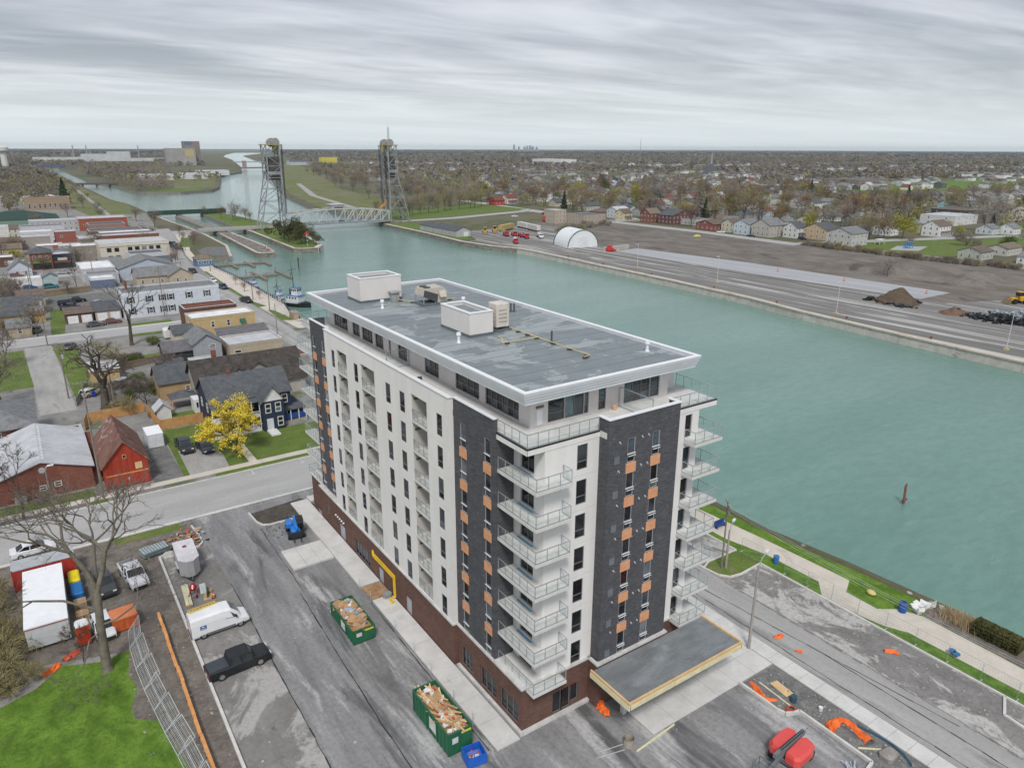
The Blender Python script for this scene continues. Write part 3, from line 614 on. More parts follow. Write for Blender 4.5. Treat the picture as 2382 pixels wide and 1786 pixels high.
wall_open(mb, 'y', -1.2, 7.0, 15.1, 0, 4.35, [(9, 13, 0.05, 2.4, .3)]); mb.quad((7.0, 0, 0), (7.0, -1.2, 0), (7.0, -1.2, 4.35), (7.0, 0, 4.35)); mb.quad((15.1, -1.2, 0), (15.1, .05, 0), (15.1, .05, 4.35), (15.1, -1.2, 4.35))
wall_open(mb, 'y', .05, 15.1, 18.7, 0, 4.35, []); wall_open(mb, 'x', 0, 45.4, 49.6, 0, 4.35, []); wall_open(mb, 'y', 49.6, 0, 18.7, 0, 4.35, [], sg=1)
mb.build('brick_base', base_brick, T)
for a, b in left_near: window(T, 'x', 0, a, b, .45, 2.55, -1, .15, None, 2, frame_m, win_glass, 'shopfront_window')
window(T, 'x', -.4, 42.25, 43.3, 1.5, 3.0, -1, .14, None, 0, frame_m, win_glass)
window(T, 'x', -.4, 29.8, 34.2, .12, 2.15, -1, .14, None, 4, frame_m, win_glass, 'shopfront_window')
for a, b, z0, z1 in (left_far[1], left_far[3], left_far[4]): MB().box(-.28, -.22, a + .03, b - .03, z0, z1 - .03).build('steel_door', P((.42, .46, .50), .5), T)
for i, (a, b) in enumerate(right): window(T, 'y', 0, a, b, .3 if i < 2 else .6, 2.45, -1, .15, None, 0, frame_m, win_glass, 'glass_door' if i < 2 else 'window')
window(T, 'y', -1.2, 9, 13, .05, 2.4, -1, .25, None, 3, frame_m, win_glass, 'glass_door')
for x0, x1, y0, y1 in [(-.12, .3, -.12, 10.37), (-.52, .3, 10.37, 45.5), (-.12, .3, 45.5, 49.7), (.3, 6.88, -.12, .3), (6.88, 15.2, -1.32, -.9), (6.88, 7.2, -.9, -.12), (15.2, 18.8, -.07, .3)]:
    MB().box(x0, x1, y0, y1, 4.35, 4.52).build('stone_band', stone, T)
MB().box(.05, 18.5, .15, 49.3, 4.30, 4.49).build('podium_roof', slab_m, T)
MB().prism([(.1, .125), (1.99, .125), (1.99, 4.195), (.1, 4.195)], 4.5, 4.54).build('podium_deck', slab_m, T)
MB().box(-.32, -.02, -.3, 10.1, 0, .32).build('planter_kerb', stone, T); MB().box(.0, 7.0, -.32, -.02, 0, .3).build('planter_kerb', stone, T)
# yellow gas risers on the brick base, lights over the side door
gy = P((.80, .52, .03), .45)
for i in range(4):
    z = 2.95 - i * .13; x = -.48 - .07 * (i % 2)
    MB().tube([(x, 28.6, z + .35), (x, 28.35, z), (x, 22.9 + i * .09, z - .02), (x, 22.9 + i * .09, .35), (x - .2, 22.9 + i * .09, .3)], .055, 7).build('gas_pipe', gy, T)
for i in range(5): MB().cyl((-.46, 39.7 - i * .62, 2.75 - i * .02), (-.62, 39.7 - i * .62, 2.7), .12, .10, 8).build('wall_lamp', coping_m, T)
# ---- penthouse storey
mp = MB()
pl = [(40.5, 44.8, 4), (36.9, 39.0, 1), (33.3, 36.2, 3), (30.5, 32.6, 1), (28.65, 29.1, 0), (24.8, 26.9, 1), (18.2, 21.0, 2), (11.0, 15.05, 3), (5.0, 10.0, 5)]
wall_open(mp, 'x', 3.0, 3.4, 46.2, TF, 28.2, [(a, b, 25.52, 27.95, .14) for a, b, n in pl])
pf = [(4.7, 6.4, 0, .30), (6.42, 8.4, 1, None), (8.42, 8.88, 0, .3), (9.93, 10.75, 0, .3), (12.77, 15.8, 2, .28), (15.82, 16.95, 0, .28)]
wall_open(mp, 'y', 3.4, 3.0, 18.0, TF, 28.2, [(a, b, 25.50, 27.95, .14) for a, b, n, t in pf])
wall_open(mp, 'x', 18.0, 3.4, 46.2, TF, 28.2, [], sg=1); wall_open(mp, 'y', 46.2, 3.0, 18.0, TF, 28.2, [], sg=1)
mp.build('penthouse_wall', stucco_p, T)
for a, b, n in pl: window(T, 'x', 3.0, a, b, 25.52, 27.95, -1, .11, .30, n, frame_m, win_glass)
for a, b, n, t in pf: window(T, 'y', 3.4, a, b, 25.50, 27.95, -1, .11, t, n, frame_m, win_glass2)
obj('grille', grille_me, T, (3.5, 3.39, 26.9)); MB().box(3.6, 4.15, 3.37, 3.398, 25.5, 26.75).build('access_door', coping_m, T)
MB().box(18.6, 20.0, 4.6, 5.0, TF, 26.9).build('terrace_screen', stucco_p, T)
# ---- roof: stepped metal fascia, coping, membrane
def ring(mb, x0, x1, y0, y1, t, z0, z1):
    mb.box(x0, x1, y0, y0 + t, z0, z1); mb.box(x0, x1, y1 - t, y1, z0, z1); mb.box(x0, x0 + t, y0 + t, y1 - t, z0, z1); mb.box(x1 - t, x1, y0 + t, y1 - t, z0, z1); return mb
RX0, RX1, RY0, RY1 = .9, 19.68, 1.3, 48.2
for i, (ins, z0, z1) in enumerate([(.30, 28.14, 28.39), (.22, 28.425, 28.64), (.13, 28.675, 28.88), (.05, 28.915, 29.12)]):
    ring(MB(), RX0 + ins, RX1 - ins, RY0 + ins, RY1 - ins, .45, z0, z1).build('fascia_board', metal_l, T)
ring(MB(), RX0, RX1, RY0, RY1, .42, 29.121, 29.22).build('roof_coping', coping_m, T)
MB().box(RX0 + .5, RX1 - .5, RY0 + .5, RY1 - .5, 28.145, 28.45).build('soffit', metal_l, T)
roof_mat = GM('roof_membrane', (.18, .208, .222), (.215, .245, .258), .5, (.32, .358, .366), .13, (.525, .54), .95, (1.0, 1.0), 0, (.36, .42, .43), .9, (.68, .70), (.9, .06), grain=.06, gs=3, rough=.45, bump=.03, spec=.4)
ro = MB().box(RX0 + .42, RX1 - .42, RY0 + .42, RY1 - .42, 28.46, 28.92).build('roof', roof_mat, T)
upst = P((.13, .155, .17), .6)
ring(MB(), RX0 + .421, RX1 - .421, RY0 + .421, RY1 - .421, .05, 28.921, 29.12).build('parapet_flashing', upst, T)
sm_ = MB()
for i in range(26): y = RY0 + 1.2 + i * 1.8; sm_.box(RX0 + .5, RX1 - .5, y, y + .09, 28.921, 28.925)
tag(sm_.build('membrane_seam', P((.15, .182, .197), .6), T), kind='stuff')
for h in heads:
    MB().box(2.0, 7.3, .1155, .1195, h - 2.62, h - 2.595).build('control_joint', stone, T); MB().box(wx - .004, wx - .0005, 10.46, 14.3, h - 2.6, h - 2.575).build('control_joint', stone, T)
# stair and lift housings standing on the roof
for x0, x1, y0, y1, zt in [(4.4, 9.65, 39.4, 43.2, 31.75), (6.65, 9.3, 18.5, 24.1, 31.25)]:
    mb = MB().box(x0, x1, y0, y1, 28.93, zt - .35); ring(mb, x0, x1, y0, y1, .22, zt - .35, zt); h_ = mb.build('stair_housing', stucco_p, T)
    ring(MB(), x0 - .05, x1 + .05, y0 - .05, y1 + .05, .32, zt + .001, zt + .1).build('coping', coping_m, h_)
    ring(MB(), x0 - .06, x1 + .06, y0 - .06, y1 + .06, .059, 28.925, 29.2).build('base_flashing', upst, h_)
    MB().box(x0 + .22, x1 - .22, y0 + .22, y1 - .22, zt - .349, zt - .30).build('membrane', roof_mat, h_)
# ---- entrance canopy with corrugated deck and timber edge
cn = MB(); n_r = 30; xs = np.linspace(6.45, 19.7, 2)
for i in range(n_r):
    y0 = -5.85 + (4.6 / n_r) * i; w = 4.6 / n_r
    for x_ in (0,): cn.add([(6.35, y0, 4.02), (19.75, y0, 4.02), (19.75, y0 + w * .12, 4.2), (6.35, y0 + w * .12, 4.2), (19.75, y0 + w * .5, 4.2), (6.35, y0 + w * .5, 4.2), (19.75, y0 + w * .62, 4.02), (6.35, y0 + w * .62, 4.02), (19.75, y0 + w, 4.02), (6.35, y0 + w, 4.02)],
                  [(0, 1, 2, 3), (3, 2, 4, 5), (5, 4, 6, 7), (7, 6, 8, 9)])
deck_m = GM('steel_deck', (.30, .325, .34), (.42, .445, .465), .9, (.58, .62, .65), .35, (.5, .7), .7, (.4, 1), 0, (.14, .15, .16), .5, (.62, .75), grain=.1, rough=.4, bump=0, spec=.5)
deck_m.node_tree.nodes['Principled BSDF'].inputs['Metallic'].default_value = .35; deck_m.node_tree.nodes['Principled BSDF'].inputs['Roughness'].default_value = .3
deck = cn.build('canopy_deck', deck_m, T)
wood_l = GM('fresh_timber', (.62, .42, .22), (.74, .54, .30), 1.2, (.55, .34, .16), 2., (.55, .7), .6, grain=.15, gs=10, rough=.8, bump=.05)
wood_y = P((.72, .68, .45), .8)
for x0, x1, y0, y1 in [(6.2, 6.34, -6.0, -1.22), (19.76, 19.9, -6.0, -1.22), (6.341, 19.759, -6.0, -5.86)]:
    MB().box(x0, x1, y0, y1, 4.05, 4.34).build('timber_edge', wood_l, T); MB().box(x0 - .03, x1 + .03, y0 - .03, y1 + (.03 if y1 < -5 else 0), 3.62, 4.049).build('edge_trim', wood_y, T)
MB().box(6.4, 19.7, -5.8, -1.25, 3.7, 3.98).build('canopy_frame', P((.25, .25, .26), .6), T)
for x in (8.6, 18.9): MB().box(x - .2, x + .2, -3.2, -2.8, 0, 3.7).build('canopy_post', slab_m, T)
# ---- rooftop plant (things standing on the roof)
beige = P((.55, .50, .42), .55, .1, var=.1); dkg = P((.08, .08, .085), .6)
u = thing('rooftop_unit', 'beige packaged rooftop air unit with two top fans and sloping coil', 'air conditioner', (9.7, 33.9, 28.93))
mb = MB(); pr = [(.0, 1.15), (.15, 1.95), (2.6, 2.05), (3.0, 1.7), (3.0, .25), (1.9, .25)]
mb.loft([[(x, 0, z) for x, z in pr], [(x, 2.1, z) for x, z in pr]]); mb.build('casing', beige, u)
MB().loft([[(2.05, -.42, .95), (2.9, -.42, .95), (2.9, -.42, .9), (2.05, -.42, .9)], [(2.05, -.02, 1.65), (2.9, -.02, 1.65), (2.9, -.02, .9), (2.05, -.02, .9)]]).build('hood', beige, u)
MB().quad((.05, -.012, 1.1), (1.85, -.012, .27), (1.95, -.012, 1.2), (.2, -.012, 1.85)).build('coil', dkg, u)
for y in (.55, 1.5): MB().cyl((.8, y, 1.97), (.8, y, 2.08), .42, .42, 16).build('fan', dkg, u)
MB().box(-.1, 3.1, -.1, 2.2, 0, .24).build('curb', upst, u)
for x, y in ((.1, .05), (.1, 2.05), (1.6, .05)): MB().bar((x, y, .24), (x, y, 1.2), .08).build('leg', rail_m, u)
u = thing('condenser_cabinet', 'tall cream condenser cabinet with louvred front beside the lift housing', 'air conditioner', (10.15, 19.2, 28.93))
MB().bbox(0, 1.5, 0, 1.5, .42, 2.75, .05).build('casing', P((.66, .61, .54), .5), u)
for i in range(4):
    for s_ in (0, 1):
        if s_ == 0: MB().box(.3, 1.2, -.05, -.001, .9 + i * .38, 1.06 + i * .38).build('louvre', P((.45, .42, .37)), u)
        else: MB().box(-.05, -.001, .35, 1.2, 1.0 + i * .38, 1.1 + i * .38).build('louvre', P((.45, .42, .37)), u)
MB().box(-.2, 1.7, -.2, 1.7, 0, .14).build('curb', upst, u)
for x, y in ((.05, .05), (1.45, .05), (.05, 1.45), (1.45, 1.45)): MB().box(x - .05, x + .05, y - .05, y + .05, .14, .42).build('leg', dkg, u)
for (x, y, l) in [(5.4, 35.6, 'white capped roof vent between the large stair housing and the roof edge'), (13.9, 32.0, 'white capped roof vent behind the beige packaged unit'), (4.9, 17.6, 'white capped roof vent in front of the lift housing'), (17.4, 5.6, 'white capped roof vent near the corner over the terrace')]:
    v = thing('roof_vent', l, 'vent', (x, y, 28.93))
    MB().cyl((0, 0, 0), (0, 0, .75), .13, .13, 10).build('stack', coping_m, v); MB().cyl((0, 0, .72), (0, 0, .98), .24, .20, 12).build('cap', coping_m, v); MB().cyl((0, 0, 0), (0, 0, .2), .24, .15, 10).build('flashing', metal_l, v)
for (x, y, h_, l) in [(13.2, 25.4, .35, 'short dark soil pipe beside a bright patch on the roof'), (12.2, 12.9, 1.1, 'tall dark soil pipe near the end of the yellow roof pipe'), (16.6, 26.2, .9, 'slim pipe of a dark pair by the canal side parapet'), (16.9, 26.0, .9, 'second slim pipe of the dark pair by the canal side parapet')]:
    one('soil_pipe', MB().cyl((x, y, 28.93), (x, y, 28.93 + h_), .09, .09, 8).cyl((x, y, 28.93), (x, y, 29.05), .22, .12, 8), dkg, l, 'pipe')
q = thing('roof_gas_line', 'yellow gas line on small black blocks across the flat roof', 'pipe', (0, 0, 0))
gp = P((.62, .50, .22), .5)
MB().tube([(11.8, 19.4, 29.12), (11.9, 7.0, 29.12), (11.2, 6.9, 29.12)], .05, 6).build('pipe', gp, q); MB().tube([(11.85, 14.6, 29.12), (7.9, 14.7, 29.12), (7.9, 14.9, 29.6), (7.9, 15.5, 29.6)], .05, 6).build('pipe', gp, q)
for x, y in [(11.8, 17.8), (11.8, 16.2), (11.85, 14.8), (11.88, 12.2), (11.9, 9.8), (11.9, 7.4), (11.3, 6.9), (8.4, 14.7)]: MB().box(x - .22, x + .22, y - .14, y + .14, 28.93, 29.08).build('block', dkg, q)
q = thing('roof_gas_pipe', 'bent yellow gas pipe running from stair housing to packaged unit', 'pipe', (0, 0, 0))
MB().tube([(8.7, 38.9, 29.5), (8.7, 38.2, 29.5), (8.7, 38.2, 29.12), (9.5, 36.6, 29.12), (9.7, 36.0, 29.12)], .05, 6).build('pipe', gp, q); MB().tube([(12.9, 35.5, 29.12), (14.8, 35.4, 29.12)], .05, 6).build('pipe', gp, q)
for x, y in [(8.8, 38.0), (9.6, 36.4), (14.0, 35.4)]: MB().box(x - .22, x + .22, y - .14, y + .14, 28.93, 29.08).build('block', dkg, q)
one('exhaust_box', MB().bbox(8.0, 8.9, 38.4, 39.2, 28.93, 29.9, .05).box(7.85, 9.05, 38.25, 39.3, 29.9, 30.05), P((.34, .35, .36)), 'grey exhaust box against the foot of the large stair housing', 'vent')
one('bucket', MB().cyl((11.3, 2.9, TF), (11.3, 2.9, TF + .36), .15, .19, 10).cyl((11.3, 2.9, TF + .36), (11.3, 2.9, TF + .4), .2, .2, 10), P((.80, .42, .26)), 'peach coloured bucket standing on the penthouse terrace', 'bucket')
one('plank', MB().rbox((13.4, .9, TF + .06), 2.4, .18, .08, R(28)), wood_l, 'loose pale plank lying on the terrace above the dark bay', 'plank')
one('paint_pot', MB().cyl((1.4, 19.0, TF), (1.4, 19.0, TF + .4), .2, .24, 10), dkg, 'black pot on the side terrace below the eaves', 'pot')

# ================================================================ vehicles
tyre_m = P((.022, .022, .023), .85); rim_m = P((.38, .38, .39), .35, .6); car_glass = glass_mat('car_glass', (.018, .022, .026), .05, .7)
lamp_r = P((.45, .02, .02), .3); lamp_w = P((.75, .75, .72), .2); trim_m = P((.03, .03, .032), .6); plate_m = P((.7, .7, .68), .5)
def paint(col): return P(col, .28, .15 if max(col) < .5 else 0., var=.05, sc=.8, spec=.6)
_vm = {}
def _ring(x, hw, z0, zt, c=.12): return [(x, -hw * .94, z0), (x, -hw, z0 + .18), (x, -hw, zt - c), (x, -hw * .90, zt), (x, hw * .90, zt), (x, hw, zt - c), (x, hw, z0 + .18), (x, hw * .94, z0)]
KINDS = {  # L, W, body stations (x, top), cabin (x_rear_base, x_rear_roof, x_front_roof, x_front_base), belt, roof, wheel x, wheel r
 'sedan': (4.6, 1.82, [(-2.3, .80), (-2.22, .98), (-1.4, 1.0), (.0, .96), (1.0, .95), (1.9, .84), (2.2, .72), (2.3, .55)], (-1.75, -.85, .35, 1.25), .95, 1.44, 1.36, .32),
 'hatch': (4.2, 1.78, [(-2.1, .8), (-2.05, 1.0), (-1.2, 1.02), (.2, .98), (.95, .97), (1.75, .86), (2.02, .72), (2.1, .55)], (-2.0, -1.55, .25, 1.15), .98, 1.5, 1.27, .32),
 'suv': (4.7, 1.9, [(-2.35, .95), (-2.3, 1.1), (-1.2, 1.12), (.2, 1.1), (1.1, 1.08), (2.0, 1.0), (2.28, .88), (2.35, .6)], (-2.28, -1.95, .3, 1.15), 1.08, 1.74, 1.4, .37),
 'pickup': (5.7, 1.98, [(-2.85, 1.0), (-2.82, 1.12), (-1.2, 1.12), (.2, 1.14), (1.25, 1.14), (2.4, 1.08), (2.75, .96), (2.85, .7)], (-.95, -.75, .85, 1.5), 1.12, 1.86, 1.75, .40)}
def vehicle(kind, col, label, loc, rz, name='parked_car', cat='car', group=None, cover=None, detail=True):
    root = thing(name, label, cat, (loc[0], loc[1], .022 if len(loc) == 2 else loc[2]), rz, group); pm = paint(col)
    key = (kind, col, cover)
    if key not in _vm:
        L_, W_, st, cb, belt, roof, wx_, wr = KINDS[kind]; hw = W_ / 2; parts = []
        nar = lambda x: hw * (1 - .10 * max(0, abs(x) / (L_ / 2) - .75) / .25)
        parts.append(('body', MB().loft([_ring(x, nar(x), .24, zt) for x, zt in st]).mesh('body', pm), []))
        g = MB(); a, b, c, d = cb; h2 = hw * .80; h1 = hw * .90; zr = roof - .05
        g.loft([[(a, -h1, belt - .02), (b, -h2, zr), (b, h2, zr), (a, h1, belt - .02)], [((a + d) / 2, -hw * .94, belt - .02), ((b + c) / 2, -h2, zr), ((b + c) / 2, h2, zr), ((a + d) / 2, hw * .94, belt - .02)], [(d, -h1, belt - .02), (c, -h2, zr), (c, h2, zr), (d, h1, belt - .02)]])
        parts.append(('window_glass', g.mesh('window_glass', car_glass), []))
        r = MB(); r.loft([[(b - .12, -h2, zr - .03), (b, -h2 * .94, roof - .01), (b, h2 * .94, roof - .01), (b - .12, h2, zr - .03)], [((b + c) / 2, -h2 * 1.02, zr - .03), ((b + c) / 2, -h2 * .95, roof + .02), ((b + c) / 2, h2 * .95, roof + .02), ((b + c) / 2, h2 * 1.02, zr - .03)], [(c + .10, -h2, zr - .03), (c, -h2 * .94, roof - .01), (c, h2 * .94, roof - .01), (c + .10, h2, zr - .03)]])
        for s in (-1, 1):
            for (p, q) in (((a, h1), (b, h2)), (((a + d) / 2 - .05, hw * .945), ((b + c) / 2 - .05, h2)), ((d, h1), (c, h2))):
                r.bar((p[0], s * p[1], belt - .03), (q[0], s * q[1] * 1.01, zr), .09, .05)
        parts.append(('roof', r.mesh('roof', pm), []))
        wh = MB().cyl((0, -.11, 0), (0, .11, 0), wr, wr, 14).mesh('wheel', tyre_m); rm = MB().cyl((0, -.125, 0), (0, .125, 0), wr * .62, wr * .62, 10).mesh('rim', rim_m)
        for sx in (-1, 1):
            for sy in (-1, 1): parts.append(('wheel', wh, [('rim', rm)], (sx * wx_, sy * (hw - .10), wr)))
        x1, zt1 = st[-2]; x0 = st[0][0]
        for sy in (-1, 1):
            parts.append(('headlight', MB().rbox((x1 + .02, sy * hw * .68, zt1 - .10), .16, .36, .14).mesh('headlight', lamp_w), []))
            parts.append(('tail_light', MB().rbox((x0 + .02, sy * hw * .74, st[0][1] - .12), .10, .30, .20).mesh('tail_light', lamp_r), []))
            if detail: parts.append(('mirror', MB().rbox((cb[3] - .25, sy * (hw + .08), belt + .06), .14, .18, .13).mesh('mirror', trim_m), []))
        parts.append(('bumper', MB().box(st[-1][0] - .06, st[-1][0] + .05, -hw * .8, hw * .8, .28, .50).mesh('bumper', trim_m), []))
        parts.append(('number_plate', MB().box(x0 - .03, x0 + .01, -.22, .22, .55, .68).mesh('number_plate', plate_m), []))
        if kind == 'pickup':
            parts.append(('bed_cover' if cover else 'bed', MB().box(-2.74, -.98, -.80, .80, 1.121, 1.15).mesh('bed', P(cover, .8) if cover else trim_m), []))
        _vm[key] = parts
    for p in _vm[key]:
        o = obj(p[0], p[1], root, p[3] if len(p) > 3 else (0, 0, 0))
        for n, me in p[2]: obj(n, me, o)
    return root
WHT, BLK, SLV, DGR, RED, BLU = (.75, .76, .78), (.018, .019, .022), (.38, .39, .41), (.07, .075, .08), (.40, .03, .035), (.03, .06, .14)
# white high-roof panel van with ladder
v = thing('panel_van', 'white high roof panel van with yellow ladder on top and blue door logo', 'van', (-17.35, 28.45, .022), R(1)); pw = paint((.80, .81, .83))
sec = [(-2.75, .35, 1.75, 2.32), (-2.68, .33, 1.80, 2.45), (.2, .33, 1.85, 2.52), (1.05, .33, 1.70, 2.42), (1.75, .35, 1.15, 1.75), (2.05, .36, 1.05, 1.22), (2.6, .40, .92, 1.02), (2.75, .45, .78, .85)]
rg = []
for x, z0, zm, zt in sec:
    hw = .99 if x < 2.5 else .90
    rg.append([(x, -hw * .95, z0), (x, -hw, z0 + .2), (x, -hw, zm * .92), (x, -hw * .92, zt - .22 if zt > 1.6 else zt - .05), (x, -hw * .74, zt), (x, hw * .74, zt), (x, hw * .92, zt - .22 if zt > 1.6 else zt - .05), (x, hw, zm * .92), (x, hw, z0 + .2), (x, hw * .95, z0)])
MB().loft(rg).build('body', pw, v)
MB().quad((1.12, -.70, 2.37), (1.12, .70, 2.37), (1.83, .80, 1.72), (1.83, -.80, 1.72)).build('windscreen', car_glass, v)
for s in (-1, 1):
    q = [(.45, s * .995, 1.45), (1.55, s * .995, 1.32), (1.45, s * .97, 1.62), (1.05, s * .935, 2.02), (.45, s * .935, 2.06)]
    MB().quad(*(q if s < 0 else q[::-1])).build('side_window', car_glass, v); MB().rbox((1.5, s * 1.12, 1.5), .12, .2, .28).build('mirror', trim_m, v)
    MB().rbox((2.55, s * .72, .88), .24, .3, .16).build('headlight', lamp_w, v); MB().rbox((-2.76, s * .85, 1.15), .05, .16, .55).build('tail_light', lamp_r, v)
    MB().box(-1.45, 1.35, s * .985 - .02, s * .985 + .02, .42, .58).build('side_trim', P((.12, .125, .13)), v)
MB().box(2.62, 2.82, -.86, .86, .35, .62).build('bumper', P((.10, .10, .11)), v); MB().box(-2.84, -2.7, -.9, .9, .35, .55).build('bumper', P((.10, .10, .11)), v)
for x in (-1.7, 1.85):
    for s in (-1, 1): w_ = MB().cyl((x, s * .98, .36), (x, s * .72, .36), .36, .36, 16).build('wheel', tyre_m, v); MB().cyl((x, s * .995, .36), (x, s * .9, .36), .21, .21, 10).build('rim', rim_m, w_)
lg = MB().box(-1.95, -1.35, -1.006, -.998, 1.1, 1.55).build('logo', P((.03, .12, .38), .5), v); MB().box(-1.80, -1.55, -1.011, -1.007, 1.35, 1.48).build('logo_mark', P((.7, .75, .8)), lg); MB().box(-1.88, -1.42, -1.011, -1.007, 1.16, 1.22).build('logo_line', P((.7, .75, .8)), lg)
ld = thing('ladder', 'yellow extension ladder lying on the white van roof', 'ladder', (-18.6, 29.15, 2.52), R(5)); ly = P((.72, .52, .08), .5)
for y in (-.22, .22): MB().box(-1.35, 1.35, y - .035, y + .035, 0, .10).build('side_rail', ly, ld)
for i in range(9): MB().box(-1.2 + i * .3, -1.14 + i * .3, -.184, .184, .03, .07).build('rung', ly, ld)
vehicle('pickup', BLK, 'black crew cab pickup truck with grey bed cover parked beside the white van', (-17.3, 21.4), R(3), 'pickup_truck', 'pickup', cover=(.06, .07, .085))
vehicle('sedan', WHT, 'white sedan with dark roof glass parked at the kerb of the grey street', (-32.3, 55.75), R(5), 'parked_car')
vehicle('suv', DGR, 'dark grey car standing behind the large bare tree trunk', (-26.2, 42.6), R(-84), 'parked_car')
vehicle('pickup', (.72, .72, .76), 'white pickup truck with grey bed parked on the dirt by the low kerb', (-23.2, 43.0), R(-82), 'pickup_truck', 'pickup', cover=(.20, .20, .21))
vehicle('hatch', (.70, .71, .74), 'small white vehicle half hidden by the large tree trunk', (-27.1, 34.4), R(-85), 'parked_car')
vehicle('pickup', (.04, .042, .046), 'dark grey pickup parked on the driveway of the navy house', (-10.85, 79.3), R(-88), 'pickup_truck', 'pickup')
vehicle('sedan', (.05, .06, .075), 'slate blue sedan beside the pickup on the navy house driveway', (-8.2, 77.0), R(-84), 'parked_car')
# ---- enclosed cargo trailer
t = thing('cargo_trailer', 'silver enclosed cargo trailer with pointed nose parked against the low kerb', 'trailer', (-17.7, 41.6, .0), R(-92))
sl = P((.55, .55, .57), .4, .3, var=.06)
MB().prism([(-2.7, -1.05), (1.7, -1.05), (2.5, -.35), (2.5, .35), (1.7, 1.05), (-2.7, 1.05)], .45, 2.35).build('box', sl, t)
MB().prism([(-2.75, -1.1), (1.72, -1.1), (2.55, -.37), (2.55, .37), (1.72, 1.1), (-2.75, 1.1)], 2.351, 2.43).build('roof', P((.72, .70, .72), .45, .1), t)
MB().box(-1.3, -.9, -.2, .2, 2.431, 2.5).build('roof_vent', P((.25, .06, .05)), t)
MB().bar((2.4, -.5, .42), (3.4, 0, .42), .1).bar((2.4, .5, .42), (3.4, 0, .42), .1).build('drawbar', trim_m, t); MB().cyl((3.0, 0, .05), (3.0, 0, .8), .05, .05, 8).build('jack', rail_m, t)
for x in (-.85, 0.0):
    for s in (-1, 1): MB().cyl((x, s * 1.0, .34), (x, s * 1.16, .34), .34, .34, 12).build('wheel', tyre_m, t)
for s in (-1, 1): MB().box(-1.3, .45, s * 1.12 - .09, s * 1.12 + .09, .68, .76).build('mudguard', P((.5, .5, .5)), t)
# ---- roll-off dumpsters
def debris_fill(parent, x0, x1, y0, y1, z0, n, kinds, seed, heap=.5):
    rnd = random.Random(seed)
    for i in range(n):
        c, lo, hi, th, nm = kinds[rnd.randrange(len(kinds))]
        x = rnd.uniform(x0 + .25, x1 - .25); y = rnd.uniform(y0 + .3, y1 - .3)
        fx = 1 - abs((x - (x0 + x1) / 2) / ((x1 - x0) / 2)) ** 2; fy = 1 - abs((y - (y0 + y1) / 2) / ((y1 - y0) / 2)) ** 2
        z = z0 + heap * fx * fy * rnd.uniform(.5, 1); a = rnd.uniform(lo, hi); b = a * rnd.uniform(.045, .09) if nm == 'lumber' else a * rnd.uniform(.5, 1)
        x = min(max(x, x0 + .35), x1 - .35)
        ang = rnd.gauss(R(100), R(22)) if nm == 'lumber' else rnd.uniform(0, 3.1)
        MB().rbox((x, y, z), a, b, th, ang, rnd.uniform(-.2, .2), rnd.uniform(-.25, .25)).build(nm, c, parent)
card = P((.50, .31, .17), .85, var=.2); card2 = P((.42, .24, .12), .85, var=.2); wood_d = P((.55, .38, .22), .8, var=.25); plast = P((.72, .74, .76), .4); bluep = P((.25, .45, .68), .5); reds = P((.5, .08, .05), .6)
grn = streak_mat('dumpster_green', (.018, .105, .052), (.028, .15, .075), (.05, .07, .05), .4, 1.2, .5, (.6, .75), .7)
def dumpster(label, x0, x1, y0, y1, h, fill, seed, n, heap):
    d = thing('dumpster', label, 'dumpster', (x0, y0, .02)); w, l = x1 - x0, y1 - y0
    for nm, b in (('side_wall', (0, .07, 0, l)), ('side_wall', (w - .07, w, 0, l)), ('end_wall', (.071, w - .071, 0, .07)), ('end_wall', (.071, w - .071, l - .07, l))): MB().box(*b, .15, h).build(nm, grn, d)
    MB().box(.07, w - .07, .07, l - .07, .15, .3).build('floor', grn, d)
    n_r = int(l / .6)
    for i in range(n_r + 1):
        y = .06 + (l - .12) * i / n_r
        for x in (-.06, w + .0): MB().box(x, x + .06, y - .05, y + .05, .2, h - .08).build('rib', grn, d)
    MB().box(-.07, 0, 0, l, h - .12, h + .02).build('top_rail', grn, d); MB().box(w, w + .07, 0, l, h - .12, h + .02).build('top_rail', grn, d); MB().box(0, w, -.07, 0, h - .12, h + .02).build('top_rail', grn, d); MB().box(0, w, l, l + .07, h - .12, h + .02).build('top_rail', grn, d)
    for x in (.25, w - .25): MB().cyl((x, .1, .1), (x, .45, .1), .12, .12, 8).build('roller', trim_m, d)
    MB().box(w * .15, w * .4, -.085, -.071, h * .55, h * .8).build('notice_plate', P((.6, .62, .6)), d); MB().box(-.085, -.071, l * .32, l * .5, h * .35, h * .85).build('notice_plate', P((.62, .64, .6)), d)
    MB().box(w * .55, w * .95, -.084, -.071, h - .35, h - .15).build('warning_stripe', P((.7, .6, .05)), d)
    MB().box(.08, w - .08, .08, l - .08, .31, h - .35).build('load', card2, d)
    debris_fill(d, .1, w - .1, .1, l - .1, h - .22, n, fill, seed, heap)
dumpster('green roll-off dumpster heaped with cardboard beside the side walk', -7.25, -5.0, 18.2, 24.0, 1.65, [(card, .6, 1.2, .10, 'cardboard'), (card2, .5, 1.1, .12, 'cardboard'), (wood_d, .9, 1.6, .06, 'lumber'), (plast, .3, .6, .12, 'plastic_sheet'), (card, .5, .9, .25, 'carton'), (bluep, .3, .6, .15, 'blue_wrap')], 3, 95, .55)
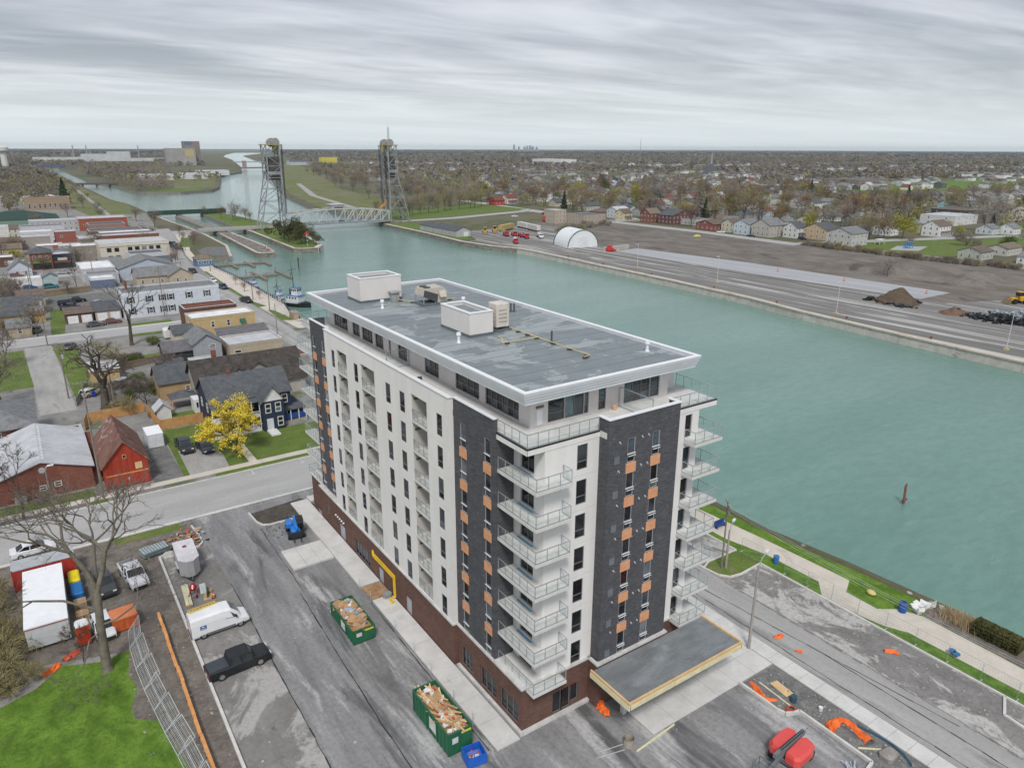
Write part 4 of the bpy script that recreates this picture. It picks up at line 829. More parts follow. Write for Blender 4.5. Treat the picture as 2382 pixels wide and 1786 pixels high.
dumpster('tall green roll-off dumpster full of timber offcuts beside the blue bin', -6.3, -4.15, 1.1, 7.2, 2.25, [(wood_d, 1.3, 2.4, .06, 'lumber'), (wood_l, 1.2, 2.4, .06, 'lumber'), (wood_d, 1.0, 2.0, .07, 'lumber'), (card, .4, .8, .12, 'cardboard'), (plast, .3, .5, .1, 'plastic_sheet'), (reds, .2, .4, .1, 'scrap')], 5, 110, .35)
bb = thing('waste_bin', 'open blue waste bin with scraps at the foot of the tall dumpster', 'bin', (-5.6, -.75, .02), R(-8)); blm = P((.02, .13, .55), .5)
for b in ((0, 1.6, 0, .06), (0, 1.6, 1.34, 1.4), (0, .06, .061, 1.339), (1.54, 1.6, .061, 1.339)): MB().box(*b, .05, 1.0).build('side_wall', blm, bb)
MB().box(.06, 1.54, .06, 1.34, .05, .35).build('floor', blm, bb); debris_fill(bb, .1, 1.5, .1, 1.3, .42, 22, [(reds, .2, .5, .05, 'scrap'), (plast, .2, .4, .06, 'scrap'), (P((.1, .2, .5)), .2, .5, .06, 'scrap')], 9, .2)
# ---- blue telehandler
t = thing('telehandler', 'blue compact telehandler with black cab parked by the planting bed', 'telehandler', (-4.9, 42.7, .02), R(-100)); tb = paint((.02, .20, .62))
MB().bbox(-1.6, 1.3, -.55, .55, .5, 1.15, .08).build('chassis', tb, t); MB().bbox(-1.6, -.1, -.95, -.2, .9, 1.55, .1).build('engine_cover', tb, t)
MB().rbox((.1, .1, 1.62), 3.0, .28, .3, 0, R(8)).build('boom', tb, t)
c_ = MB()
for x in (-.55, .65):
    for y in (.25, 1.0): c_.bar((x, y, 1.0), (x * .9, y, 2.15), .07)
c_.box(-.6, .7, .2, 1.05, 2.12, 2.2); c_.build('cab_frame', trim_m, t); MB().box(-.5, .6, .28, .97, 1.05, 2.05).build('cab_glass', car_glass, t)
for x in (-1.15, 1.05):
    for s in (-1, 1): w_ = MB().cyl((x, s * .62, .48), (x, s * 1.0, .48), .48, .48, 14).build('wheel', tyre_m, t); MB().cyl((x, s * 1.02, .48), (x, s * .9, .48), .24, .24, 10).build('hub', tb, w_)
MB().box(1.5, 1.62, -.7, .7, .3, 1.0).build('fork_carriage', trim_m, t)
for y in (-.4, .4): MB().box(1.62, 2.7, y - .06, y + .06, .3, .36).build('fork', trim_m, t)
MB().bar((-1.5, -.6, 1.5), (-1.5, -.6, 2.4), .06).build('exhaust', trim_m, t)
# ---- red boom lift
t = thing('boom_lift', 'red articulated boom lift with folded grey boom standing by the low kerb wall', 'boom lift', (16.4, -14.1, .02), R(6)); rd = paint((.74, .085, .075)); gb = P((.16, .18, .19), .5)
def hood(sg):
    pts = [(-1.5, .22), (.9, .22), (1.25, .55), (1.1, 1.25), (.3, 1.42), (-1.2, 1.35), (-1.55, 1.0)]
    rg = [[(x * f, y * sg, z) for x, y in pts] for z, f in ((.75, 1.0), (1.35, 1.0), (1.62, .93))]
    rg[2] = [(x, sg * (.22 + (abs(y) - .22) * .82), z) for x, y, z in rg[2]]
    return MB().loft([r if sg > 0 else r[::-1] for r in rg])
hood(1).build('engine_cover', rd, t); hood(-1).build('engine_cover', rd, t)
MB().bbox(-1.4, 1.2, -.9, .9, .42, .75, .06).build('chassis', gb, t)
MB().rbox((-.6, 0, 1.75), 4.4, .30, .36, 0, R(4)).build('boom', gb, t); MB().rbox((-2.1, 0, 1.2), 2.8, .24, .28, 0, R(-14)).build('lower_boom', gb, t)
for s in (-.09, .09): MB().rbox((-.3, s, 1.97), 3.4, .05, .05, 0, R(4)).build('hose', trim_m, t)
for x in (-1.1, 1.0):
    for s in (-1, 1): w_ = MB().cyl((x, s * .85, .45), (x, s * 1.2, .45), .45, .45, 14).build('wheel', tyre_m, t); MB().cyl((x, s * 1.21, .45), (x, s * 1.0, .45), .22, .22, 10).build('hub', P((.65, .16, .06)), w_)
bs = MB()
for x in (-4.3, -3.3):
    for y in (-.9, .9): bs.bar((x, y, .5), (x, y, 1.6), .05)
for z in (.5, 1.05, 1.6): bs.bar((-4.3, -.9, z), (-3.3, -.9, z), .05).bar((-4.3, .9, z), (-3.3, .9, z), .05).bar((-4.3, -.9, z), (-4.3, .9, z), .05).bar((-3.3, -.9, z), (-3.3, .9, z), .05)
bs.build('basket', gb, t); MB().box(-4.3, -3.3, -.9, .9, .42, .48).build('basket_floor', gb, t)
MB().quad((.2, 1.425, 1.0), (1.0, 1.29, 1.0), (1.0, 1.29, 1.2), (.2, 1.425, 1.2)).build('decal', P((.75, .7, .68)), t)
# ---- site office, containers, pallets, toilets
wb = P((.76, .77, .79), .5, var=.08)
o_ = thing('site_office', 'long white site office cabin with snow white roof beside the red container', 'cabin', (-33.4, 34.6, 0), R(-1))
MB().box(0, 3.55, 0, 11.6, .35, 2.55).build('wall', P((.62, .65, .67), .5, var=.08), o_); MB().box(-.05, 3.6, -.05, 11.65, 2.551, 2.72).build('roof', P((.84, .85, .87), .5, var=.05), o_)
for y in (1.5, 5.5, 10): MB().box(.1, 3.4, y - .3, y + .3, 0, .35).build('support_block', P((.3, .3, .3)), o_)
MB().box(-.06, 3.61, -.062, -.051, 2.5, 2.6).build('trim', P((.35, .08, .07)), o_); window(o_, 'x', 3.55, 3, 4.2, 1.3, 2.1, 1, 0, None, 1, frame_m, win_glass); MB().box(3.551, 3.58, 7, 7.9, .4, 2.35).build('door', P((.5, .5, .52)), o_)
def container(name, label, x0, y0, l, w, h, rz, col, top):
    c = thing(name, label, 'container', (x0, y0, .02), rz); cm = P(col, .55, var=.2)
    nr = int(l / .28); pr = []
    for i in range(nr + 1): x = l * i / nr; pr += [(x, 0 if i % 2 else .05)]
    MB().prism(pr + [(x, w - y) for x, y in pr[::-1]], .12, h - .1).build('wall', cm, c); MB().box(0, l, -.01, w + .01, h - .1, h).build('roof', P(top, .5, var=.12), c)
    for x in (0, l - .15):
        for y in (-.02, w - .13): MB().box(x, x + .15, y, y + .15, 0, h + .01).build('corner_post', cm, c)
    for k in range(4): MB().cyl((l + .03, w * (.2 + .2 * k), .2), (l + .03, w * (.2 + .2 * k), h - .2), .03, .03, 6).build('lock_bar', P((.45, .4, .4)), c)
    return c
container('shipping_container', 'red shipping container with grey-white roof behind the white site office', -34.3, 47.2, 6.0, 2.44, 2.6, R(0), (.42, .045, .035), (.42, .44, .46))
container('tool_container', 'small orange container under the bare branches near the tree trunk', -26.3, 33.2, 2.3, 2.2, 1.5, R(4), (.60, .13, .04), (.68, .22, .09))
one('storage_box', MB().bbox(-29.3, -28.2, 44.1, 46.6, .02, 1.25, .12), P((.78, .62, .02), .5), 'bright yellow plastic storage box beside the white site office', 'box')
one('storage_box', MB().bbox(-29.3, -28.1, 41.3, 43.9, .02, 1.15, .12), P((.02, .16, .42), .5), 'blue plastic storage box next to the yellow one', 'box')
for y0, lb in ((39.4, 'stack of timber pallets behind the blue storage box'), (37.0, 'stack of timber pallets between site office and red toilet')):
    p_ = thing('pallet_stack', lb, 'pallets', (-29.2, y0, .02))
    for k in range(5):
        for j in range(5): MB().box(0, 1.15, j * .25, j * .25 + .12, k * .2 + .12, k * .2 + .16).build('board', wood_d, p_)
        for x in (.02, .5, 1.0): MB().box(x, x + .12, 0, 1.12, k * .2, k * .2 + .119).build('bearer', wood_d, p_)
def toilet(label, x, y, col, rz):
    p_ = thing('portable_toilet', label, 'toilet', (x, y, .02), rz)
    MB().bbox(-.56, .56, -.56, .56, .1, 2.15, .05).build('cabin', P(col, .5), p_); MB().bbox(-.6, .6, -.6, .6, 2.151, 2.4, .14).build('roof', P((.80, .81, .82), .5), p_)
    MB().box(-.4, .4, -.59, -.561, .18, 2.0).build('door', P(tuple(c * .85 for c in col), .5), p_); MB().box(-.6, .6, -.6, .6, 0, .099).build('skid', trim_m, p_)
    for i in range(4): MB().box(-.45, .45, -.61, -.591, .5 + i * .35, .54 + i * .35).build('rib', P(col, .5), p_)
    MB().cyl((.4, .4, 2.3), (.4, .4, 2.65), .05, .05, 6).build('vent_pipe', trim_m, p_)
toilet('red portable toilet with white roof beside the site office', -28.85, 33.5, (.62, .06, .02), R(5))
# ---- timber hoarding plank line, mesh fence, bits
ow = GM('hoarding_timber', (.62, .27, .09), (.74, .36, .14), 1., (.50, .19, .06), 1.5, (.55, .7), .6, grain=.15, gs=9, rough=.8, bump=.05)
hd = thing('timber_barrier', 'long low orange stained timber barrier along the dirt strip', 'barrier', (-22.15, 0, 0))
for i in range(17):
    y = 33.5 - i * 2.45; MB().rbox((random.uniform(-.05, .05), y - 1.22, .62), .06, 2.42, .30, random.uniform(-.012, .012), 0, random.uniform(-.02, .02)).build('plank', ow, hd); MB().rbox((random.uniform(-.04, .04), y - 1.22, .80), .28, 2.40, .05, random.uniform(-.012, .012)).build('plank', ow, hd)
    MB().box(-.13, -.04, y - .05, y + .05, 0, .77).build('post', wood_d, hd); MB().box(-.22, -.14, y - .4, y - .3, .78, .84).build('cleat', trim_m, hd)
galv = P((.58, .63, .63), .5, .2)
def mesh_panel(parent, p, q, h=1.9, lean=(0, 0), n=14, m=7, r=.012, nm='fence_panel', fr=.05, mat=None):
    (ax, ay), (bx, by) = p, q; b = MB(); P0 = lambda s, t: (ax + (bx - ax) * s + lean[0] * t, ay + (by - ay) * s + lean[1] * t, .05 + math.sqrt(max(.02, h * h - lean[0] ** 2 - lean[1] ** 2)) * t)
    for s in (0, 1): b.bar(P0(s, 0), P0(s, 1), fr)
    for t in (0, .5, 1): b.bar(P0(0, t), P0(1, t), fr * .9)
    for i in range(1, n): b.bar(P0(i / n, 0), P0(i / n, 1), r)
    for j in range(1, m): b.bar(P0(0, j / m), P0(1, j / m), r)
    return b.build(nm, mat or galv, parent)
fn = thing('mesh_fence', 'leaning galvanised mesh fence panels between lawn and dirt', 'fence', (0, 0, 0))
fp = [(-25.1, 33.0), (-25.35, 30), (-25.3, 26.5), (-25.1, 23), (-24.8, 19.8), (-24.5, 16.6), (-24.1, 13.4), (-23.8, 10.2), (-23.5, 7), (-23.3, 3.8)]
for i, (a, b) in enumerate(zip(fp, fp[1:])): mesh_panel(fn, a, b, 1.8, (1.15 + .15 * (i % 3), .1), 14, 7, .014)
fgm = P((.30, .40, .36), .5, .2)
fn2 = thing('mesh_fence', 'green tinted mesh fence panels standing along the waterside lot kerb', 'fence', (0, 0, 0))
for i in range(17):
    y = 8.6 - i * 3.0
    if i in (1,): continue
    mesh_panel(fn2, (38.35, y), (38.4, y - 2.9), 1.85, (.12, 0), 12, 6, .006, fr=.022, mat=fgm); MB().box(38.1, 38.7, y - .03, y + .03, 0, .05).build('foot', galv, fn2)
fn3 = thing('mesh_fence', 'thin mesh fence panels along the street edge of the site', 'fence', (0, 0, 0))
for i in range(9):
    if i in (1, 2): continue
    mesh_panel(fn3, (-16.5 + i * 2.9, 53.2), (-13.7 + i * 2.9, 53.25), 1.8, (0, .05), 9, 5, .008, fr=.028)
# debris by the street corner of the lot
dp = thing('debris_pile', 'pile of mixed demolition debris and twisted scrap by the kerb corner', 'debris', (-17.0, 48.9, 0)); rn = random.Random(12)
for i in range(120):
    a = rn.uniform(.15, .8); MB().rbox((rn.gauss(0, 1.0), rn.gauss(0, 1.2), rn.uniform(.03, .45)), a, a * rn.uniform(.12, .6), rn.uniform(.03, .15), rn.uniform(0, 3), rn.uniform(-.5, .5), rn.uniform(-.5, .5)).build('scrap', rn.choice([wood_d, card2, P((.2, .17, .14)), P((.45, .42, .4)), reds, P((.35, .18, .1)), trim_m, P((.28, .26, .24))]), dp)
ps = thing('panel_stack', 'stack of grey corrugated fence panels lying beside the debris pile', 'panels', (-20.3, 47.6, .02), R(12))
for i in range(7): MB().rbox((rn.uniform(-.06, .06), rn.uniform(-.05, .05), .2 + .09 * i), 2.9, 1.7, .05, rn.uniform(-.03, .03)).build('panel', P((.22, .27, .28), .5), ps)
for i in range(9): MB().box(-1.4 + i * .33, -1.33 + i * .33, -.8, .8, .77, .80).build('rib', galv, ps)
for x in (-1, 1): MB().box(x - .1, x + .1, -.8, .8, 0, .17).build('bearer', wood_d, ps)
one('rubble_bag', MB().bbox(-19.7, -18.5, 44.6, 46.0, .02, .75, .2), P((.55, .53, .5), .9, var=.35), 'white bulk bag of rubble beside the cargo trailer', 'bag')
bt = thing('timber_bundle', 'bundle of pale timber boards lying along the low kerb', 'timber', (-19.0, 36.0, .02), R(86))
for i in range(6):
    for j in range(3): MB().rbox((rn.uniform(-.1, .1), -.3 + i * .11, .06 + j * .1), 4.2, .1, .09, rn.uniform(-.01, .01)).build('board', wood_y if j == 2 else wood_d, bt)
cm_ = thing('cement_mixer', 'small red cement mixer beside the timber bundle', 'mixer', (-18.35, 35.7, .02), R(70)); rm_ = paint((.35, .02, .025))
MB().cyl((0, 0, .75), (.35, 0, 1.0), .28, .38, 14).cyl((.35, 0, 1.0), (.62, 0, 1.2), .38, .2, 14).build('drum', rm_, cm_)
for s in (-1, 1): MB().cyl((-.35, s * .36, .2), (-.35, s * .44, .2), .2, .2, 12).build('wheel', tyre_m, cm_); MB().bar((-.35, s * .34, .2), (.1, s * .34, .9), .06).bar((.1, s * .34, .9), (.5, s * .34, .05), .06).build('frame', rm_, cm_)
MB().bar((-.35, -.4, .2), (-1.3, 0, .5), .06).build('handle', rm_, cm_)
sb = thing('tool_crate', 'open timber crate with green panel and tools behind the van', 'crate', (-17.05, 34.9, .02), R(75))
MB().box(-.8, .8, -.4, .4, 0, .12).build('base', wood_d, sb); MB().box(-.5, .5, -.06, .06, .12, .85).build('green_panel', P((.02, .10, .06)), sb); MB().box(.3, .8, -.38, -.1, .12, .4).build('carton', card, sb); MB().rbox((.7, .5, .6), .05, .6, 1.1, .2, .3).build('board', P((.6, .66, .68)), sb)
def cone(label, x, y, z=.02):
    c = thing('traffic_cone', label, 'cone', (x, y, z)); om = P((.75, .16, .03), .5)
    MB().cyl((0, 0, .04), (0, 0, .7), .17, .04, 12).build('body', om, c); MB().box(-.22, .22, -.22, .22, 0, .04).build('base', trim_m, c); MB().cyl((0, 0, .35), (0, 0, .48), .112, .086, 12).build('band', P((.8, .8, .8)), c)
cone('orange traffic cone beside the tool crate', -16.6, 34.3)
# orange safety netting heaps
net = P((.86, .17, .035), .6, var=.2)
def heap(label, pts, h, seed, mat=net, name='safety_netting', cat='netting'):
    r_ = random.Random(seed); b = MB(); n = len(pts); rg = []
    for i, (x, y, w) in enumerate(pts):
        j = min(i + 1, n - 1); k = max(i - 1, 0); dx, dy = pts[j][0] - pts[k][0], pts[j][1] - pts[k][1]; d = math.hypot(dx, dy) or 1; nx, ny = -dy / d, dx / d
        rg.append([(x + nx * w * t, y + ny * w * t, .025 + max(0, (h * (1 - (t) ** 2) * r_.uniform(.35, 1.2)))) for t in (-1, -.66, -.33, 0, .33, .66, 1)])
    fine = []
    for a, c in zip(rg, rg[1:]):
        fine.append(a)
        for f in (1 / 3, 2 / 3): fine.append([tuple(p[q] * (1 - f) + s[q] * f + (r_.uniform(-.09, .09) if q < 2 else r_.uniform(0, h * .35)) for q in range(3)) for p, s in zip(a, c)])
    fine.append(rg[-1])
    b.loft(fine, False, False); return one(name, b, mat, label, cat)
heap('crumpled orange safety netting under the end of the entrance canopy', [(8.2, -.3, .3), (7.7, -.9, .45), (7.3, -1.5, .4), (7.4, -2.1, .45), (7.0, -2.7, .25)], .5, 1)
heap('long crumpled orange safety netting lying inside the planter kerb', [(21.3, -14.4, .35), (22.3, -13.9, .5), (23.2, -13.9, .35), (23.5, -14.8, .25), (23.3, -15.8, .35), (23.0, -16.8, .45)], .35, 2)
heap('folded orange safety netting strip near the plywood sheet', [(20.8, -6.7, .16), (20.4, -7.8, .35), (20.1, -8.9, .3), (20.8, -9.5, .12)], .15, 3)
heap('small orange netting scrap on the waterfront road', [(27.9, -3.9, .2), (28.4, -4.2, .35), (28.9, -4.1, .2)], .22, 4); heap('orange netting scrap on the worn waterside lot', [(35.0, -11.2, .2), (35.6, -11.6, .35), (35.9, -12.2, .2)], .2, 5)
heap('tiny orange netting rag on the waterfront road by the seam', [(27.9, -6.3, .1), (28.2, -6.6, .22), (28.3, -6.9, .1)], .15, 6)
heap('coiled orange drain pipe and netting on the lawn edge by the site office', [(-32.6, 30.0, .3), (-31.9, 30.6, .45), (-31.1, 31.0, .3)], .4, 7); heap('red and yellow barrier netting beside the orange coil', [(-30.8, 31.4, .3), (-30.2, 31.9, .4), (-29.4, 32.2, .25)], .4, 8, P((.55, .10, .05), .6, var=.5, sc=6))
one('plywood_sheet', MB().prism([(22.1, -7.8), (22.95, -7.95), (22.75, -9.8), (21.85, -9.75)], .03, .06), wood_l, 'pale plywood sheet lying on the dark planter gravel', 'plywood')
one('timber_batten', MB().bar((21.4, -7.2, .06), (21.2, -10.6, .06), .12, .06), wood_y, 'long thin timber batten beside the orange netting strip', 'timber')
one('timber_batten', MB().bar((21.7, -16.6, .08), (23.3, -17.9, .08), .14, .08), wood_y, 'short timber batten beside the long orange netting', 'timber')
def coil(label, x, y, r, mat, n=4, tr=.05, nm='hose_coil', cat='hose'):
    b = MB()
    for k in range(n):
        pts = [(x + (r - .06 * k) * math.cos(2 * math.pi * i / 20), y + (r - .06 * k) * math.sin(2 * math.pi * i / 20), .06 + .05 * k + .02 * (i % 3)) for i in range(21)]; b.tube(pts, tr, 5)
    one(nm, b, mat, label, cat)
coil('coiled red hose lying at the bend of the low kerb wall', 20.85, -10.95, .45, P((.42, .10, .06), .6))
pp = [(23.3 + (.0), -14.0), (24.0, -15.2), (24.3, -16.5), (24.4, -17.8), (24.2, -19.0), (23.6, -20.0)]
for k in range(2): one('conduit', MB().tube([(x - .12 * k, y, .07) for x, y in pp], .055, 6), P((.03, .09, .15), .5), 'dark blue conduit curving beside the pale sidewalk slabs' if k == 0 else 'second dark blue conduit along the inside of the curve', 'pipe')
one('culvert_pipe', MB().cyl((6.5, -5.9, .02), (6.5, -5.9, .75), .42, .42, 18, False).cyl((6.5, -5.9, .02), (6.5, -5.9, .75), .34, .34, 18, False).cyl((6.5, -5.9, .70), (6.5, -5.9, .76), .45, .45, 18, False), P((.40, .36, .30)), 'upright culvert pipe ring standing on the yard by the plaza', 'pipe')
one('pole_timber', MB().bar((6.6, -6.8, .08), (11.2, -6.45, .08), .12), wood_y, 'long pale pole lying along the plaza edge', 'timber')
for i, lb in enumerate(('upper thin steel rod lying on the yard gravel', 'lower thin steel rod lying on the yard gravel')): one('steel_rod', MB().bar((3.9 - i * .4, -5.1 - i * .4, .05), (6.2 - i * .3, -5.6 - i * .5, .05), .05), galv, lb, 'rod')
one('stone_block', MB().bbox(22.2, 23.6, -19.0, -17.9, .02, .6, .2), P((.30, .28, .26), .9, var=.4), 'broken grey concrete block beside the kerb wall end', 'block')
sl_ = thing('batten_heap', 'small heap of pale steel studs near the boom lift', 'studs', (19.0, -17.6, .03))
for i in range(9): MB().rbox((rn.uniform(-.4, .4), rn.uniform(-.3, .3), .05 + .05 * i), 1.4, .08, .05, rn.uniform(.3, 1.6)).build('stud', P((.6, .64, .7), .4, .4), sl_)
one('bucket', MB().cyl((22.9, -12.4, .02), (22.9, -12.4, .4), .15, .19, 10), P((.75, .75, .74)), 'white bucket on the dark planter gravel', 'bucket')
one('drum', MB().cyl((21.9, -10.4, .02), (21.9, -10.4, .62), .28, .28, 12).cyl((21.9, -10.4, .3), (21.9, -10.4, .36), .31, .31, 12), P((.05, .10, .14)), 'dark blue drum beside the plywood sheet', 'drum')
# timber ramp and scaffold bits by the side walk
rp = thing('timber_ramp', 'brown plywood ramp bridging a gap in the side walk', 'ramp', (0, 0, 0)); brn = P((.40, .24, .13), .85, var=.3)
for i in range(4): MB().box(-2.7 + i * .52, -2.2 + i * .52, 24.1, 26.9, .14, .19).build('sheet', brn, rp)
for y in (24.3, 25.5, 26.7): MB().box(-2.7, -.6, y - .06, y + .06, .0, .139).build('bearer', wood_d, rp)
for y in (26.9, 24.0, 18.0, 13.8, 10.4, 6.2, 3.0):
    one('site_stake', MB().cyl((-2.9, y, 0), (-2.9, y, 1.3), .025, .025, 6).cyl((-2.9, y, 1.28), (-2.9, y, 1.36), .06, .06, 6), galv, 'thin steel stake standing at the edge of the side walk', 'stake', 'stakes along the side walk')
ys = thing('pipe_stack', 'few short yellow pipes stacked under the gas risers', 'pipes', (-1.1, 22.6, .19))
for x, z in ((-.1, .09), (.1, .09), (0, .25)): MB().cyl((x, -.4, z), (x, .4, z), .09, .09, 8).build('pipe', gy, ys)
one('gravel_bag', MB().bbox(-1.6, -.6, 23.3, 24.0, .2, .8, .2), P((.28, .30, .31), .9, var=.4), 'grey bag of stone beside the yellow gas pipes', 'bag')
# ---- lamp posts and poles by the water
conc_p = P((.36, .34, .31), .8, var=.2); wood_p = P((.25, .215, .18), .9, var=.25)
def lamp_post(label, x, y, h, arm, ax=1, ay=0, group=None, mat=conc_p):
    t = thing('lamp_post', label, 'lamp post', (x, y, 0), 0, group)
    MB().cyl((0, 0, 0), (0, 0, h), .16, .09, 8).build('pole', mat, t)
    MB().tube([(0, 0, h - .3), (ax * arm * .35, ay * arm * .35, h + .35), (ax * arm, ay * arm, h + .5)], .05, 6).build('arm', rail_m, t)
    MB().rbox((ax * (arm + .25), ay * (arm + .25), h + .48), .7, .28, .16, math.atan2(ay, ax)).build('lantern', P((.7, .72, .72), .4), t)
def utility_pole(label, x, y, h, arms=2, rz=0, group=None, box=False, r=.17):
    t = thing('utility_pole', label, 'utility pole', (x, y, 0), rz, group)
    MB().cyl((0, 0, 0), (0, 0, h), r, r * .6, 7).build('pole', wood_p, t)
    for i in range(arms):
        a = MB().box(-1.15, 1.15, -.06, .06, h - .35 - i * .9, h - .22 - i * .9).build('crossarm', wood_p, t)
        for xx in (-1, -.5, .5, 1): MB().cyl((xx, 0, h - .22 - i * .9), (xx, 0, h - .02 - i * .9), .05, .03, 6).build('insulator', P((.4, .4, .42)), a)
    if box: MB().cyl((.35, 0, h - 3.0), (.35, 0, h - 2.0), .28, .28, 10).build('transformer', P((.42, .44, .45), .5), t)
    return t
lamp_post('tall concrete lamp post with curved arm beside the entrance plaza', 24.4, -3.6, 9.3, 1.9, .95, .3)
utility_pole('timber utility pole with cross arms on the small grass island', 33.4, 7.4, 8.6, 2, R(50), r=.12)
lamp_post('short lamp post with arm on the small grass island', 33.9, 7.2, 5.0, 1.4, .9, .4)
# ---- waterside furniture
b_ = thing('litter_bin', 'round blue litter bin beside the tan waterside walk', 'bin', (42.7, -8.75, .02)); bm = P((.02, .10, .36), .5)
MB().cyl((0, 0, 0), (0, 0, 1.0), .38, .42, 16).build('drum', bm, b_); MB().cyl((0, 0, 1.0), (0, 0, 1.14), .46, .40, 16).build('rim', bm, b_); MB().cyl((0, 0, 1.141), (0, 0, 1.15), .24, .24, 12).build('opening', trim_m, b_)
for i, (x, y, lb) in enumerate(((44.0, -9.6, 'white moulded lounger nearest the blue litter bin'), (44.9, -9.55, 'white moulded lounger between two others on the bank'), (45.8, -9.8, 'white moulded lounger at the water edge of the row'))):
    c = MB(); pr = [(-.75, .45), (-.7, .9), (-.3, .42), (.2, .36), (.75, .5), (.75, .4), (.2, .24), (-.35, .3), (-.62, .3)]
    c.loft([[(a, -.34, z) for a, z in pr], [(a, .34, z) for a, z in pr]]); t = thing('lounger', lb, 'lounger', (x, y, .02), R(60 + i * 25)); c.build('seat', P((.78, .78, .76), .5), t); MB().box(-.5, .5, -.25, .25, 0, .3).build('foot', P((.6, .6, .58)), t)
for i, (x, y, lb) in enumerate(((39.95, -15.1, 'round blue stool on the narrow grass strip, one of a pair'), (39.75, -15.55, 'round blue stool on the narrow grass strip, one of a pair'))):
    t = thing('stool', lb, 'stool', (x, y, .02), 0, 'blue stools on the grass strip'); MB().cyl((0, 0, .42), (0, 0, .52), .32, .34, 14).build('seat', P((.03, .17, .36), .5), t); MB().cyl((0, 0, 0), (0, 0, .42), .12, .14, 8).build('pedestal', conc_p, t)
one('litter_bin', MB().cyl((39.6, 4.6, 0), (39.6, 4.6, .9), .3, .34, 12).cyl((39.6, 4.6, .9), (39.6, 4.6, 1.0), .37, .32, 12), P((.04, .17, .42), .5), 'small blue bin behind the mesh fence by the walk', 'bin')
one('buoy', MB().loft([[(42.9 + r * math.cos(a), -5.2 + r * math.sin(a) * 1.3, z) for a in [2 * math.pi * i / 12 for i in range(12)]] for r, z in ((.1, .03), (.36, .15), (.42, .3), (.3, .48), (.08, .55))]), P((.66, .52, .20), .5), 'yellow rounded buoy lying on the bank lawn', 'buoy', smooth=True)
bn = thing('park_bench', 'blue bench on the walk beside the utility pole', 'bench', (40.0, 13.7, .02)); bnm = P((.03, .07, .25), .5)
MB().box(0, 1.8, 0, .5, .4, .5).build('seat', bnm, bn); MB().box(0, 1.8, .5, .58, .45, .95).build('backrest', bnm, bn)
for x in (.1, 1.6): MB().box(x, x + .1, .05, .5, 0, .4).build('leg', bnm, bn)
for i, dz in enumerate((8.25, 7.85, 7.35)): one('overhead_wire', MB().tube([(33.4 + .3 * i, 7.4 - 52 * f, dz - 1.3 * (1 - (2 * f - 1) ** 2)) for f in np.linspace(0, 1, 15)], .012, 4), P((.5, .52, .52), .4), 'thin overhead wire from the pole on the grass island', 'wire', 'overhead wires over the waterside lot')
vehicle('sedan', (.05, .05, .055), 'dark car on the walk seen behind the glass balconies', (39.2, 21.0), R(90), 'parked_car')
# marker posts standing in the water
mk_ = thing('channel_marker', 'pair of rusty red marker posts leaning out of the green water', 'marker', (71.7, 6.4, WZ)); rust = P((.24, .10, .08), .8, var=.3)
for i, (dx, dy) in enumerate(((-.25, 0), (.25, .1))): MB().cyl((dx, dy, -1), (dx - .12, dy + .08, 3.0 + .12 * i), .11, .10, 8).build('pile', rust, mk_)
MB().box(-.45, .5, -.12, .2, .5, .75).build('waler', rust, mk_)

# ================================================================ houses and shops
hw_m = P((.72, .72, .71), .5, var=.05); hg = glass_mat('house_glass', (.022, .025, .03), .08, .5)
ROOF = {'slate': (.105, .112, .122), 'grey': (.205, .21, .215), 'brown': (.165, .125, .105), 'red': (.19, .075, .055), 'black': (.045, .046, .05), 'green': (.04, .075, .06), 'light': (.52, .53, .55), 'white': (.80, .81, .82), 'purple': (.15, .145, .155), 'tan': (.20, .165, .125), 'rust': (.22, .10, .05)}
_rm = {}
def roof_m(k):
    if k not in _rm:
        c = ROOF[k]
        if k in ('white', 'light'): _rm[k] = P(c, .6, var=.16, sc=.4)
        else: _rm[k] = GM('roof_' + k, tuple(q * .85 for q in c), tuple(q * 1.2 for q in c), .8, tuple(q * .6 for q in c), 1.2, (.56, .7), .6, grain=.3, gs=3.5, bump=.2)
    return _rm[k]
_sd = {}
def siding(c):
    """clapboard: fine horizontal shadow lines come from a bump wave, colour from weathering noise"""
    k = tuple(round(q, 3) for q in c)
    if k in _sd: return _sd[k]
    m, nt, N, L, b = _nodes('siding_%d' % len(_sd)); v = _vec(N, L)
    c1 = _mix(N, L, _range(N, L, _noise(N, L, v, .8, 5), .3, .7), tuple(q * .86 for q in c), c)
    L.new(c1, b.inputs['Base Color']); b.inputs['Roughness'].default_value = .7; b.inputs['Specular IOR Level'].default_value = .3
    w = N.new('ShaderNodeTexWave'); w.wave_type = 'BANDS'; w.bands_direction = 'Z'; w.inputs['Scale'].default_value = 1.6; w.wave_profile = 'SAW'; L.new(v, w.inputs[0])
    _bump(N, L, b, w.outputs[1], .5, .05); _sd[k] = m; return m
red_brick = brick_mat('red_brick', (.22, .060, .038), (.30, .090, .055), (.26, .20, .17), .42, .12, .35, .1)
yel_brick = brick_mat('yellow_brick', (.42, .27, .13), (.50, .34, .17), (.40, .34, .26), .42, .12, .3, .1)
drk_brick = brick_mat('brown_brick_house', (.13, .055, .042), (.18, .075, .055), (.20, .16, .14), .42, .12, .35, .1)
_hc = {}
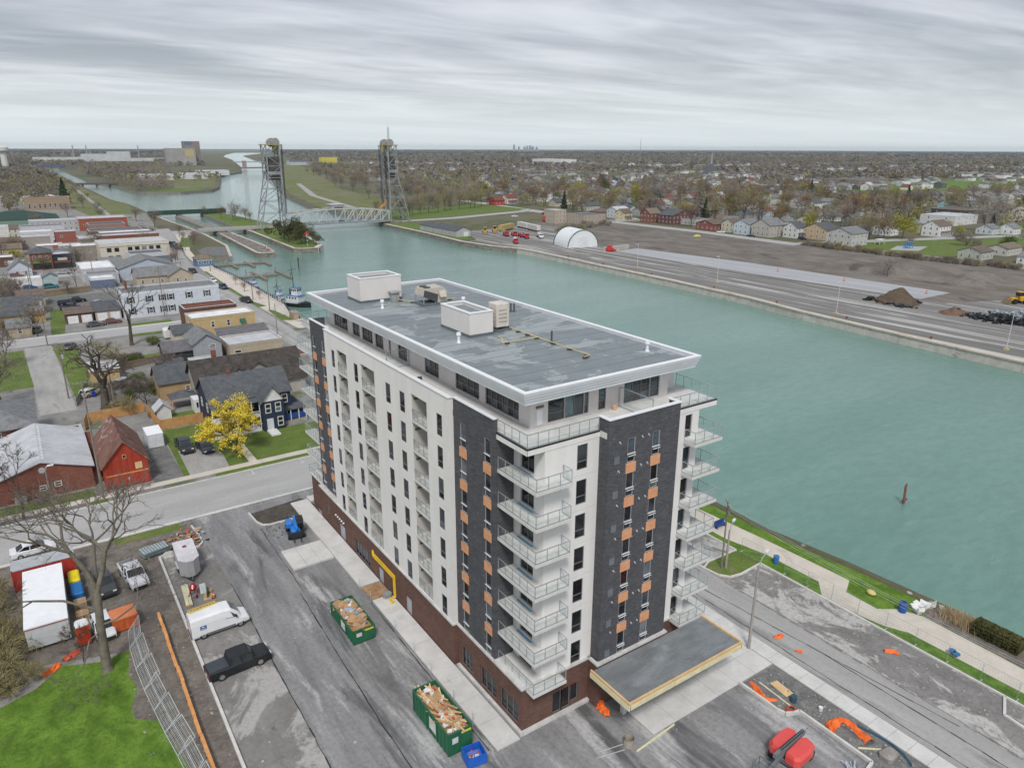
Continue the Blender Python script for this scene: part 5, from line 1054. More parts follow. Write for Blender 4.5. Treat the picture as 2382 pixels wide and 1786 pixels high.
def gable(w, d, h, rise, axis, o=.35, t=.16):
    """wall prism with gables + two roof slabs; ridge along axis"""
    wall = MB(); rf = MB()
    if axis == 'y':
        pr = [(0, 0), (w, 0), (w, h), (w / 2, h + rise), (0, h)]; wall.loft([[(x, 0, z) for x, z in pr], [(x, d, z) for x, z in pr]][::-1])
        s = rise / (w / 2)
        for a in (1, -1):
            e = (w / 2 + a * (w / 2 + o)); p = [(w / 2, h + rise + .02), (e, h - o * s + .02), (e, h - o * s + t), (w / 2, h + rise + t + .02)]
            rf.loft([[(x, -o, z) for x, z in p], [(x, d + o, z) for x, z in p]][::(1 if a < 0 else -1)])
    else:
        pr = [(0, 0), (d, 0), (d, h), (d / 2, h + rise), (0, h)]; wall.loft([[(0, y, z) for y, z in pr], [(w, y, z) for y, z in pr]])
        s = rise / (d / 2)
        for a in (1, -1):
            e = (d / 2 + a * (d / 2 + o)); p = [(d / 2, h + rise + .02), (e, h - o * s + .02), (e, h - o * s + t), (d / 2, h + rise + t + .02)]
            rf.loft([[(-o, y, z) for y, z in p], [(w + o, y, z) for y, z in p]][::(1 if a > 0 else -1)])
    return wall, rf
def hip(w, d, h, rise, o=.4, t=.14):
    wall = MB().box(0, w, 0, d, 0, h); r = min(w, d) / 2; x0, x1, y0, y1 = -o, w + o, -o, d + o
    if w >= d: a, b = (r, d / 2), (w - r, d / 2)
    else: a, b = (w / 2, r), (w / 2, d - r)
    v = [(x0, y0, h), (x1, y0, h), (x1, y1, h), (x0, y1, h), (x0, y0, h + t), (x1, y0, h + t), (x1, y1, h + t), (x0, y1, h + t), (*a, h + rise), (*b, h + rise)]
    f = [(3, 2, 1, 0), (0, 1, 5, 4), (1, 2, 6, 5), (2, 3, 7, 6), (3, 0, 4, 7)]
    f += [(4, 5, 9, 8), (5, 6, 9), (6, 7, 8, 9), (7, 4, 8)] if w >= d else [(4, 5, 8), (5, 6, 9, 8), (6, 7, 9), (7, 4, 8, 9)]
    return wall, MB().add(v, f)
def building(label, x0, y0, w, d, h, roof='gy', rise=2., wall=(.7, .7, .68), rk='grey', wins=None, name='house', cat='house', group=None, chim=None, door=None, rz=0, z=0, wm=None, floors=None, porch=None, faces='fl', wsz=(.95, 1.35), trim=None, dense=2.6):
    """an axis-aligned house or shop: wall, roof, windows, door, chimney, porch as its parts"""
    t = thing(name, label, cat, (x0, y0, z), rz, group); m = wm or siding(wall)
    if roof in ('gx', 'gy'): W_, F_ = gable(w, d, h, rise, roof[1])
    elif roof == 'hip': W_, F_ = hip(w, d, h, rise)
    elif roof == 'shed':
        W_ = MB().loft([[(0, 0, 0), (0, d, 0), (0, d, h + rise), (0, 0, h)], [(w, 0, 0), (w, d, 0), (w, d, h + rise), (w, 0, h)]]); F_ = MB().loft([[(-.25, -.3, h - .02), (-.25, d + .2, h + rise + .03), (-.25, d + .2, h + rise + .18), (-.25, -.3, h + .13)], [(w + .25, -.3, h - .02), (w + .25, d + .2, h + rise + .03), (w + .25, d + .2, h + rise + .18), (w + .25, -.3, h + .13)]])
    else:
        W_ = MB().box(0, w, 0, d, 0, h - .02); F_ = MB().box(.2, w - .2, .2, d - .2, h - .019, h + .06)
        ring(MB(), -.06, w + .06, -.06, d + .06, .3, h - .35, h + .3).build('parapet', m if trim is None else P(trim), t); ring(MB(), -.1, w + .1, -.1, d + .1, .38, h + .301, h + .38).build('coping', roof_m('light'), t)
    W_.build('wall', m, t); F_.build('roof', roof_m(rk), t)
    fl = floors or max(1, round((h - .3) / 2.8)); ww, wh = wsz
    if wins is None:
        wins = []
        for f_ in range(fl):
            zb = .9 + f_ * (h - .2) / fl
            for fc in faces:
                ln = w if fc == 'f' else d; n = max(1, int(ln / dense))
                for i in range(n): wins.append((fc, (i + .5) * ln / n - ww / 2, zb, ww, wh))
        if roof == 'gy' and rise > 1.6 and w > 5: wins.append(('f', w / 2 - .4, h + .2, .8, 1.0))
        if roof == 'gx' and rise > 1.6 and d > 5: wins.append(('l', d / 2 - .4, h + .2, .8, 1.0))
    for fc, a, zb, q, r_ in wins:
        if fc == 'f': window(t, 'y', 0, a, a + q, zb, zb + r_, -1, -.03, .5, 0, hw_m, hg, fw=.1)
        elif fc == 'l': window(t, 'x', 0, a, a + q, zb, zb + r_, -1, -.03, .5, 0, hw_m, hg, fw=.1)
        else: window(t, 'x', w, a, a + q, zb, zb + r_, 1, -.03, .5, 0, hw_m, hg, fw=.1)
    if door:
        fc, a = door[:2]; c = door[2] if len(door) > 2 else (.5, .5, .5)
        (MB().box(a, a + .95, -.07, -.001, .05, 2.1) if fc == 'f' else MB().box(-.07, -.001, a, a + .95, .05, 2.1)).build('door', P(c, .5), t)
    if chim:
        cx, cy, ch = chim; MB().box(cx - .3, cx + .3, cy - .3, cy + .3, h * .6, ch).box(cx - .36, cx + .36, cy - .36, cy + .36, ch, ch + .12).build('chimney', red_brick, t)
    if porch:
        px0, px1, pd, ph = porch; MB().loft([[(px0, -pd, ph), (px0, -.01, ph + .5), (px0, -.01, ph + .62), (px0, -pd, ph + .12)], [(px1, -pd, ph), (px1, -.01, ph + .5), (px1, -.01, ph + .62), (px1, -pd, ph + .12)]][::-1]).build('porch_roof', roof_m(rk), t)
        n = max(2, int((px1 - px0) / 2.2) + 1)
        for i in range(n): x = px0 + .1 + (px1 - px0 - .2) * i / (n - 1); MB().box(x - .07, x + .07, -pd + .05, -pd + .19, .1, ph).build('porch_post', hw_m, t)
        MB().box(px0, px1, -pd, -.01, 0, .3).build('porch_deck', P((.45, .44, .42)), t)
    return t
W_, CREAM, GREYW, LBL, TANW = (.82, .82, .81), (.66, .60, .48), (.42, .43, .44), (.50, .60, .72), (.52, .44, .34)
# --- brick hall with low grey roof
t = building('wide brick hall with low pitched pale grey roof beside the red barn', -36.0, 72, 11.8, 17, 3.3, 'gy', 1.9, rk='light', wm=red_brick, wins=[('f', 5.2, 1.0, .9, .8), ('f', 7.0, 1.2, .9, .8)], name='brick_hall', cat='hall')
MB().cyl((5.9, -.06, 4.0), (5.9, .05, 4.0), .42, .42, 16).build('round_vent', roof_m('light'), t)
for i in range(13): MB().box(6.1, 6.4, 1.0 + i * 1.2, 1.25 + i * 1.2, 5.25 - .04, 5.42).build('ridge_clip', hw_m, t)
MB().box(2.2, 3.6, -.9, -.05, 0, .9).build('step_box', conc_p, t)
building('brick hall annex with grey hipped roof behind the wide hall', -40, 90, 10, 14, 4.8, 'hip', 2.5, rk='grey', wm=red_brick, name='brick_annex', cat='hall'); building('low flat brown roofed link between hall and gravel lane', -30, 89.2, 6, 3.0, 2.6, 'flat', rk='rust', wm=red_brick, wins=[], name='link_building', cat='building')
# --- red barn with rusty roof
rust_roof = GM('rusty_tin', (.17, .085, .065), (.23, .125, .10), .7, (.46, .42, .39), .45, (.56, .66), .9, (1, 1), 0, (.12, .045, .03), .5, (.6, .72), grain=.3, gs=4, bump=.1)
barn_m = streak_mat('barn_red', (.30, .038, .022), (.42, .065, .035), (.18, .03, .02), .3, 2.5, .85, (.58, .72), .6)
t = thing('red_barn', 'old red board barn with rusty patched tin roof beside the brick hall', 'barn', (-23.0, 69.4, 0)); w_, r_ = gable(5.7, 12.5, 3.6, 3.2, 'y', .35, .12); w_.build('wall', barn_m, t); r_.build('roof', rust_roof, t)
for i in range(19): MB().box(.1 + i * .3, .16 + i * .3, -.03, -.001, 2.2, 3.5 + 3.1 * (1 - abs(.13 + i * .3 - 2.85) / 2.85)).build('batten', barn_m, t)
MB().box(.45, 5.6, -.07, -.031, .1, 1.95).build('sliding_door', barn_m, t); MB().box(.2, 5.6, -.09, -.031, 1.96, 2.14).build('door_rail', ow, t)
MB().box(4.0, 4.9, -.06, -.031, 2.4, 3.4).build('plywood_patch', wood_l, t); window(t, 'y', 0, 2.55, 3.05, 4.3, 4.9, -1, -.04, None, 0, wood_d, hg); MB().box(2.9, 3.1, -.085, -.071, .9, 1.4).build('notice', P((.75, .7, .7)), t)
building('low lean-to shed with brown tin roof against the red barn', -25.2, 73, 2.0, 16, 2.0, 'shed', .3, wall=(.25, .15, .12), rk='red', wins=[], name='lean_to', cat='shed')
t = thing('storage_cube', 'plain white storage container box between barn and lawn', 'container', (-15.6, 82.2, .02)); MB().box(0, 2.3, 0, 4.2, .1, 2.3).build('wall', P((.66, .70, .73), .5, var=.06), t); MB().box(-.05, 2.35, -.05, 4.25, 2.301, 2.4).build('roof', P((.86, .87, .88), .5, var=.04), t); MB().box(.1, 2.2, -.04, -.001, .2, 2.2).build('roller_door', P((.7, .73, .76), .5), t); MB().box(.1, 2.2, .2, 4, 0, .099).build('skid', trim_m, t)
# --- navy house with white porches
NAVY = (.032, .045, .085)
t = building('large navy clapboard house with white trim, porches and slate roof', -5.5, 83, 13.5, 9.5, 5.6, 'gx', 3.1, wall=NAVY, rk='slate', chim=(4.5, 4.8, 9.2), wins=[('f', .8, 3.4, 1.0, 1.6), ('f', 3.2, 3.4, 1.0, 1.6), ('f', 11.9, 3.4, 1, 1.6), ('l', 2, 3.3, 1, 1.6), ('l', 6, 3.3, 1, 1.6), ('f', 11.5, .8, 1.2, 1.6)], name='navy_house')
w_, r_ = gable(3.6, 3.4, 5.4, 2.4, 'y', .4); w_.build('front_wing', siding(NAVY), t, (7.6, -3.4, 0)); r_.build('wing_roof', roof_m('slate'), t, (7.6, -3.4, 0))
MB().add([(7.5, -3.43, 5.3), (11.3, -3.43, 5.3), (9.4, -3.43, 7.75)], [(0, 1, 2)]).build('white_gable', siding(W_), t)
for z, a in ((3.2, 8.0), (3.2, 9.7), (.6, 9.9)): window(t, 'y', -3.4, a, a + 1.0, z, z + 1.7, -1, -.03, .5, 0, hw_m, hg, fw=.12)
MB().box(8.1, 9.2, -3.47, -3.401, .1, 2.2).build('front_door', P((.6, .62, .64)), t); MB().box(7.9, 9.5, -6.2, -3.5, 0, .25).build('entry_deck', hw_m, t)
for z in (2.6, 5.2):
    MB().box(-.4, 7.4, -2.6, -.01, z, z + .14).build('porch_floor', hw_m if z < 3 else roof_m('slate'), t)
for i in range(7):
    x = -.3 + i * 1.27; MB().box(x - .07, x + .07, -2.55, -2.41, .0, 5.2).build('porch_post', hw_m, t)
for z in (.4, 2.74):
    MB().box(-.3, 7.3, -2.52, -2.46, z + .8, z + .88).build('porch_rail', hw_m, t)
    for i in range(30): MB().box(-.25 + i * .26, -.21 + i * .26, -2.51, -2.47, z, z + .8).build('baluster', hw_m, t)
MB().box(-.3, 7.3, -2.6, -.01, 0, .38).build('porch_base', hw_m, t)
MB().box(11.2, 15.5, -2.0, 1.5, 2.5, 2.65).build('side_porch_roof', roof_m('slate'), t)
for x in (11.3, 12.7, 14.1, 15.4): MB().box(x - .07, x + .07, -1.95, -1.81, 0, 2.5).build('porch_post', hw_m, t)
for x in (11.4, 12.8, 14.2): MB().box(x, x + 1.15, -1.92, -1.86, .9, 1.9).build('blue_panel', P((.03, .07, .28), .5), t)
MB().box(11.2, 15.5, -2.0, 1.5, 0, .6).build('side_porch_base', conc_p, t); MB().box(11.5, 15.5, 0, 6, 0, 2.5).build('side_room', siding(NAVY), t)
# --- brown mossy roofed house with two gabled dormers
moss = GM('mossy_shingle', (.055, .048, .043), (.10, .088, .078), .8, (.17, .155, .14), 1.3, (.60, .68), .8, grain=.4, gs=4, bump=.3, c4=(.03, .028, .026), s4=.7, t4=(.58, .68))
t = thing('mossy_house', 'grey house with dark mottled shingle roof and two gabled dormers behind the navy house', 'house', (-4.2, 98.5, 0)); w_, r_ = gable(20, 11, 3.0, 4.6, 'x', .5, .15); w_.build('wall', siding((.50, .47, .42)), t); r_.build('roof', moss, t)
for dx, dw, dh in ((6.2, 2.6, 1.5), (9.3, 3.8, 2.0)):
    w2, r2 = gable(dw, 4.2, dh + .3, 1.3, 'y', .3, .1); w2.build('dormer', siding((.36, .34, .32)), t, (dx, .5, 3.2)); r2.build('dormer_roof', moss, t, (dx, .5, 3.2)); window(t, 'y', .5, dx + dw / 2 - .5, dx + dw / 2 + .5, 3.9, 5.0, -1, -.03, .5, 0, hw_m, hg, fw=.12)
MB().box(4.4, 5.2, 7.2, 8, 6, 8.6).build('chimney', red_brick, t); MB().box(-1.6, 0, -2.6, .3, 0, 2.5).build('sunroom', hw_m, t); window(t, 'y', -2.6, -1.3, -.3, .9, 2.1, -1, -.03, None, 1, hw_m, hg, fw=.1)
building('yellow brick cottage with dark roof and small dormer beside the mossy house', -9.8, 106.5, 6.8, 7, 3.4, 'gx', 2.6, rk='slate', wm=yel_brick, wins=[('f', 4.6, 1.3, .9, 1.0)], name='brick_cottage')
tt = building('long low red roofed building with grey metal strip beside the waterfront road', .5, 110, 20, 8, 3.6, 'flat', rk='red', wall=(.40, .38, .34), wins=[], name='long_shop', cat='shop')
building('low grey flat roofed shop with dark posts beside the grey gabled house', 8.5, 128, 12, 9, 3.3, 'flat', rk='light', wall=TANW, wins=[('f', 1, .8, 1.5, 1.4)], name='flat_shop', cat='shop'); building('dark sloped shop roof in front of the yellow block', 9, 138, 11.5, 5, 3.0, 'shed', 1.2, wall=GREYW, rk='purple', wins=[], name='sloped_shop', cat='shop')
building('light grey gabled house with small window above a peach wall', 1.2, 129.8, 6, 10, 4.3, 'gy', 2.0, wall=(.40, .42, .45), rk='grey', wins=[('f', 3.4, 3.1, 1.4, .8)], name='grey_house', chim=None)
building('low dark roofed wing with black boarded wall beside the grey gabled house', -4.6, 131, 5.6, 7, 3.0, 'gx', 1.6, wall=(.05, .05, .055), rk='purple', wins=[], name='dark_wing')
building('cream lean-to with slate roof at the end of the yellow block', .4, 148, 4.6, 6, 3.0, 'gx', 1.5, wall=CREAM, rk='slate', wins=[], name='cream_wing')
tb_ = building('yellow two storey block with bright white flat roof and green awning', 5.2, 151, 15.5, 7.5, 5.4, 'flat', rk='white', wall=(.62, .46, .24), wins=[('f', 4.6, 2.9, .8, 1.6), ('f', 8.4, 2.9, .8, 1.6), ('l', 3, 3, .8, 1.4)], name='yellow_block', cat='building')
MB().loft([[(11.6, -.9, 3.4), (11.6, -.02, 4.3), (11.6, -.02, 3.4)], [(13.0, -.9, 3.4), (13.0, -.02, 4.3), (13.0, -.02, 3.4)]]).build('awning', P((.02, .12, .09)), tb_)
building('red brick flat building with brown-red roof behind the yellow block', 5.5, 160, 13, 7, 6.2, 'flat', rk='red', wm=drk_brick, wins=[], name='brick_block', cat='building')
# --- white apartment row with dark shutters
t = building('long white two storey apartment house with dark window shutters', -5.6, 187.5, 26, 11, 7.0, 'flat', rk='grey', wall=(.66, .70, .76), wins=[], name='white_apartments', cat='apartment house', trim=(.7, .74, .8), chim=(2.2, 7, 9.6))
for z in (4.3, 1.0):
    for i, x in enumerate((1.6, 6.4, 9.8, 12.0, 17.0, 22.0)):
        if z < 2 and i == 5: continue
        window(t, 'y', 0, x, x + 1.1, z, z + 1.7, -1, -.03, .5, 0, hw_m, hg, fw=.1)
        for s in (-.42, 1.12): MB().box(x + s, x + s + .38, -.05, -.002, z - .05, z + 1.75).build('shutter', P((.05, .055, .065)), t)
MB().box(14.2, 15.1, -.06, -.001, .1, 2.1).build('door', P((.2, .21, .22)), t)
for x, w, k, c in ((-19.8, 6.6, 'brown', drk_brick), (-12.6, 6.4, 'slate', None)):
    t = building('twin garage with white doors and %s roof beside the white apartments' % ('brown' if k == 'brown' else 'dark grey'), x, 189.3, w, 7 if k == 'brown' else 12, 2.7, 'shed', .5, rk=k, wm=c or P((.45, .38, .33)), wins=[], name='garage', cat='garage')
    for i in range(2): MB().box(.5 + i * w / 2, w / 2 - .3 + i * w / 2, -.06, -.001, .05, 2.1).build('garage_door', P((.78, .78, .78), .6), t)
building('blue-grey garage with wide white panel door beside the parking area', -8.5, 244.5, 7.3, 6, 3.2, 'flat', rk='white', wall=(.16, .20, .29), wins=[], name='garage', cat='garage', trim=(.75, .75, .77)).children
t = building('tan gabled house with grey roof on the waterfront road', 5.0, 240, 13.8, 10, 3.4, 'gx', 2.6, wall=TANW, rk='grey', wins=[('f', 1.4, .9, .9, 1.3), ('f', 4.6, .9, .9, 1.3), ('f', 7.6, .9, .9, 1.3)], name='tan_house'); w_, r_ = gable(8, 4, 3.5, 2.4, 'y'); w_.build('front_wing', siding(TANW), t, (9.8, -4, 0)); r_.build('wing_roof', roof_m('grey'), t, (9.8, -4, 0))
for a in (12, 14.6): window(t, 'y', -4, a, a + .9, 1.3, 2.6, -1, -.03, .5, 0, hw_m, hg, fw=.1)
t = building('wide pale blue gabled hall with grey roof behind the tan house', 1.8, 257, 19, 16, 4.2, 'gy', 3.0, wall=(.52, .58, .66), rk='grey', wins=[('f', 3, 1.5, .7, .7), ('f', 4.2, 1.5, .7, .7), ('f', 5.4, 1.5, .7, .7)], name='blue_hall', cat='hall')
building('white flat roofed store with weathered roof beside the pale blue hall', -9.8, 262, 11, 20, 4.2, 'flat', rk='white', wall=(.6, .6, .6), wins=[], name='white_store', cat='store'); building('grey flat roof annex between white store and garage', -9, 252, 10, 8, 3.6, 'flat', rk='grey', wall=(.55, .56, .6), wins=[], name='store_annex', cat='store')
building('dark flat roofed white building beside the cream office', 9.5, 288, 13, 11, 5.2, 'flat', rk='purple', wall=(.68, .7, .72), wins=[], name='white_block', cat='building'); building('dark low roof between pale blue hall and cream office', 14, 276, 9, 9, 3.4, 'gx', 1.4, wall=GREYW, rk='slate', wins=[], name='low_house')
t = building('cream two storey office with cornice and rows of dark windows', .8, 303, 26, 18, 8.0, 'flat', rk='light', wall=(.68, .63, .52), wins=[], name='cream_office', cat='office', trim=(.68, .63, .52))
for x in (2.4, 5.2, 10.2, 12.9, 15.6, 18.3, 21.0): window(t, 'y', 0, x, x + 1.7, 4.9, 6.6, -1, -.03, None, 0, trim_m, hg, fw=.08)
for x in (2.6, 5.4, 10.2): window(t, 'y', 0, x, x + 1.7, 1.2, 3.4, -1, -.03, None, 0, trim_m, hg, fw=.08)
MB().box(-.2, 26.2, -.25, -.001, 7.2, 7.5).build('cornice', P((.7, .65, .55)), t)
building('long red brick store with pale roof behind the cream office', 5, 352, 26, 10, 6.4, 'flat', rk='light', wm=red_brick, wins=[('f', 2, 3.4, 1.2, 1.8)], name='brick_store', cat='store'); building('pale flat roofed store behind the long red brick one', 7, 366, 23, 10, 6.4, 'flat', rk='white', wm=drk_brick, wins=[], name='pale_store', cat='store')
building('low purple roofed store row near the main street', 4, 380, 24, 14, 6.0, 'flat', rk='purple', wm=drk_brick, wins=[], name='store_row', cat='store'); building('tan brick block with flat roof behind the brown house', -3, 348, 7, 16, 6.0, 'flat', rk='light', wall=(.35, .28, .2), wins=[], name='tan_block', cat='building')
building('grey-brown flat block with two small windows behind the black shop', -8, 318, 9, 14, 6.2, 'flat', rk='white', wall=(.33, .29, .26), wins=[('f', 1.5, 3.4, 1.2, .6), ('f', 5.6, 3.4, 1.2, .6)], name='flat_block', cat='building')
t = building('square red brick shop with dark hipped roof and green sign', -23.8, 302, 7.4, 10, 6.4, 'hip', 2.2, rk='slate', wm=red_brick, wins=[('f', .9, 3.9, .9, 1.6), ('f', 3.0, 3.9, .9, 1.6), ('f', 5.2, 3.9, .9, 1.6)], name='brick_shop', cat='shop')
for x in (.8, 4.6): MB().box(x, x + 2.2, -.12, -.001, 2.6, 3.2).build('sign_board', P((.12, .38, .10)), t)
MB().box(.6, 6.8, -.05, -.001, .4, 2.5).build('shop_glass', hg, t)
t = building('black fronted shop with pale roof and lit sign beside the brick shop', -16.2, 302, 6.4, 10, 5.4, 'flat', rk='light', wall=(.035, .035, .045), wins=[], name='black_shop', cat='shop', trim=(.03, .03, .06)); MB().box(1.6, 4.9, -.12, -.001, 3.2, 4.2).build('sign_board', P((.55, .56, .5)), t); MB().box(.3, 6.1, -.14, -.001, 2.3, 3.0).build('brick_band', red_brick, t)
building('low brown roof behind the black shop', -14, 313, 6, 12, 4.0, 'gx', 1.6, wall=GREYW, rk='purple', wins=[], name='low_house')
t = building('small pale blue gabled house with grey shingle roof behind the utility poles', -31.5, 287, 7.4, 9, 2.9, 'gy', 2.8, wall=(.58, .62, .68), rk='grey', wins=[('f', 4.9, .8, .9, 1.3), ('f', 2.2, .8, 1, 1.3)], name='blue_cottage'); MB().box(.2, 2.2, -.6, -.05, .1, 1.6).build('blue_tarp', P((.03, .12, .5)), t)
building('small brick house with white flat roof at the edge of town', -37, 318, 7.6, 9, 3.6, 'flat', rk='white', wm=drk_brick, wins=[('f', 4.6, .9, 1.0, 1.4)], name='brick_house'); building('tan house with orange-brown roof and yellow wall', -38, 352, 12.5, 10, 3.4, 'gx', 1.6, wall=(.55, .44, .22), rk='tan', wins=None, name='tan_roof_house')
building('yellow low house with grey shed roof beside the side street', -36, 193.5, 7.9, 10, 3.0, 'gx', 1.6, wall=(.60, .42, .14), rk='slate', wins=[], name='yellow_house'); building('small yellow garden shed under the utility pole', -27.4, 197, 3.2, 3, 2.1, 'hip', .8, wall=(.62, .44, .15), rk='rust', wins=[], name='garden_shed', cat='shed')
building('grey weathered roof house behind the yellow low house', -40, 208, 16, 9, 3.2, 'gx', 1.8, wall=GREYW, rk='slate', wins=[], name='weathered_house'); building('white boat shed with pale roof behind the bare shrubs', -32, 262, 10, 6, 2.4, 'flat', rk='white', wall=W_, wins=[], name='boat_shed', cat='shed')
building('pale green small shed beside the gravel yard', -21.8, 262, 4.5, 5, 2.8, 'gy', 1.2, wall=(.45, .55, .56), rk='grey', wins=[], name='green_shed', cat='shed'); building('small ochre garage with grey roof beside the gravel drive', -19.5, 126.5, 5.2, 6, 2.4, 'shed', .4, wall=(.60, .42, .20), rk='light', wins=[], name='small_garage', cat='garage')
for (x, y, w, d, h, k, c, lb) in [(-25, 400, 14, 9, 5.5, 'white', (.7, .7, .72), 'low white roofed store facing the main street'), (-10, 396, 9, 12, 5.2, 'light', (.35, .12, .09), 'red walled store with pale roof beside the main street'), (-26, 380, 13, 12, 5, 'light', (.4, .36, .32), 'tan store with pale metal roof behind the brick shop'), (-40, 405, 11, 14, 8, 'light', (.68, .67, .63), 'tall white rendered block with one small window'), (-19, 455, 24, 12, 6.2, 'light', (.5, .5, .5), 'long grey two storey motel with small windows'), (5, 452, 25, 20, 6.6, 'light', (.36, .11, .07), 'long red brick warehouse with pale roof line'), (-24, 430, 20, 10, 5.6, 'purple', (.6, .6, .63), 'white store with dark roof across the main street'), (8, 430, 18, 14, 5, 'slate', (.3, .2, .16), 'dark roofed brick shop across the main street')]:
    building(lb, x, y, w, d, h, 'flat', rk=k, wall=c, wins=None if 'motel' in lb else [('f', 2, 2.6, 1.1, 1.3)], name='store', cat='store')
building('broad dark green hipped roof hall behind the motel', -46, 500, 44, 34, 4.2, 'hip', 4.2, wall=(.2, .3, .25), rk='green', wins=[], name='green_roof_hall', cat='hall')
t = building('brown flat roofed public building with arched openings behind the lawn', -16, 640, 30, 20, 8.5, 'flat', rk='tan', wall=(.36, .26, .18), wins=[('f', 2 + i * 3.4, 1.2, 1.5, 3.2) for i in range(8)], name='public_building', cat='building')
for i, x in enumerate((-36, -20, -4)):
    rg = [[(x + 8 + 7.5 * math.cos(a), 700 + yy, 7.5 * math.sin(a)) for a in np.linspace(0, math.pi, 13)] for yy in (0, 16)]
    one('storage_dome', MB().loft(rg, True, True), P((.66, .67, .68), .5), 'pale rounded storage shed in the row behind the public building', 'shed', 'rounded storage sheds in a row')
# gazebo, shed and timber fences in the back garden
g = thing('gazebo', 'dark hard-top gazebo with orange posts in the fenced garden', 'gazebo', (-8.9, 99.5, 0)); MB().add([(-.3, -.3, 2.2), (4.5, -.3, 2.2), (4.5, 3.6, 2.2), (-.3, 3.6, 2.2), (2.1, 1.65, 3.2)], [(0, 1, 4), (1, 2, 4), (2, 3, 4), (3, 0, 4), (3, 2, 1, 0)]).build('roof', roof_m('slate'), g)
for x, y in ((0, 0), (4.2, 0), (0, 3.3), (4.2, 3.3)): MB().box(x - .1, x + .1, y - .1, y + .1, 0, 2.2).build('post', ow, g)
building('small white gabled garden shed inside the timber fence', -12.2, 95.5, 2.4, 2.6, 1.9, 'gy', 1.1, wall=W_, rk='light', wins=[], name='garden_shed', cat='shed')
fence_w = GM('cedar_fence', (.50, .26, .10), (.62, .35, .15), 1., (.42, .2, .07), 1.4, (.56, .7), .6, grain=.15, gs=8, rough=.85, bump=.05)
def board_fence(label, pts, h=1.8, mat=fence_w, step=.26):
    t = thing('board_fence', label, 'fence', (0, 0, 0))
    for (ax, ay), (bx, by) in zip(pts, pts[1:]):
        d = math.hypot(bx - ax, by - ay); n = max(1, int(d / step)); a = math.atan2(by - ay, bx - ax); me = MB().box(0, d / n - .015, -.02, .02, .05, h).mesh('board', mat); ps_ = MB().box(-.06, .06, -.06, .06, 0, h + .1).mesh('post', mat)
        for i in range(n): obj('board', me, t, (ax + (bx - ax) * i / n, ay + (by - ay) * i / n, random.uniform(-.02, .02)), a)
        for i in range(int(d / 2.2) + 1): f = i * 2.2 / d; obj('post', ps_, t, (ax + (bx - ax) * f, ay + (by - ay) * f, 0), a)
board_fence('tall cedar board fence around the garden with the gazebo', [(-13.1, 101.5), (-12.5, 90.3), (-3.6, 90.5), (-3.6, 95)]); board_fence('cedar board fence running behind the red barn', [(-23.3, 97), (-22.6, 101.0), (-13.4, 101.7)], 1.9)
board_fence('patched timber fence along the parking area', [(-24, 238.5), (-8.8, 241)], 1.9, P((.30, .22, .16), .9, var=.4))
# poles and lamps in town
for x, y, h, lb, bx in ((-23.7, 67.2, 17, 'very tall timber pole standing between hall and red barn', False), (-24.3, 118, 11, 'utility pole at the corner of gravel lane and drive', True), (-25.4, 166, 13, 'utility pole with transformer beside the side street', True), (-26.3, 214, 12, 'utility pole with cross arms by the yellow shed', True), (-25.4, 262, 12, 'utility pole behind the white boat shed', False), (-26.6, 318, 12, 'utility pole beside the square brick shop', False), (4.5, 186.3, 14, 'utility pole in front of the white apartments', False), (-6.2, 262, 12, 'utility pole with a flag beside the white store', False), (31.6, 176, 11.5, 'utility pole with long cross arm on the promenade lawn', False), (32.2, 196, 9, 'slim dark pole beside the promenade lawn', False), (34, 262, 9, 'slim dark pole on the promenade beyond the dock', False), (-17.6, 107, 9, 'short pole leaning beside the large bare tree', False)):
    utility_pole(lb, x, y, h, 1 if 'slim' in lb or 'flag' in lb or 'very' in lb else 2, R(8), None, bx, .16)
lamp_post('old lamp post with white lantern at the far kerb of the street', -29.6, 66.2, 6.2, .4, 1, 0, None, wood_p)
for x, y, lb in ((22.8, 139.5, 'street lamp with double arm where the low shop meets the road'), (22.0, 205, 'street lamp beside the white apartments on the waterfront road'), (20.6, 245, 'street lamp beside the tan house on the waterfront road'), (38, 330, 'street lamp beside the boat ramp'), (44, 352, 'street lamp by the promenade trees')): lamp_post(lb, x, y, 9.5 if y < 200 else 7.5, 2.0, .8, .6, None, P((.25, .25, .26), .6))
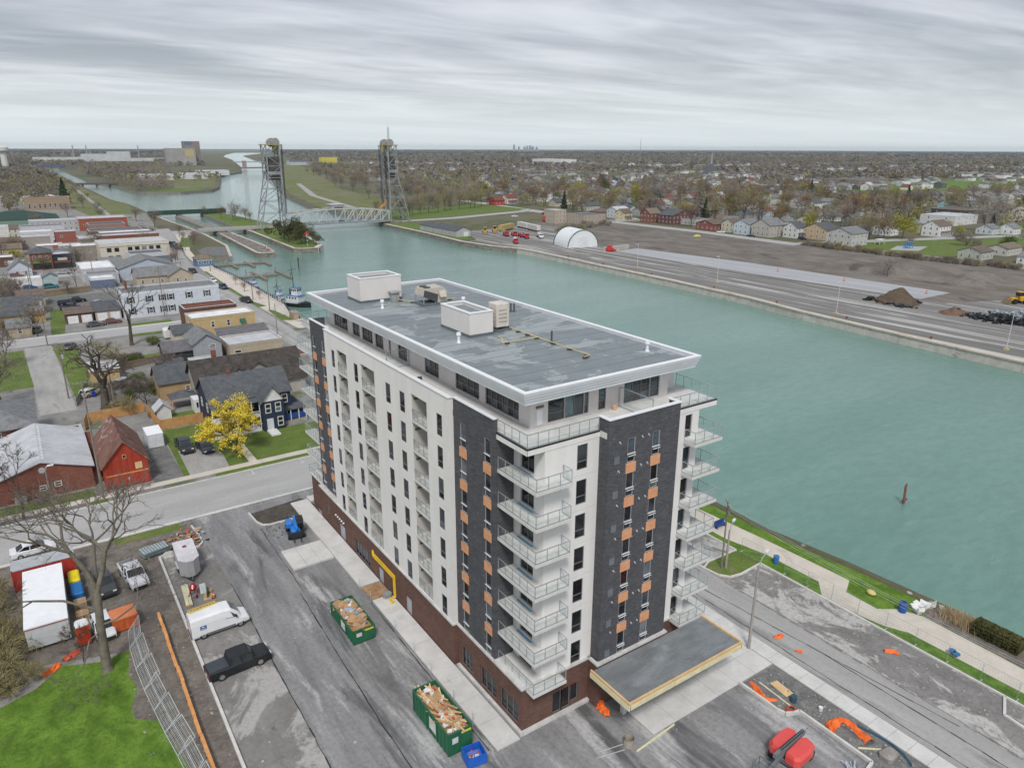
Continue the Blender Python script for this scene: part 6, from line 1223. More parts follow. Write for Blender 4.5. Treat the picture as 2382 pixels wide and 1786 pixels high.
# town cars
for k, c, x, y, a, lb in [('sedan', RED, -1.6, 136.5, 100, 'red car parked on the gravel below the dark wing'), ('hatch', WHT, -20.5, 117.8, 35, 'white car parked beside blue bin by the bare tree'), ('pickup', (.02, .022, .03), -15, 222, 5, 'black pickup with chrome front at the head of the parking row'), ('suv', (.025, .03, .05), -17.8, 219, 5, 'dark blue suv second in the parking row'), ('pickup', (.03, .035, .06), -17.2, 211, 5, 'navy pickup in the middle of the parking row'), ('sedan', (.03, .033, .03), -15.2, 206, 5, 'long dark sedan nearest the lawn in the parking row'), ('hatch', SLV, -9.3, 214, 20, 'small grey car alone beside the white apartments'), ('suv', (.10, .11, .12), -26.8, 184, 85, 'grey suv on the drive of the yellow low house'), ('sedan', (.10, .105, .11), -13.4, 182.5, 5, 'dark sedan in front of the twin garage'), ('sedan', (.2, .08, .07), -9.2, 184, 5, 'maroon car in front of the white apartments'), ('pickup', (.025, .025, .028), 29.3, 193.0, -78, 'black pickup parked on the waterfront road by the promenade lawn'), ('pickup', (.03, .045, .09), 28.8, 221, -80, 'navy pickup parked on the waterfront road'), ('hatch', WHT, 29.0, 236, -80, 'white car parked on the waterfront road between two trucks'), ('suv', (.03, .03, .035), 27.6, 262, -80, 'black suv parked near the blue kiosk'), ('sedan', (.16, .03, .05), 27.5, 312, -70, 'dark red car driving along the waterfront road'), ('sedan', BLK, 36.5, 337, -60, 'black sedan first in the angled parking row'), ('suv', (.02, .03, .06), 36.0, 343, -60, 'dark blue suv second in the angled parking row'), ('sedan', DGR, 36.8, 349, -60, 'grey sedan third in the angled parking row'), ('suv', BLK, 37.6, 356, -60, 'black suv fourth in the angled parking row'), ('sedan', WHT, 38.4, 363, -60, 'white sedan last in the angled parking row'), ('sedan', DGR, -21, 160, 70, 'grey car on the side street corner by the gravel lane'), ('suv', (.05, .2, .25), -20, 254, 10, 'teal van beside the pale green shed'), ('hatch', (.03, .1, .3), -26, 256, 10, 'blue car beside the white boat shed'), ('sedan', (.5, .5, .05), 35, 440, 0, 'yellow car near the green bridge'), ('suv', BLK, 38, 432, 20, 'black suv waiting near the main street bridge')]:
    vehicle(k, c, lb, (x, y), R(a), 'pickup_truck' if k == 'pickup' else 'parked_car', 'pickup' if k == 'pickup' else 'car', None, None, False)
one('camper', MB().bbox(-.5, 3.0, 156.5, 159.5, .4, 2.6, .3), P((.75, .75, .74), .5), 'white camper roof parked behind the cream lean-to', 'camper')
for x, y, lb, c in ((-20.4, 116.2, 'blue wheelie bin in front of the white car', (.03, .05, .3)), (-19.0, 116.9, 'green wheelie bin in front of the white car', (.02, .14, .06)), (.8, 148.5, 'blue wheelie bin beside the camper', (.03, .08, .4))): one('wheelie_bin', MB().bbox(x, x + .6, y, y + .6, .05, 1.0, .08).box(x - .03, x + .63, y - .03, y + .63, 1.0, 1.07), P(c, .5), lb, 'bin')

# ================================================================ canal: walls, islands, bridges, boats
quay_m = streak_mat('quay_concrete', (.46, .43, .38), (.60, .565, .51), (.27, .25, .22), .35, .5, .9, (.55, .70), .8)
quay_cap = GM('quay_cap', (.50, .45, .38), (.62, .57, .50), .5, (.46, .27, .13), .4, (.52, .66), .8, (1, .4), grain=.2, gs=4, bump=.1)
stone_w = streak_mat('quay_stone', (.20, .185, .165), (.31, .29, .26), (.10, .095, .08), 1.3, .5, .95, (.50, .64), .9)
# low retaining skirt along every bank so that land meets water
mb = MB(); C_ = CANAL
for a, b in zip(C_, C_[1:]):
    mb.quad((*a, -.001), (*b, -.001), (*b, WZ - .6), (*a, WZ - .6))
struct('canal_bank', mb, stone_w)
def wall_run(label, pts, th, top, face, cap, seg=20., name='quay_wall', capw=None, bot=WZ - 1.2, side=1, capo=.25):
    t = thing(name, label, 'quay wall', (0, 0, 0))
    for a, b in zip(pts, pts[1:]):
        d = math.hypot(b[0] - a[0], b[1] - a[1]); n = max(1, round(d / seg)); ux, uy = (b[0] - a[0]) / d, (b[1] - a[1]) / d; nx, ny = -uy * side, ux * side
        for i in range(n):
            s, e = d * i / n + .04, d * (i + 1) / n - .04; p = (a[0] + ux * s, a[1] + uy * s); q = (a[0] + ux * e, a[1] + uy * e); j = random.uniform(-.04, .04)
            mk = lambda o0, o1: [(p[0] + nx * o0, p[1] + ny * o0), (q[0] + nx * o0, q[1] + ny * o0), (q[0] + nx * o1, q[1] + ny * o1), (p[0] + nx * o1, p[1] + ny * o1)]
            w = MB().prism(mk(-.15 + j, th), bot, top - .35).build('panel', face, t); MB().prism(mk(-.15 - capo + j, (capw or th) + .05), top - .349, top).build('cap', cap, t)
    return t
E_edge = [(148, -400), (155, -20), (158, 26), (160, 56), (163, 88), (167, 109), (170, 148), (172.2, 198), (174.2, 238), (173.5, 252)]
wall_run('long pale concrete quay wall with rust stained cap along the far side of the canal', E_edge, 1.6, .28, quay_m, quay_cap, 14, side=-1)
wall_run('darker stone quay wall beside the grey boathouse', [(173.5, 252), (168, 268), (165, 292), (168.5, 342), (170, 395)], 1.4, .2, stone_w, quay_cap, 12, side=-1)
wall_run('promenade wall below the blue railing', [(36, 156), (35.4, 170), (38, 182), (38.2, 209), (38.5, 241), (37, 271), (38, 300)], .8, .18, stone_w, quay_cap, 10, side=1)
wall_run('stone lock wall along the promenade trees', [(51.5, 301), (59, 339), (61, 391), (61, 430), (58, 535)], .8, .18, stone_w, quay_cap, 12, side=1)
# mooring bollards on the far quay, slim lamp columns
for i, (x, y) in enumerate([(175.5, 215), (174.4, 190), (172.8, 160), (171.2, 128), (167.6, 99.6), (165.6, 74.5), (162.2, 49), (160.2, 24)]):
    t = thing('bollard', 'rusty mooring bollard on the far concrete quay', 'bollard', (x, y, 0), 0, 'mooring bollards on the far quay'); MB().cyl((0, 0, 0), (0, 0, .6), .22, .2, 8).build('shaft', rust, t); MB().cyl((0, 0, .6), (0, 0, .8), .36, .36, 8).build('head', rust, t)
whp = P((.72, .73, .74), .4, .2)
for i, (x, y) in enumerate([(190.7, 231), (180.5, 176), (181, 135), (169.4, 80.2), (166.9, 33.4)]):
    t = thing('light_column', 'slim white light column with concrete foot on the far quay', 'light column', (x, y, 0), 0, 'white light columns on the far quay'); MB().cyl((0, 0, 0), (0, 0, 9.5), .08, .05, 6).build('column', whp, t); MB().box(-.5, .5, -.5, .5, 0, .4).build('foot', P((.55, .45, .2)), t); MB().rbox((-.7, 0, 9.5), 1.3, .3, .14).build('lantern', whp, t)
# --- islands and rubble pier
ISL = [(86, 430), (87, 398), (83.3, 311), (86, 308), (94.2, 307), (98.5, 314), (103.7, 346), (109, 395), (111, 430), (106, 520), (100, 546), (90, 546)]
struct('island', MB().prism(ISL, WZ - 1, 0.0), stone_w); struct('island_lawn', poly_mesh(MB(), [(x + (96 - x) * .05, y + (430 - y) * .02) for x, y in ISL], None, .02), grass_m2)
wall_run('stone wall round the point of the wooded island', [(86, 430), (87, 398), (83.3, 311), (86, 308), (94.2, 307), (98.5, 314), (103.7, 346), (109, 395)], .9, .25, stone_w, quay_cap, 9, side=1)
one('breakwater_end', MB().prism([(94.0, 306.7), (98.9, 313.7), (96.9, 315.4), (92.6, 308.4)], WZ - .5, .5), P((.60, .58, .54), .9, var=.2), 'white painted concrete end of the island wall', 'wall')
PIER = [(70, 530), (69.5, 398), (64.6, 308), (66, 304), (71.8, 304), (73, 312), (75, 330), (76, 398), (76, 530)]
struct('rubble_pier', MB().prism(PIER, WZ - 1, -.2), stone_w); wall_run('rough stone facing of the narrow rubble pier', [(69.5, 398), (64.6, 308), (66, 304), (71.8, 304), (73, 312), (75, 330), (76, 398)], .7, -.0, stone_w, quay_cap, 8, side=1)
rb = MB(); rr = random.Random(5)
for i in range(420): y = rr.uniform(306, 398); x = rr.uniform(66.5, 74.5); a = rr.uniform(.3, .9); rb.rbox((x, y, -.1), a, a * .7, a * .5, rr.uniform(0, 3), rr.uniform(-.3, .3), rr.uniform(-.3, .3))
tag(rb.build('pier_rubble', P((.27, .25, .23), .9, var=.3)), kind='stuff')
t = thing('flag_sign', 'small red and white sign at the tip of the rubble pier', 'sign', (71, 313, 0)); MB().box(-.7, .7, -.05, .05, .5, 2.0).build('board', P((.75, .74, .74)), t); MB().box(-.7, -.25, -.06, -.051, .5, 2.0).box(.25, .7, -.06, -.051, .5, 2.0).build('red_band', P((.6, .05, .05)), t); MB().bar((0, 0, 0), (0, 0, .6), .1).build('post', wood_p, t)
t = thing('day_marker', 'red and white striped navigation marker on the island point', 'marker', (92.5, 318, 0)); MB().cyl((0, 0, 0), (0, 0, 5.5), .16, .16, 8).build('post', whp, t); MB().rbox((0, 0, 6.0), 1.6, .12, 1.6, 0, R(45)).build('diamond', P((.6, .04, .04)), t)
for z in (1.2, 3.0): MB().cyl((0, 0, z), (0, 0, z + .8), .18, .18, 8).build('band', trim_m, t)
# riprap stones along the near bank
rb = MB()
for i in range(900):
    y = rr.uniform(-60, -6) if i < 640 else rr.uniform(-6, 40); e = np.interp(y, [-80, -30, -15, -8, 0, 10, 20, 60], [47.2, 47.2, 47.0, 46.3, 46.2, 45, 45, 45.2]); f = rr.uniform(.05, .95); a = rr.uniform(.25, .75) * (1 if y < -6 else .6)
    rb.rbox((e + 4.6 * f, y, .03 + (WZ - .33) * f + .05), a, a * rr.uniform(.6, 1), a * .6, rr.uniform(0, 3), rr.uniform(-.4, .4), rr.uniform(-.4, .4))
tag(rb.build('riprap', P((.40, .38, .35), .9, var=.35)), kind='stuff')
# --- vertical lift bridge
steel = P((.33, .35, .365), .55, .2, var=.3, sc=.3); steel_d = P((.13, .125, .12), .7, var=.2); ochre = P((.40, .34, .16), .7)
steel_p = P((.55, .58, .60), .55, .1, var=.15, sc=.3); BY0, BY1 = 402.0, 411.5
br = thing('lift_bridge', 'grey steel vertical lift bridge with two tall lattice towers and curved truss span', 'bridge', (0, 0, 0))
x0, x1 = 110.0, 176.0; np_ = 11; xs_ = [x0 + (x1 - x0) * i / np_ for i in range(np_ + 1)]
top = lambda x: 7.6 + 2.6 * (1 - ((x - (x0 + x1) / 2) / ((x1 - x0) / 2)) ** 2)
DZ = 1.2
for y in (BY0, BY1):
    MB().bar((x0, y, DZ), (x1, y, DZ), .6, .7).build('bottom_chord', steel_p, br)
    tc_ = MB()
    for a, b in zip(xs_[1:-1], xs_[2:-1]): tc_.bar((a, y, top(a)), (b, y, top(b)), .6, .6)
    tc_.bar((x0, y, top(x0)), (xs_[1], y, top(xs_[1])), .6, .6).bar((xs_[-2], y, top(xs_[-2])), (x1, y, top(x1)), .6, .6); tc_.build('top_chord', steel_p, br)
    for i, x in enumerate(xs_): MB().bar((x, y, DZ), (x, y, top(x)), .38 if 0 < i < np_ else .7).build('vertical', steel_p, br)
    for i in range(np_):
        a, b = xs_[i], xs_[i + 1]
        if i < np_ / 2: a, b = b, a
        (MB().bar((xs_[i], y, DZ), (xs_[i + 1], y, top(xs_[i + 1])), .42) if i >= np_ / 2 else MB().bar((xs_[i], y, top(xs_[i])), (xs_[i + 1], y, DZ), .42)).build('diagonal', steel_p, br) if i % 2 == 0 else (MB().bar((xs_[i], y, DZ), (xs_[i + 1], y, top(xs_[i + 1])), .42)).build('diagonal', steel_p, br)
for x in xs_: MB().bar((x, BY0, top(x)), (x, BY1, top(x)), .3).build('cross_brace', steel, br)
for a, b in zip(xs_, xs_[1:]): MB().bar((a, BY0, top(a)), (b, BY1, top(b)), .2).build('cross_brace', steel, br)
MB().box(x0 - .5, x1 + .5, BY0 + .5, BY1 - .5, 1.0, 1.35).build('deck', asph_road, br)
for y in (BY0 - .35, BY1 + .35): MB().box(x0, x1, y - .05, y + .05, 1.2, 2.3).build('parapet', steel, br)
mh = MB().box(138, 146.5, BY0 + .8, BY1 - .8, 10.2, 12.6).build('machinery_house', P((.38, .39, .41)), br); MB().box(137.6, 146.9, BY0 + .4, BY1 - .4, 12.601, 12.9).build('house_roof', roof_m('light'), mh); MB().box(140, 145.5, BY0 + .7, BY0 + .79, 10.3, 11.3).build('house_band', P((.2, .04, .03)), mh)
gal = MB()
for s in (1,): gal.box(x0, x1, BY0 + 2.6, BY0 + 3.1, 9.7, 9.8)
MB().bar((x0, BY0 + 3, 8.4), (138, BY0 + 3, 10.6), .5, .25).bar((146.5, BY0 + 3, 10.6), (x1, BY0 + 3, 8.4), .5, .25).build('catwalk', ochre, br)
def tower(xf, xr_b, xr_t, sg, nm):
    H = 48.0; lev = [0, 9, 16, 23, 29.5, 36, 42, H]
    for y in (BY0 - .4, BY1 + .4):
        MB().bar((xf, y, -.5), (xf, y, H), .75).build('front_leg', steel, br)
        rp_ = lambda z: xr_b + (xr_t - xr_b) * min(1, (z / 30.0)) if z < 30 else xr_t + (xf - xr_t) * 0.0
        prev = None; leg = MB()
        for a, b in zip(lev, lev[1:]): leg.bar((rp_(a), y, a), (rp_(b), y, b), .55)
        leg.build('rear_leg', steel, br)
        for i, (a, b) in enumerate(zip(lev, lev[1:])):
            MB().bar((xf, y, b), (rp_(b), y, b), .3).build('strut', steel, br)
            (MB().bar((xf, y, a), (rp_(b), y, b), .28) if i % 2 else MB().bar((rp_(a), y, a), (xf, y, b), .28)).build('diagonal', steel, br)
        MB().box(min(xf, xr_t) - .4, max(xf, xr_t) + .4, y - .25, y + .25, 31.2, 33.0).build('plate_girder', steel, br)
    for i, (a, b) in enumerate(zip(lev, lev[1:])):
        for xx in (xf, None):
            xa, xb = (xf, xf) if xx else (rp_(a), rp_(b))
            MB().bar((xb, BY0, b), (xb, BY1, b), .26).build('strut', steel, br)
            if i > 0 or xx is None: MB().bar((xa, BY0, a), (xb, BY1, b), .3).bar((xa, BY1, a), (xb, BY0, b), .3).build('cross_brace', steel, br)
    xm = xf - sg * .4
    for y in (BY0 + .9, BY1 - .9):
        MB().cyl((xm - sg * 1.4, y - 1.3, H + 1.2), (xm - sg * 1.4, y + 1.3, H + 1.0), 2.4, 2.4, 18).build('sheave_hood', P((.30, .30, .29), .7, var=.25), br)
    MB().box(min(xf + sg, xr_t - sg), max(xf + sg, xr_t - sg), BY0 - 1.0, BY1 + 1.0, H - .4, H + .1).build('platform', ochre, br)
    MB().box(xm - 1.6, xm + 1.6, BY0 + 2.6, BY1 - 2.6, H - 4.2, H - .6).build('machine_room', ochre, br)
    cb_ = MB()
    for y in (BY0 + .3, BY0 + 1.5, BY1 - 1.5, BY1 - .3):
        for k in (.9, 1.5): cb_.bar((xf + sg * k, y, 9.0), (xf + sg * (k + .6), y, H), .16)
    cb_.build('hoist_cable', trim_m, br)
    MB().box(min(xf, xr_t) + 1.0, max(xf, xr_t) - .6, BY0 + 1.4, BY1 - 1.4, 28, 41).build('counterweight', P((.11, .10, .095), .9, var=.3), br)
    rl = MB()
    for y in (BY0 - 1, BY1 + 1): rl.bar((min(xf + sg, xr_t - sg), y, H + 1.1), (max(xf + sg, xr_t - sg), y, H + 1.1), .08)
    rl.build('hand_rail', steel, br)
tower(108.6, 94.0, 101.0, 1, 'L'); tower(177.2, 191.0, 183.0, -1, 'R')
ms = MB()
for a in ((-.5, -.5), (.5, -.5), (.5, .5), (-.5, .5)): ms.bar((180 + a[0], 406 + a[1], 50), (180 + a[0] * .5, 406 + a[1] * .5, 58.5), .1)
for i in range(6): z = 51 + i * 1.3; ms.bar((179.5, 405.5, z), (180.5, 406.5, z + 1.2), .07).bar((180.5, 405.5, z), (179.5, 406.5, z + 1.2), .07)
ms.bar((180, 406, 58), (180, 406, 60.5), .06).build('radio_mast', P((.3, .3, .32)), br)
for xx in (106, 180.5): MB().box(xx - 4, xx + 4, BY0 - 1.5, BY1 + 1.5, WZ - 1, .9).build('abutment', stone_w, br)
MB().rbox((174, BY0 + 3, 11.2), 6.5, .4, 1.5, 0, R(-32)).build('stair_cover', P((.55, .28, .10)), br)
MB().prism([(61, 404.5), (106, 404.5), (106, 410), (61, 413)], .5, .9).build('approach_deck', asph_road, br)
for y in (404.6, 411.2): MB().bar((61, y + (1.5 if y > 405 else 0), 1.5), (105, y, 1.5), .25, .9).build('approach_rail', P((.42, .40, .36)), br)
for x in (72, 88): MB().box(x - 2, x + 2, 404.6, 411, WZ - 1, .49).build('approach_pier', stone_w, br)
sheet('bridge_road', [(180, 403), (230, 404), (318, 430), (318, 440), (228, 414), (180, 411)], .02, asph_road)
# green plate girder bridge behind
gb_ = thing('girder_bridge', 'low dark green plate girder bridge crossing the channel behind the pier', 'bridge', (0, 0, 0)); gm_ = P((.03, .075, .055), .6, var=.2)
for y in (534, 540): MB().box(54, 106, y - .3, y + .3, .6, 3.2).build('girder', gm_, gb_)
for i in range(18): MB().box(55 + i * 2.9, 55.25 + i * 2.9, 533.5, 533.69, .6, 3.2).build('stiffener', gm_, gb_)
MB().box(54, 106, 534.4, 539.6, .4, .8).build('deck', asph_road, gb_)
for x in (57, 74, 104): MB().box(x - 1.5, x + 1.5, 533, 541, WZ - 1, .39).build('pier', stone_w, gb_)
lb_ = thing('road_bridge', 'dark low road bridge over the narrow side channel', 'bridge', (0, 0, 0)); MB().box(48, 95, 1040, 1052, 1.0, 3.2).build('deck', P((.12, .11, .10)), lb_)
for x in (56, 72, 88): MB().box(x - 1, x + 1, 1041, 1051, WZ - 1, .99).build('pier', stone_w, lb_)
lb_ = thing('rail_bridge', 'blue-grey girder bridge at the end of the narrow side channel', 'bridge', (0, 0, 0)); MB().box(40, 105, 1900, 1912, 3.0, 9.0).build('girder', P((.10, .12, .17)), lb_)
for x in (52, 70, 88): MB().box(x - 2, x + 2, 1901, 1911, WZ - 1, 2.99).build('pier', stone_w, lb_)
lb_ = thing('lock_bridge', 'pale low lock bridge across the upper canal', 'bridge', (0, 0, 0)); MB().box(520, 640, 2150, 2165, 6, 9).build('deck', P((.4, .4, .4)), lb_); MB().box(474, 482, 1880, 1890, 0, 15).build('control_tower', P((.35, .25, .22)), lb_); MB().box(420, 520, 1700, 1712, 1, 4).build('gate', P((.2, .2, .2)), lb_)
one('channel_pile', MB().cyl((68.9, 261.5, WZ - 1), (68.9, 261.5, 1.6), .22, .22, 8).cyl((68.9, 261.5, 1.6), (68.9, 261.5, 2.6), .3, .3, 8), P((.09, .05, .045)), 'dark marker pile standing in the water beyond the roof', 'marker')
# --- floating docks
dk_m = P((.25, .215, .18), .9, var=.25)
def dock(label, x0_, x1_, y, fingers):
    t = thing('floating_dock', label, 'dock', (0, 0, 0)); n = int((x1_ - x0_) / 3)
    for i in range(n): MB().box(x0_ + i * 3, x0_ + i * 3 + 2.96, y - .9, y + .9, WZ + .15, WZ + .75).build('section', dk_m, t)
    for fx, ya, yb in fingers: MB().box(fx - .6, fx + .6, ya, y - .901, WZ + .15, WZ + .72).box(fx - .6, fx + .6, y + .901, yb, WZ + .15, WZ + .72).build('finger', dk_m, t)
    for fx in (x0_ + 6, x1_ - 3): MB().cyl((fx, y + 1.1, WZ - 1), (fx, y + 1.1, WZ + 3.2), .15, .15, 6).build('pile', wood_p, t)
dock('long floating dock with three short fingers beyond the kiosk', 39, 63, 286.7, [(48, 277, 293), (55, 277, 292.5), (62, 277.5, 291.5)]); dock('floating dock with two long fingers beside the moored boats', 39, 59.5, 251.4, [(49.8, 241.6, 261), (58.9, 240, 261)])
# --- blue railing along the promenade
rl = thing('promenade_railing', 'dark blue railing of short posts along the promenade edge', 'railing', (0, 0, 0)); bl = P((.03, .045, .13), .5)
path = [(35.6, 160), (35.9, 170), (38.2, 182), (38.5, 209), (38.7, 241), (37.4, 271)]; pm_ = MB().box(-.1, .1, -.1, .1, 0, 1.15).mesh('post', bl)
for a, b in zip(path, path[1:]):
    d = math.hypot(b[0] - a[0], b[1] - a[1]); n = int(d / 2.4); MB().bar((a[0] - .35, a[1], .95), (b[0] - .35, b[1], .95), .07).bar((a[0] - .35, a[1], .5), (b[0] - .35, b[1], .5), .05).build('rail', bl, rl)
    for i in range(n): obj('post', pm_, rl, (a[0] - .35 + (b[0] - a[0]) * i / n, a[1] + (b[1] - a[1]) * i / n, 0))
# --- kiosk
t = building('small blue and white kiosk with tan hipped roof on the promenade', 32.0, 276, 6.5, 7, 2.9, 'hip', 1.9, wall=(.10, .22, .42), rk='tan', wins=[('f', .6, .9, 1.2, 1.3), ('f', 2.6, .9, 1.2, 1.3), ('f', 4.6, .9, 1.2, 1.3)], name='kiosk', cat='kiosk'); MB().box(-.02, 6.52, -.05, -.001, 2.3, 2.85).build('fascia', hw_m, t)
# --- boats
def hull(L_, B_, D_, bow=.35, n=9):
    rg = []
    for i in range(n):
        f = i / (n - 1); x = -L_ / 2 + L_ * f; w = B_ / 2 * (min(1, .75 + f * .8) if f < .5 else max(.04, 1 - ((f - .5) / .5) ** 2.2)); h = D_ * (1 + .35 * max(0, f - .45))
        rg.append([(x, -w * .55, -.5), (x, -w * .95, .1), (x, -w, h), (x, w, h), (x, w * .95, .1), (x, w * .55, -.5)])
    return MB().loft(rg)
def tug(label, x, y, rz, L_, B_, hc, s, mast):
    t = thing('tugboat', label, 'tugboat', (x, y, WZ), rz); hull(L_, B_, 1.3 * s).build('hull', P(hc, .6), t)
    MB().box(-L_ * .38, L_ * .30, -B_ * .40, B_ * .40, 1.25 * s, 1.36 * s).build('deck', P((.20, .21, .22)), t); MB().bar((-L_ * .47, -B_ * .49, 1.35 * s), (L_ * .25, -B_ * .49, 1.4 * s), .25).bar((-L_ * .47, B_ * .49, 1.35 * s), (L_ * .25, B_ * .49, 1.4 * s), .25).build('rubbing_strake', P((.5, .51, .52)), t)
    wh_ = P((.68, .70, .72), .5); bl_ = P((.08, .22, .42), .5)
    h = MB().bbox(-L_ * .18, L_ * .22, -B_ * .33, B_ * .33, 1.36 * s, 3.4 * s, .15).build('deckhouse', wh_, t); MB().box(-L_ * .2, L_ * .24, -B_ * .35, B_ * .35, 3.4 * s, 3.6 * s).build('deckhouse_roof', bl_, h)
    for i in range(4): MB().box(-L_ * .15 + i * L_ * .09, -L_ * .10 + i * L_ * .09, -B_ * .335, -B_ * .331, 2.5 * s, 3.1 * s).build('window', hg, h)
    w = MB().bbox(-L_ * .02, L_ * .17, -B_ * .24, B_ * .24, 3.6 * s, 5.9 * s, .12).build('wheelhouse', wh_, t); MB().box(-L_ * .03, L_ * .18, -B_ * .26, B_ * .26, 5.9 * s, 6.05 * s).build('wheelhouse_roof', bl_, w)
    for i in range(3): MB().box(.0 + i * L_ * .055, L_ * .04 + i * L_ * .055, -B_ * .245, -B_ * .241, 4.9 * s, 5.6 * s).build('window', hg, w); MB().box(L_ * .171, L_ * .174, -B_ * .2 + i * B_ * .14, -B_ * .1 + i * B_ * .14, 4.9 * s, 5.6 * s).build('window', hg, w)
    MB().cyl((-L_ * .1, 0, 3.4 * s), (-L_ * .1, 0, 5.4 * s), .5 * s, .45 * s, 10).build('funnel', trim_m, t)
    if mast: MB().cyl((0, 0, 5.9 * s), (-.3, 0, mast), .16, .08, 6).bar((-.2, -1.6, mast - 2.4), (-.2, 1.6, mast - 2.4), .12).bar((-1.3, 0, mast * .62), (-.2, 0, mast * .8), .12).build('mast', P((.10, .10, .11)), t)
    for i in range(5): MB().cyl((-L_ * .35 + i * L_ * .15, -B_ * .52, 1.0 * s), (-L_ * .35 + i * L_ * .15, -B_ * .47 - .35, 1.0 * s), .35, .35, 8).build('tyre_fender', tyre_m, t)
tug('white and black tugboat with tall dark mast moored at the promenade', 43.8, 190.5, R(-62), 13.5, 4.8, (.02, .02, .022), 1.0, 14.0); tug('smaller white and blue workboat moored inside the large tugboat', 40.9, 198.5, R(-68), 8.0, 3.0, (.35, .36, .38), .72, 7.5)
tug('cream cabin cruiser with blue hull moored beside the dock', 40.6, 228, R(-80), 10, 3.2, (.05, .10, .24), .62, 0)
sheet('moorings_pier', [(34.2, 158), (36.0, 158), (35.6, 168), (33.6, 168)], .2, conc_tan); one('stone_plinth', MB().box(33.6, 35.4, 160, 164, 0, 2.0), P((.38, .31, .24), .9, var=.3), 'tan stone plinth at the end of the promenade', 'plinth')
t = thing('notice_board', 'white notice board on the promenade lawn', 'sign', (32.7, 167, 0)); MB().box(-.5, .5, -.05, .05, .9, 2.5).build('board', hw_m, t); MB().bar((-.4, 0, 0), (-.4, 0, .95), .08).bar((.4, 0, 0), (.4, 0, .95), .08).build('leg', rail_m, t)

# ================================================================ far side of the canal
apron = GM('quay_apron', (.165, .158, .15), (.24, .23, .222), .15, (.52, .505, .48), .42, (.525, .60), .95, (1, .035), R(-4), (.105, .10, .096), .25, (.58, .70), (1, .06), grain=.2, gs=2.5, bump=.1)
strip_m = GM('grey_pad', (.36, .37, .385), (.43, .44, .455), .2, (.27, .27, .275), .25, (.60, .72), .7, (1, .15), grain=.2, gs=3, bump=.05)
field_m = GM('bare_field', (.15, .13, .112), (.235, .212, .188), .12, (.085, .072, .060), .10, (.55, .66), .8, (1, .5), R(10), (.15, .135, .062), .06, (.60, .68), grain=.35, gs=1.6, bump=.2)
sheet('quay_apron', [(149.5, -400), (156.5, -20), (159.5, 26), (161.5, 56), (164.5, 88), (168.5, 109), (171.5, 148), (173.7, 198), (175.6, 238), (175, 254), (170, 292), (175, 292), (190, 330), (250, 345), (250, 300), (216, 250), (208, 200), (206, 130), (212, 70), (240, 60), (240, -400)], .012, apron)
sheet('grey_pad', [(207, 219), (223, 221), (230.5, 160), (232, 78), (213, 78), (208, 143)], .018, strip_m)
sheet('bare_field', [(206, -400), (312, -400), (312, 90), (306, 120), (304, 185), (299, 190), (297, 345), (262, 352), (240, 345), (214, 255), (206, 200)], .008, field_m)
sheet('verge', [(170.5, 396), (169.2, 345), (166.5, 297), (176, 297), (184, 345), (190, 401), (180, 401)], .016, grass_m2); sheet('verge', [(196, 414), (230, 418), (316, 444), (316, 520), (215, 480), (186, 440), (183, 418)], .016, grass_m2)
park_g = GM('park_grass', (.125, .15, .05), (.165, .19, .065), .08, (.215, .19, .125), .03, (.46, .58), .85, grain=.3, gs=1.5)
sheet('canal_park', [(180, 440), (186, 560), (218, 727), (430, 1514), (640, 2150), (690, 2150), (520, 1500), (300, 800), (262, 560), (214, 482)], .016, park_g); sheet('park_path', [(200, 520), (228, 700), (300, 960), (306, 958), (234, 696), (206, 518)], .03, path_m)
sheet('peninsula_lawn', [(150, 870), (190, 940), (285, 1340), (365, 1515), (330, 1600), (200, 1250), (140, 920)], .016, park_g); sheet('peninsula_lawn', [(100, 850), (130, 842), (168, 866), (150, 900), (110, 890)], .014, grass_m2)
sheet('west_bank', [(20, 560), (54, 560), (56, 668), (50, 745), (50, 1100), (30, 1100), (10, 700)], .014, park_g); sheet('rail_track', [(30, 560), (33, 560), (47, 1100), (44, 1100)], .024, path_m)
sheet('east_road', [(297, 186), (307, 186), (311, 260), (308, 345), (318, 440), (330, 560), (318, 560), (306, 440), (298, 345), (301, 250)], .014, asph_road); sheet('east_street', [(307, 184), (440, 140), (441, 148), (309, 193)], .014, asph_road); sheet('east_street', [(306, 330), (420, 300), (422, 308), (308, 340)], .014, asph_road)
sheet('park_lawn', [(312, 182), (312, 100), (340, 122), (440, 110), (440, 138)], .012, grass_m2); sheet('park_lawn', [(440, 150), (520, 140), (520, 175), (445, 168)], .012, grass_m2); sheet('playground', [(322, 150), (340, 156), (350, 146), (330, 140)], .02, strip_m)
sheet('far_meadow', [(780, 420), (1010, 410), (1250, 470), (1300, 560), (1000, 520), (800, 470)], .02, grass_m); sheet('far_meadow', [(560, 330), (760, 360), (800, 430), (600, 400)], .02, GM('rough_meadow', (.13, .12, .06), (.17, .155, .08), .1, grain=.3, gs=1))
for p in ([(1500, 1700), (2100, 1600), (2200, 1750), (1600, 1850)], [(2600, 1500), (3300, 1500), (3400, 1650), (2700, 1700)], [(700, 1750), (820, 1720), (860, 1800), (720, 1830)], [(3000, 2500), (4200, 2400), (4300, 2600), (3100, 2700)], [(-300, 2600), (-20, 2700), (0, 2850), (-300, 2800)], [(620, 1480), (700, 1470), (720, 1560), (640, 1580)]): sheet('far_field', p, .02, GM('far_field_%d' % int(p[0][0]), (.12, .13, .06), (.18, .17, .10), .01, grain=.2, gs=.5, bump=0))
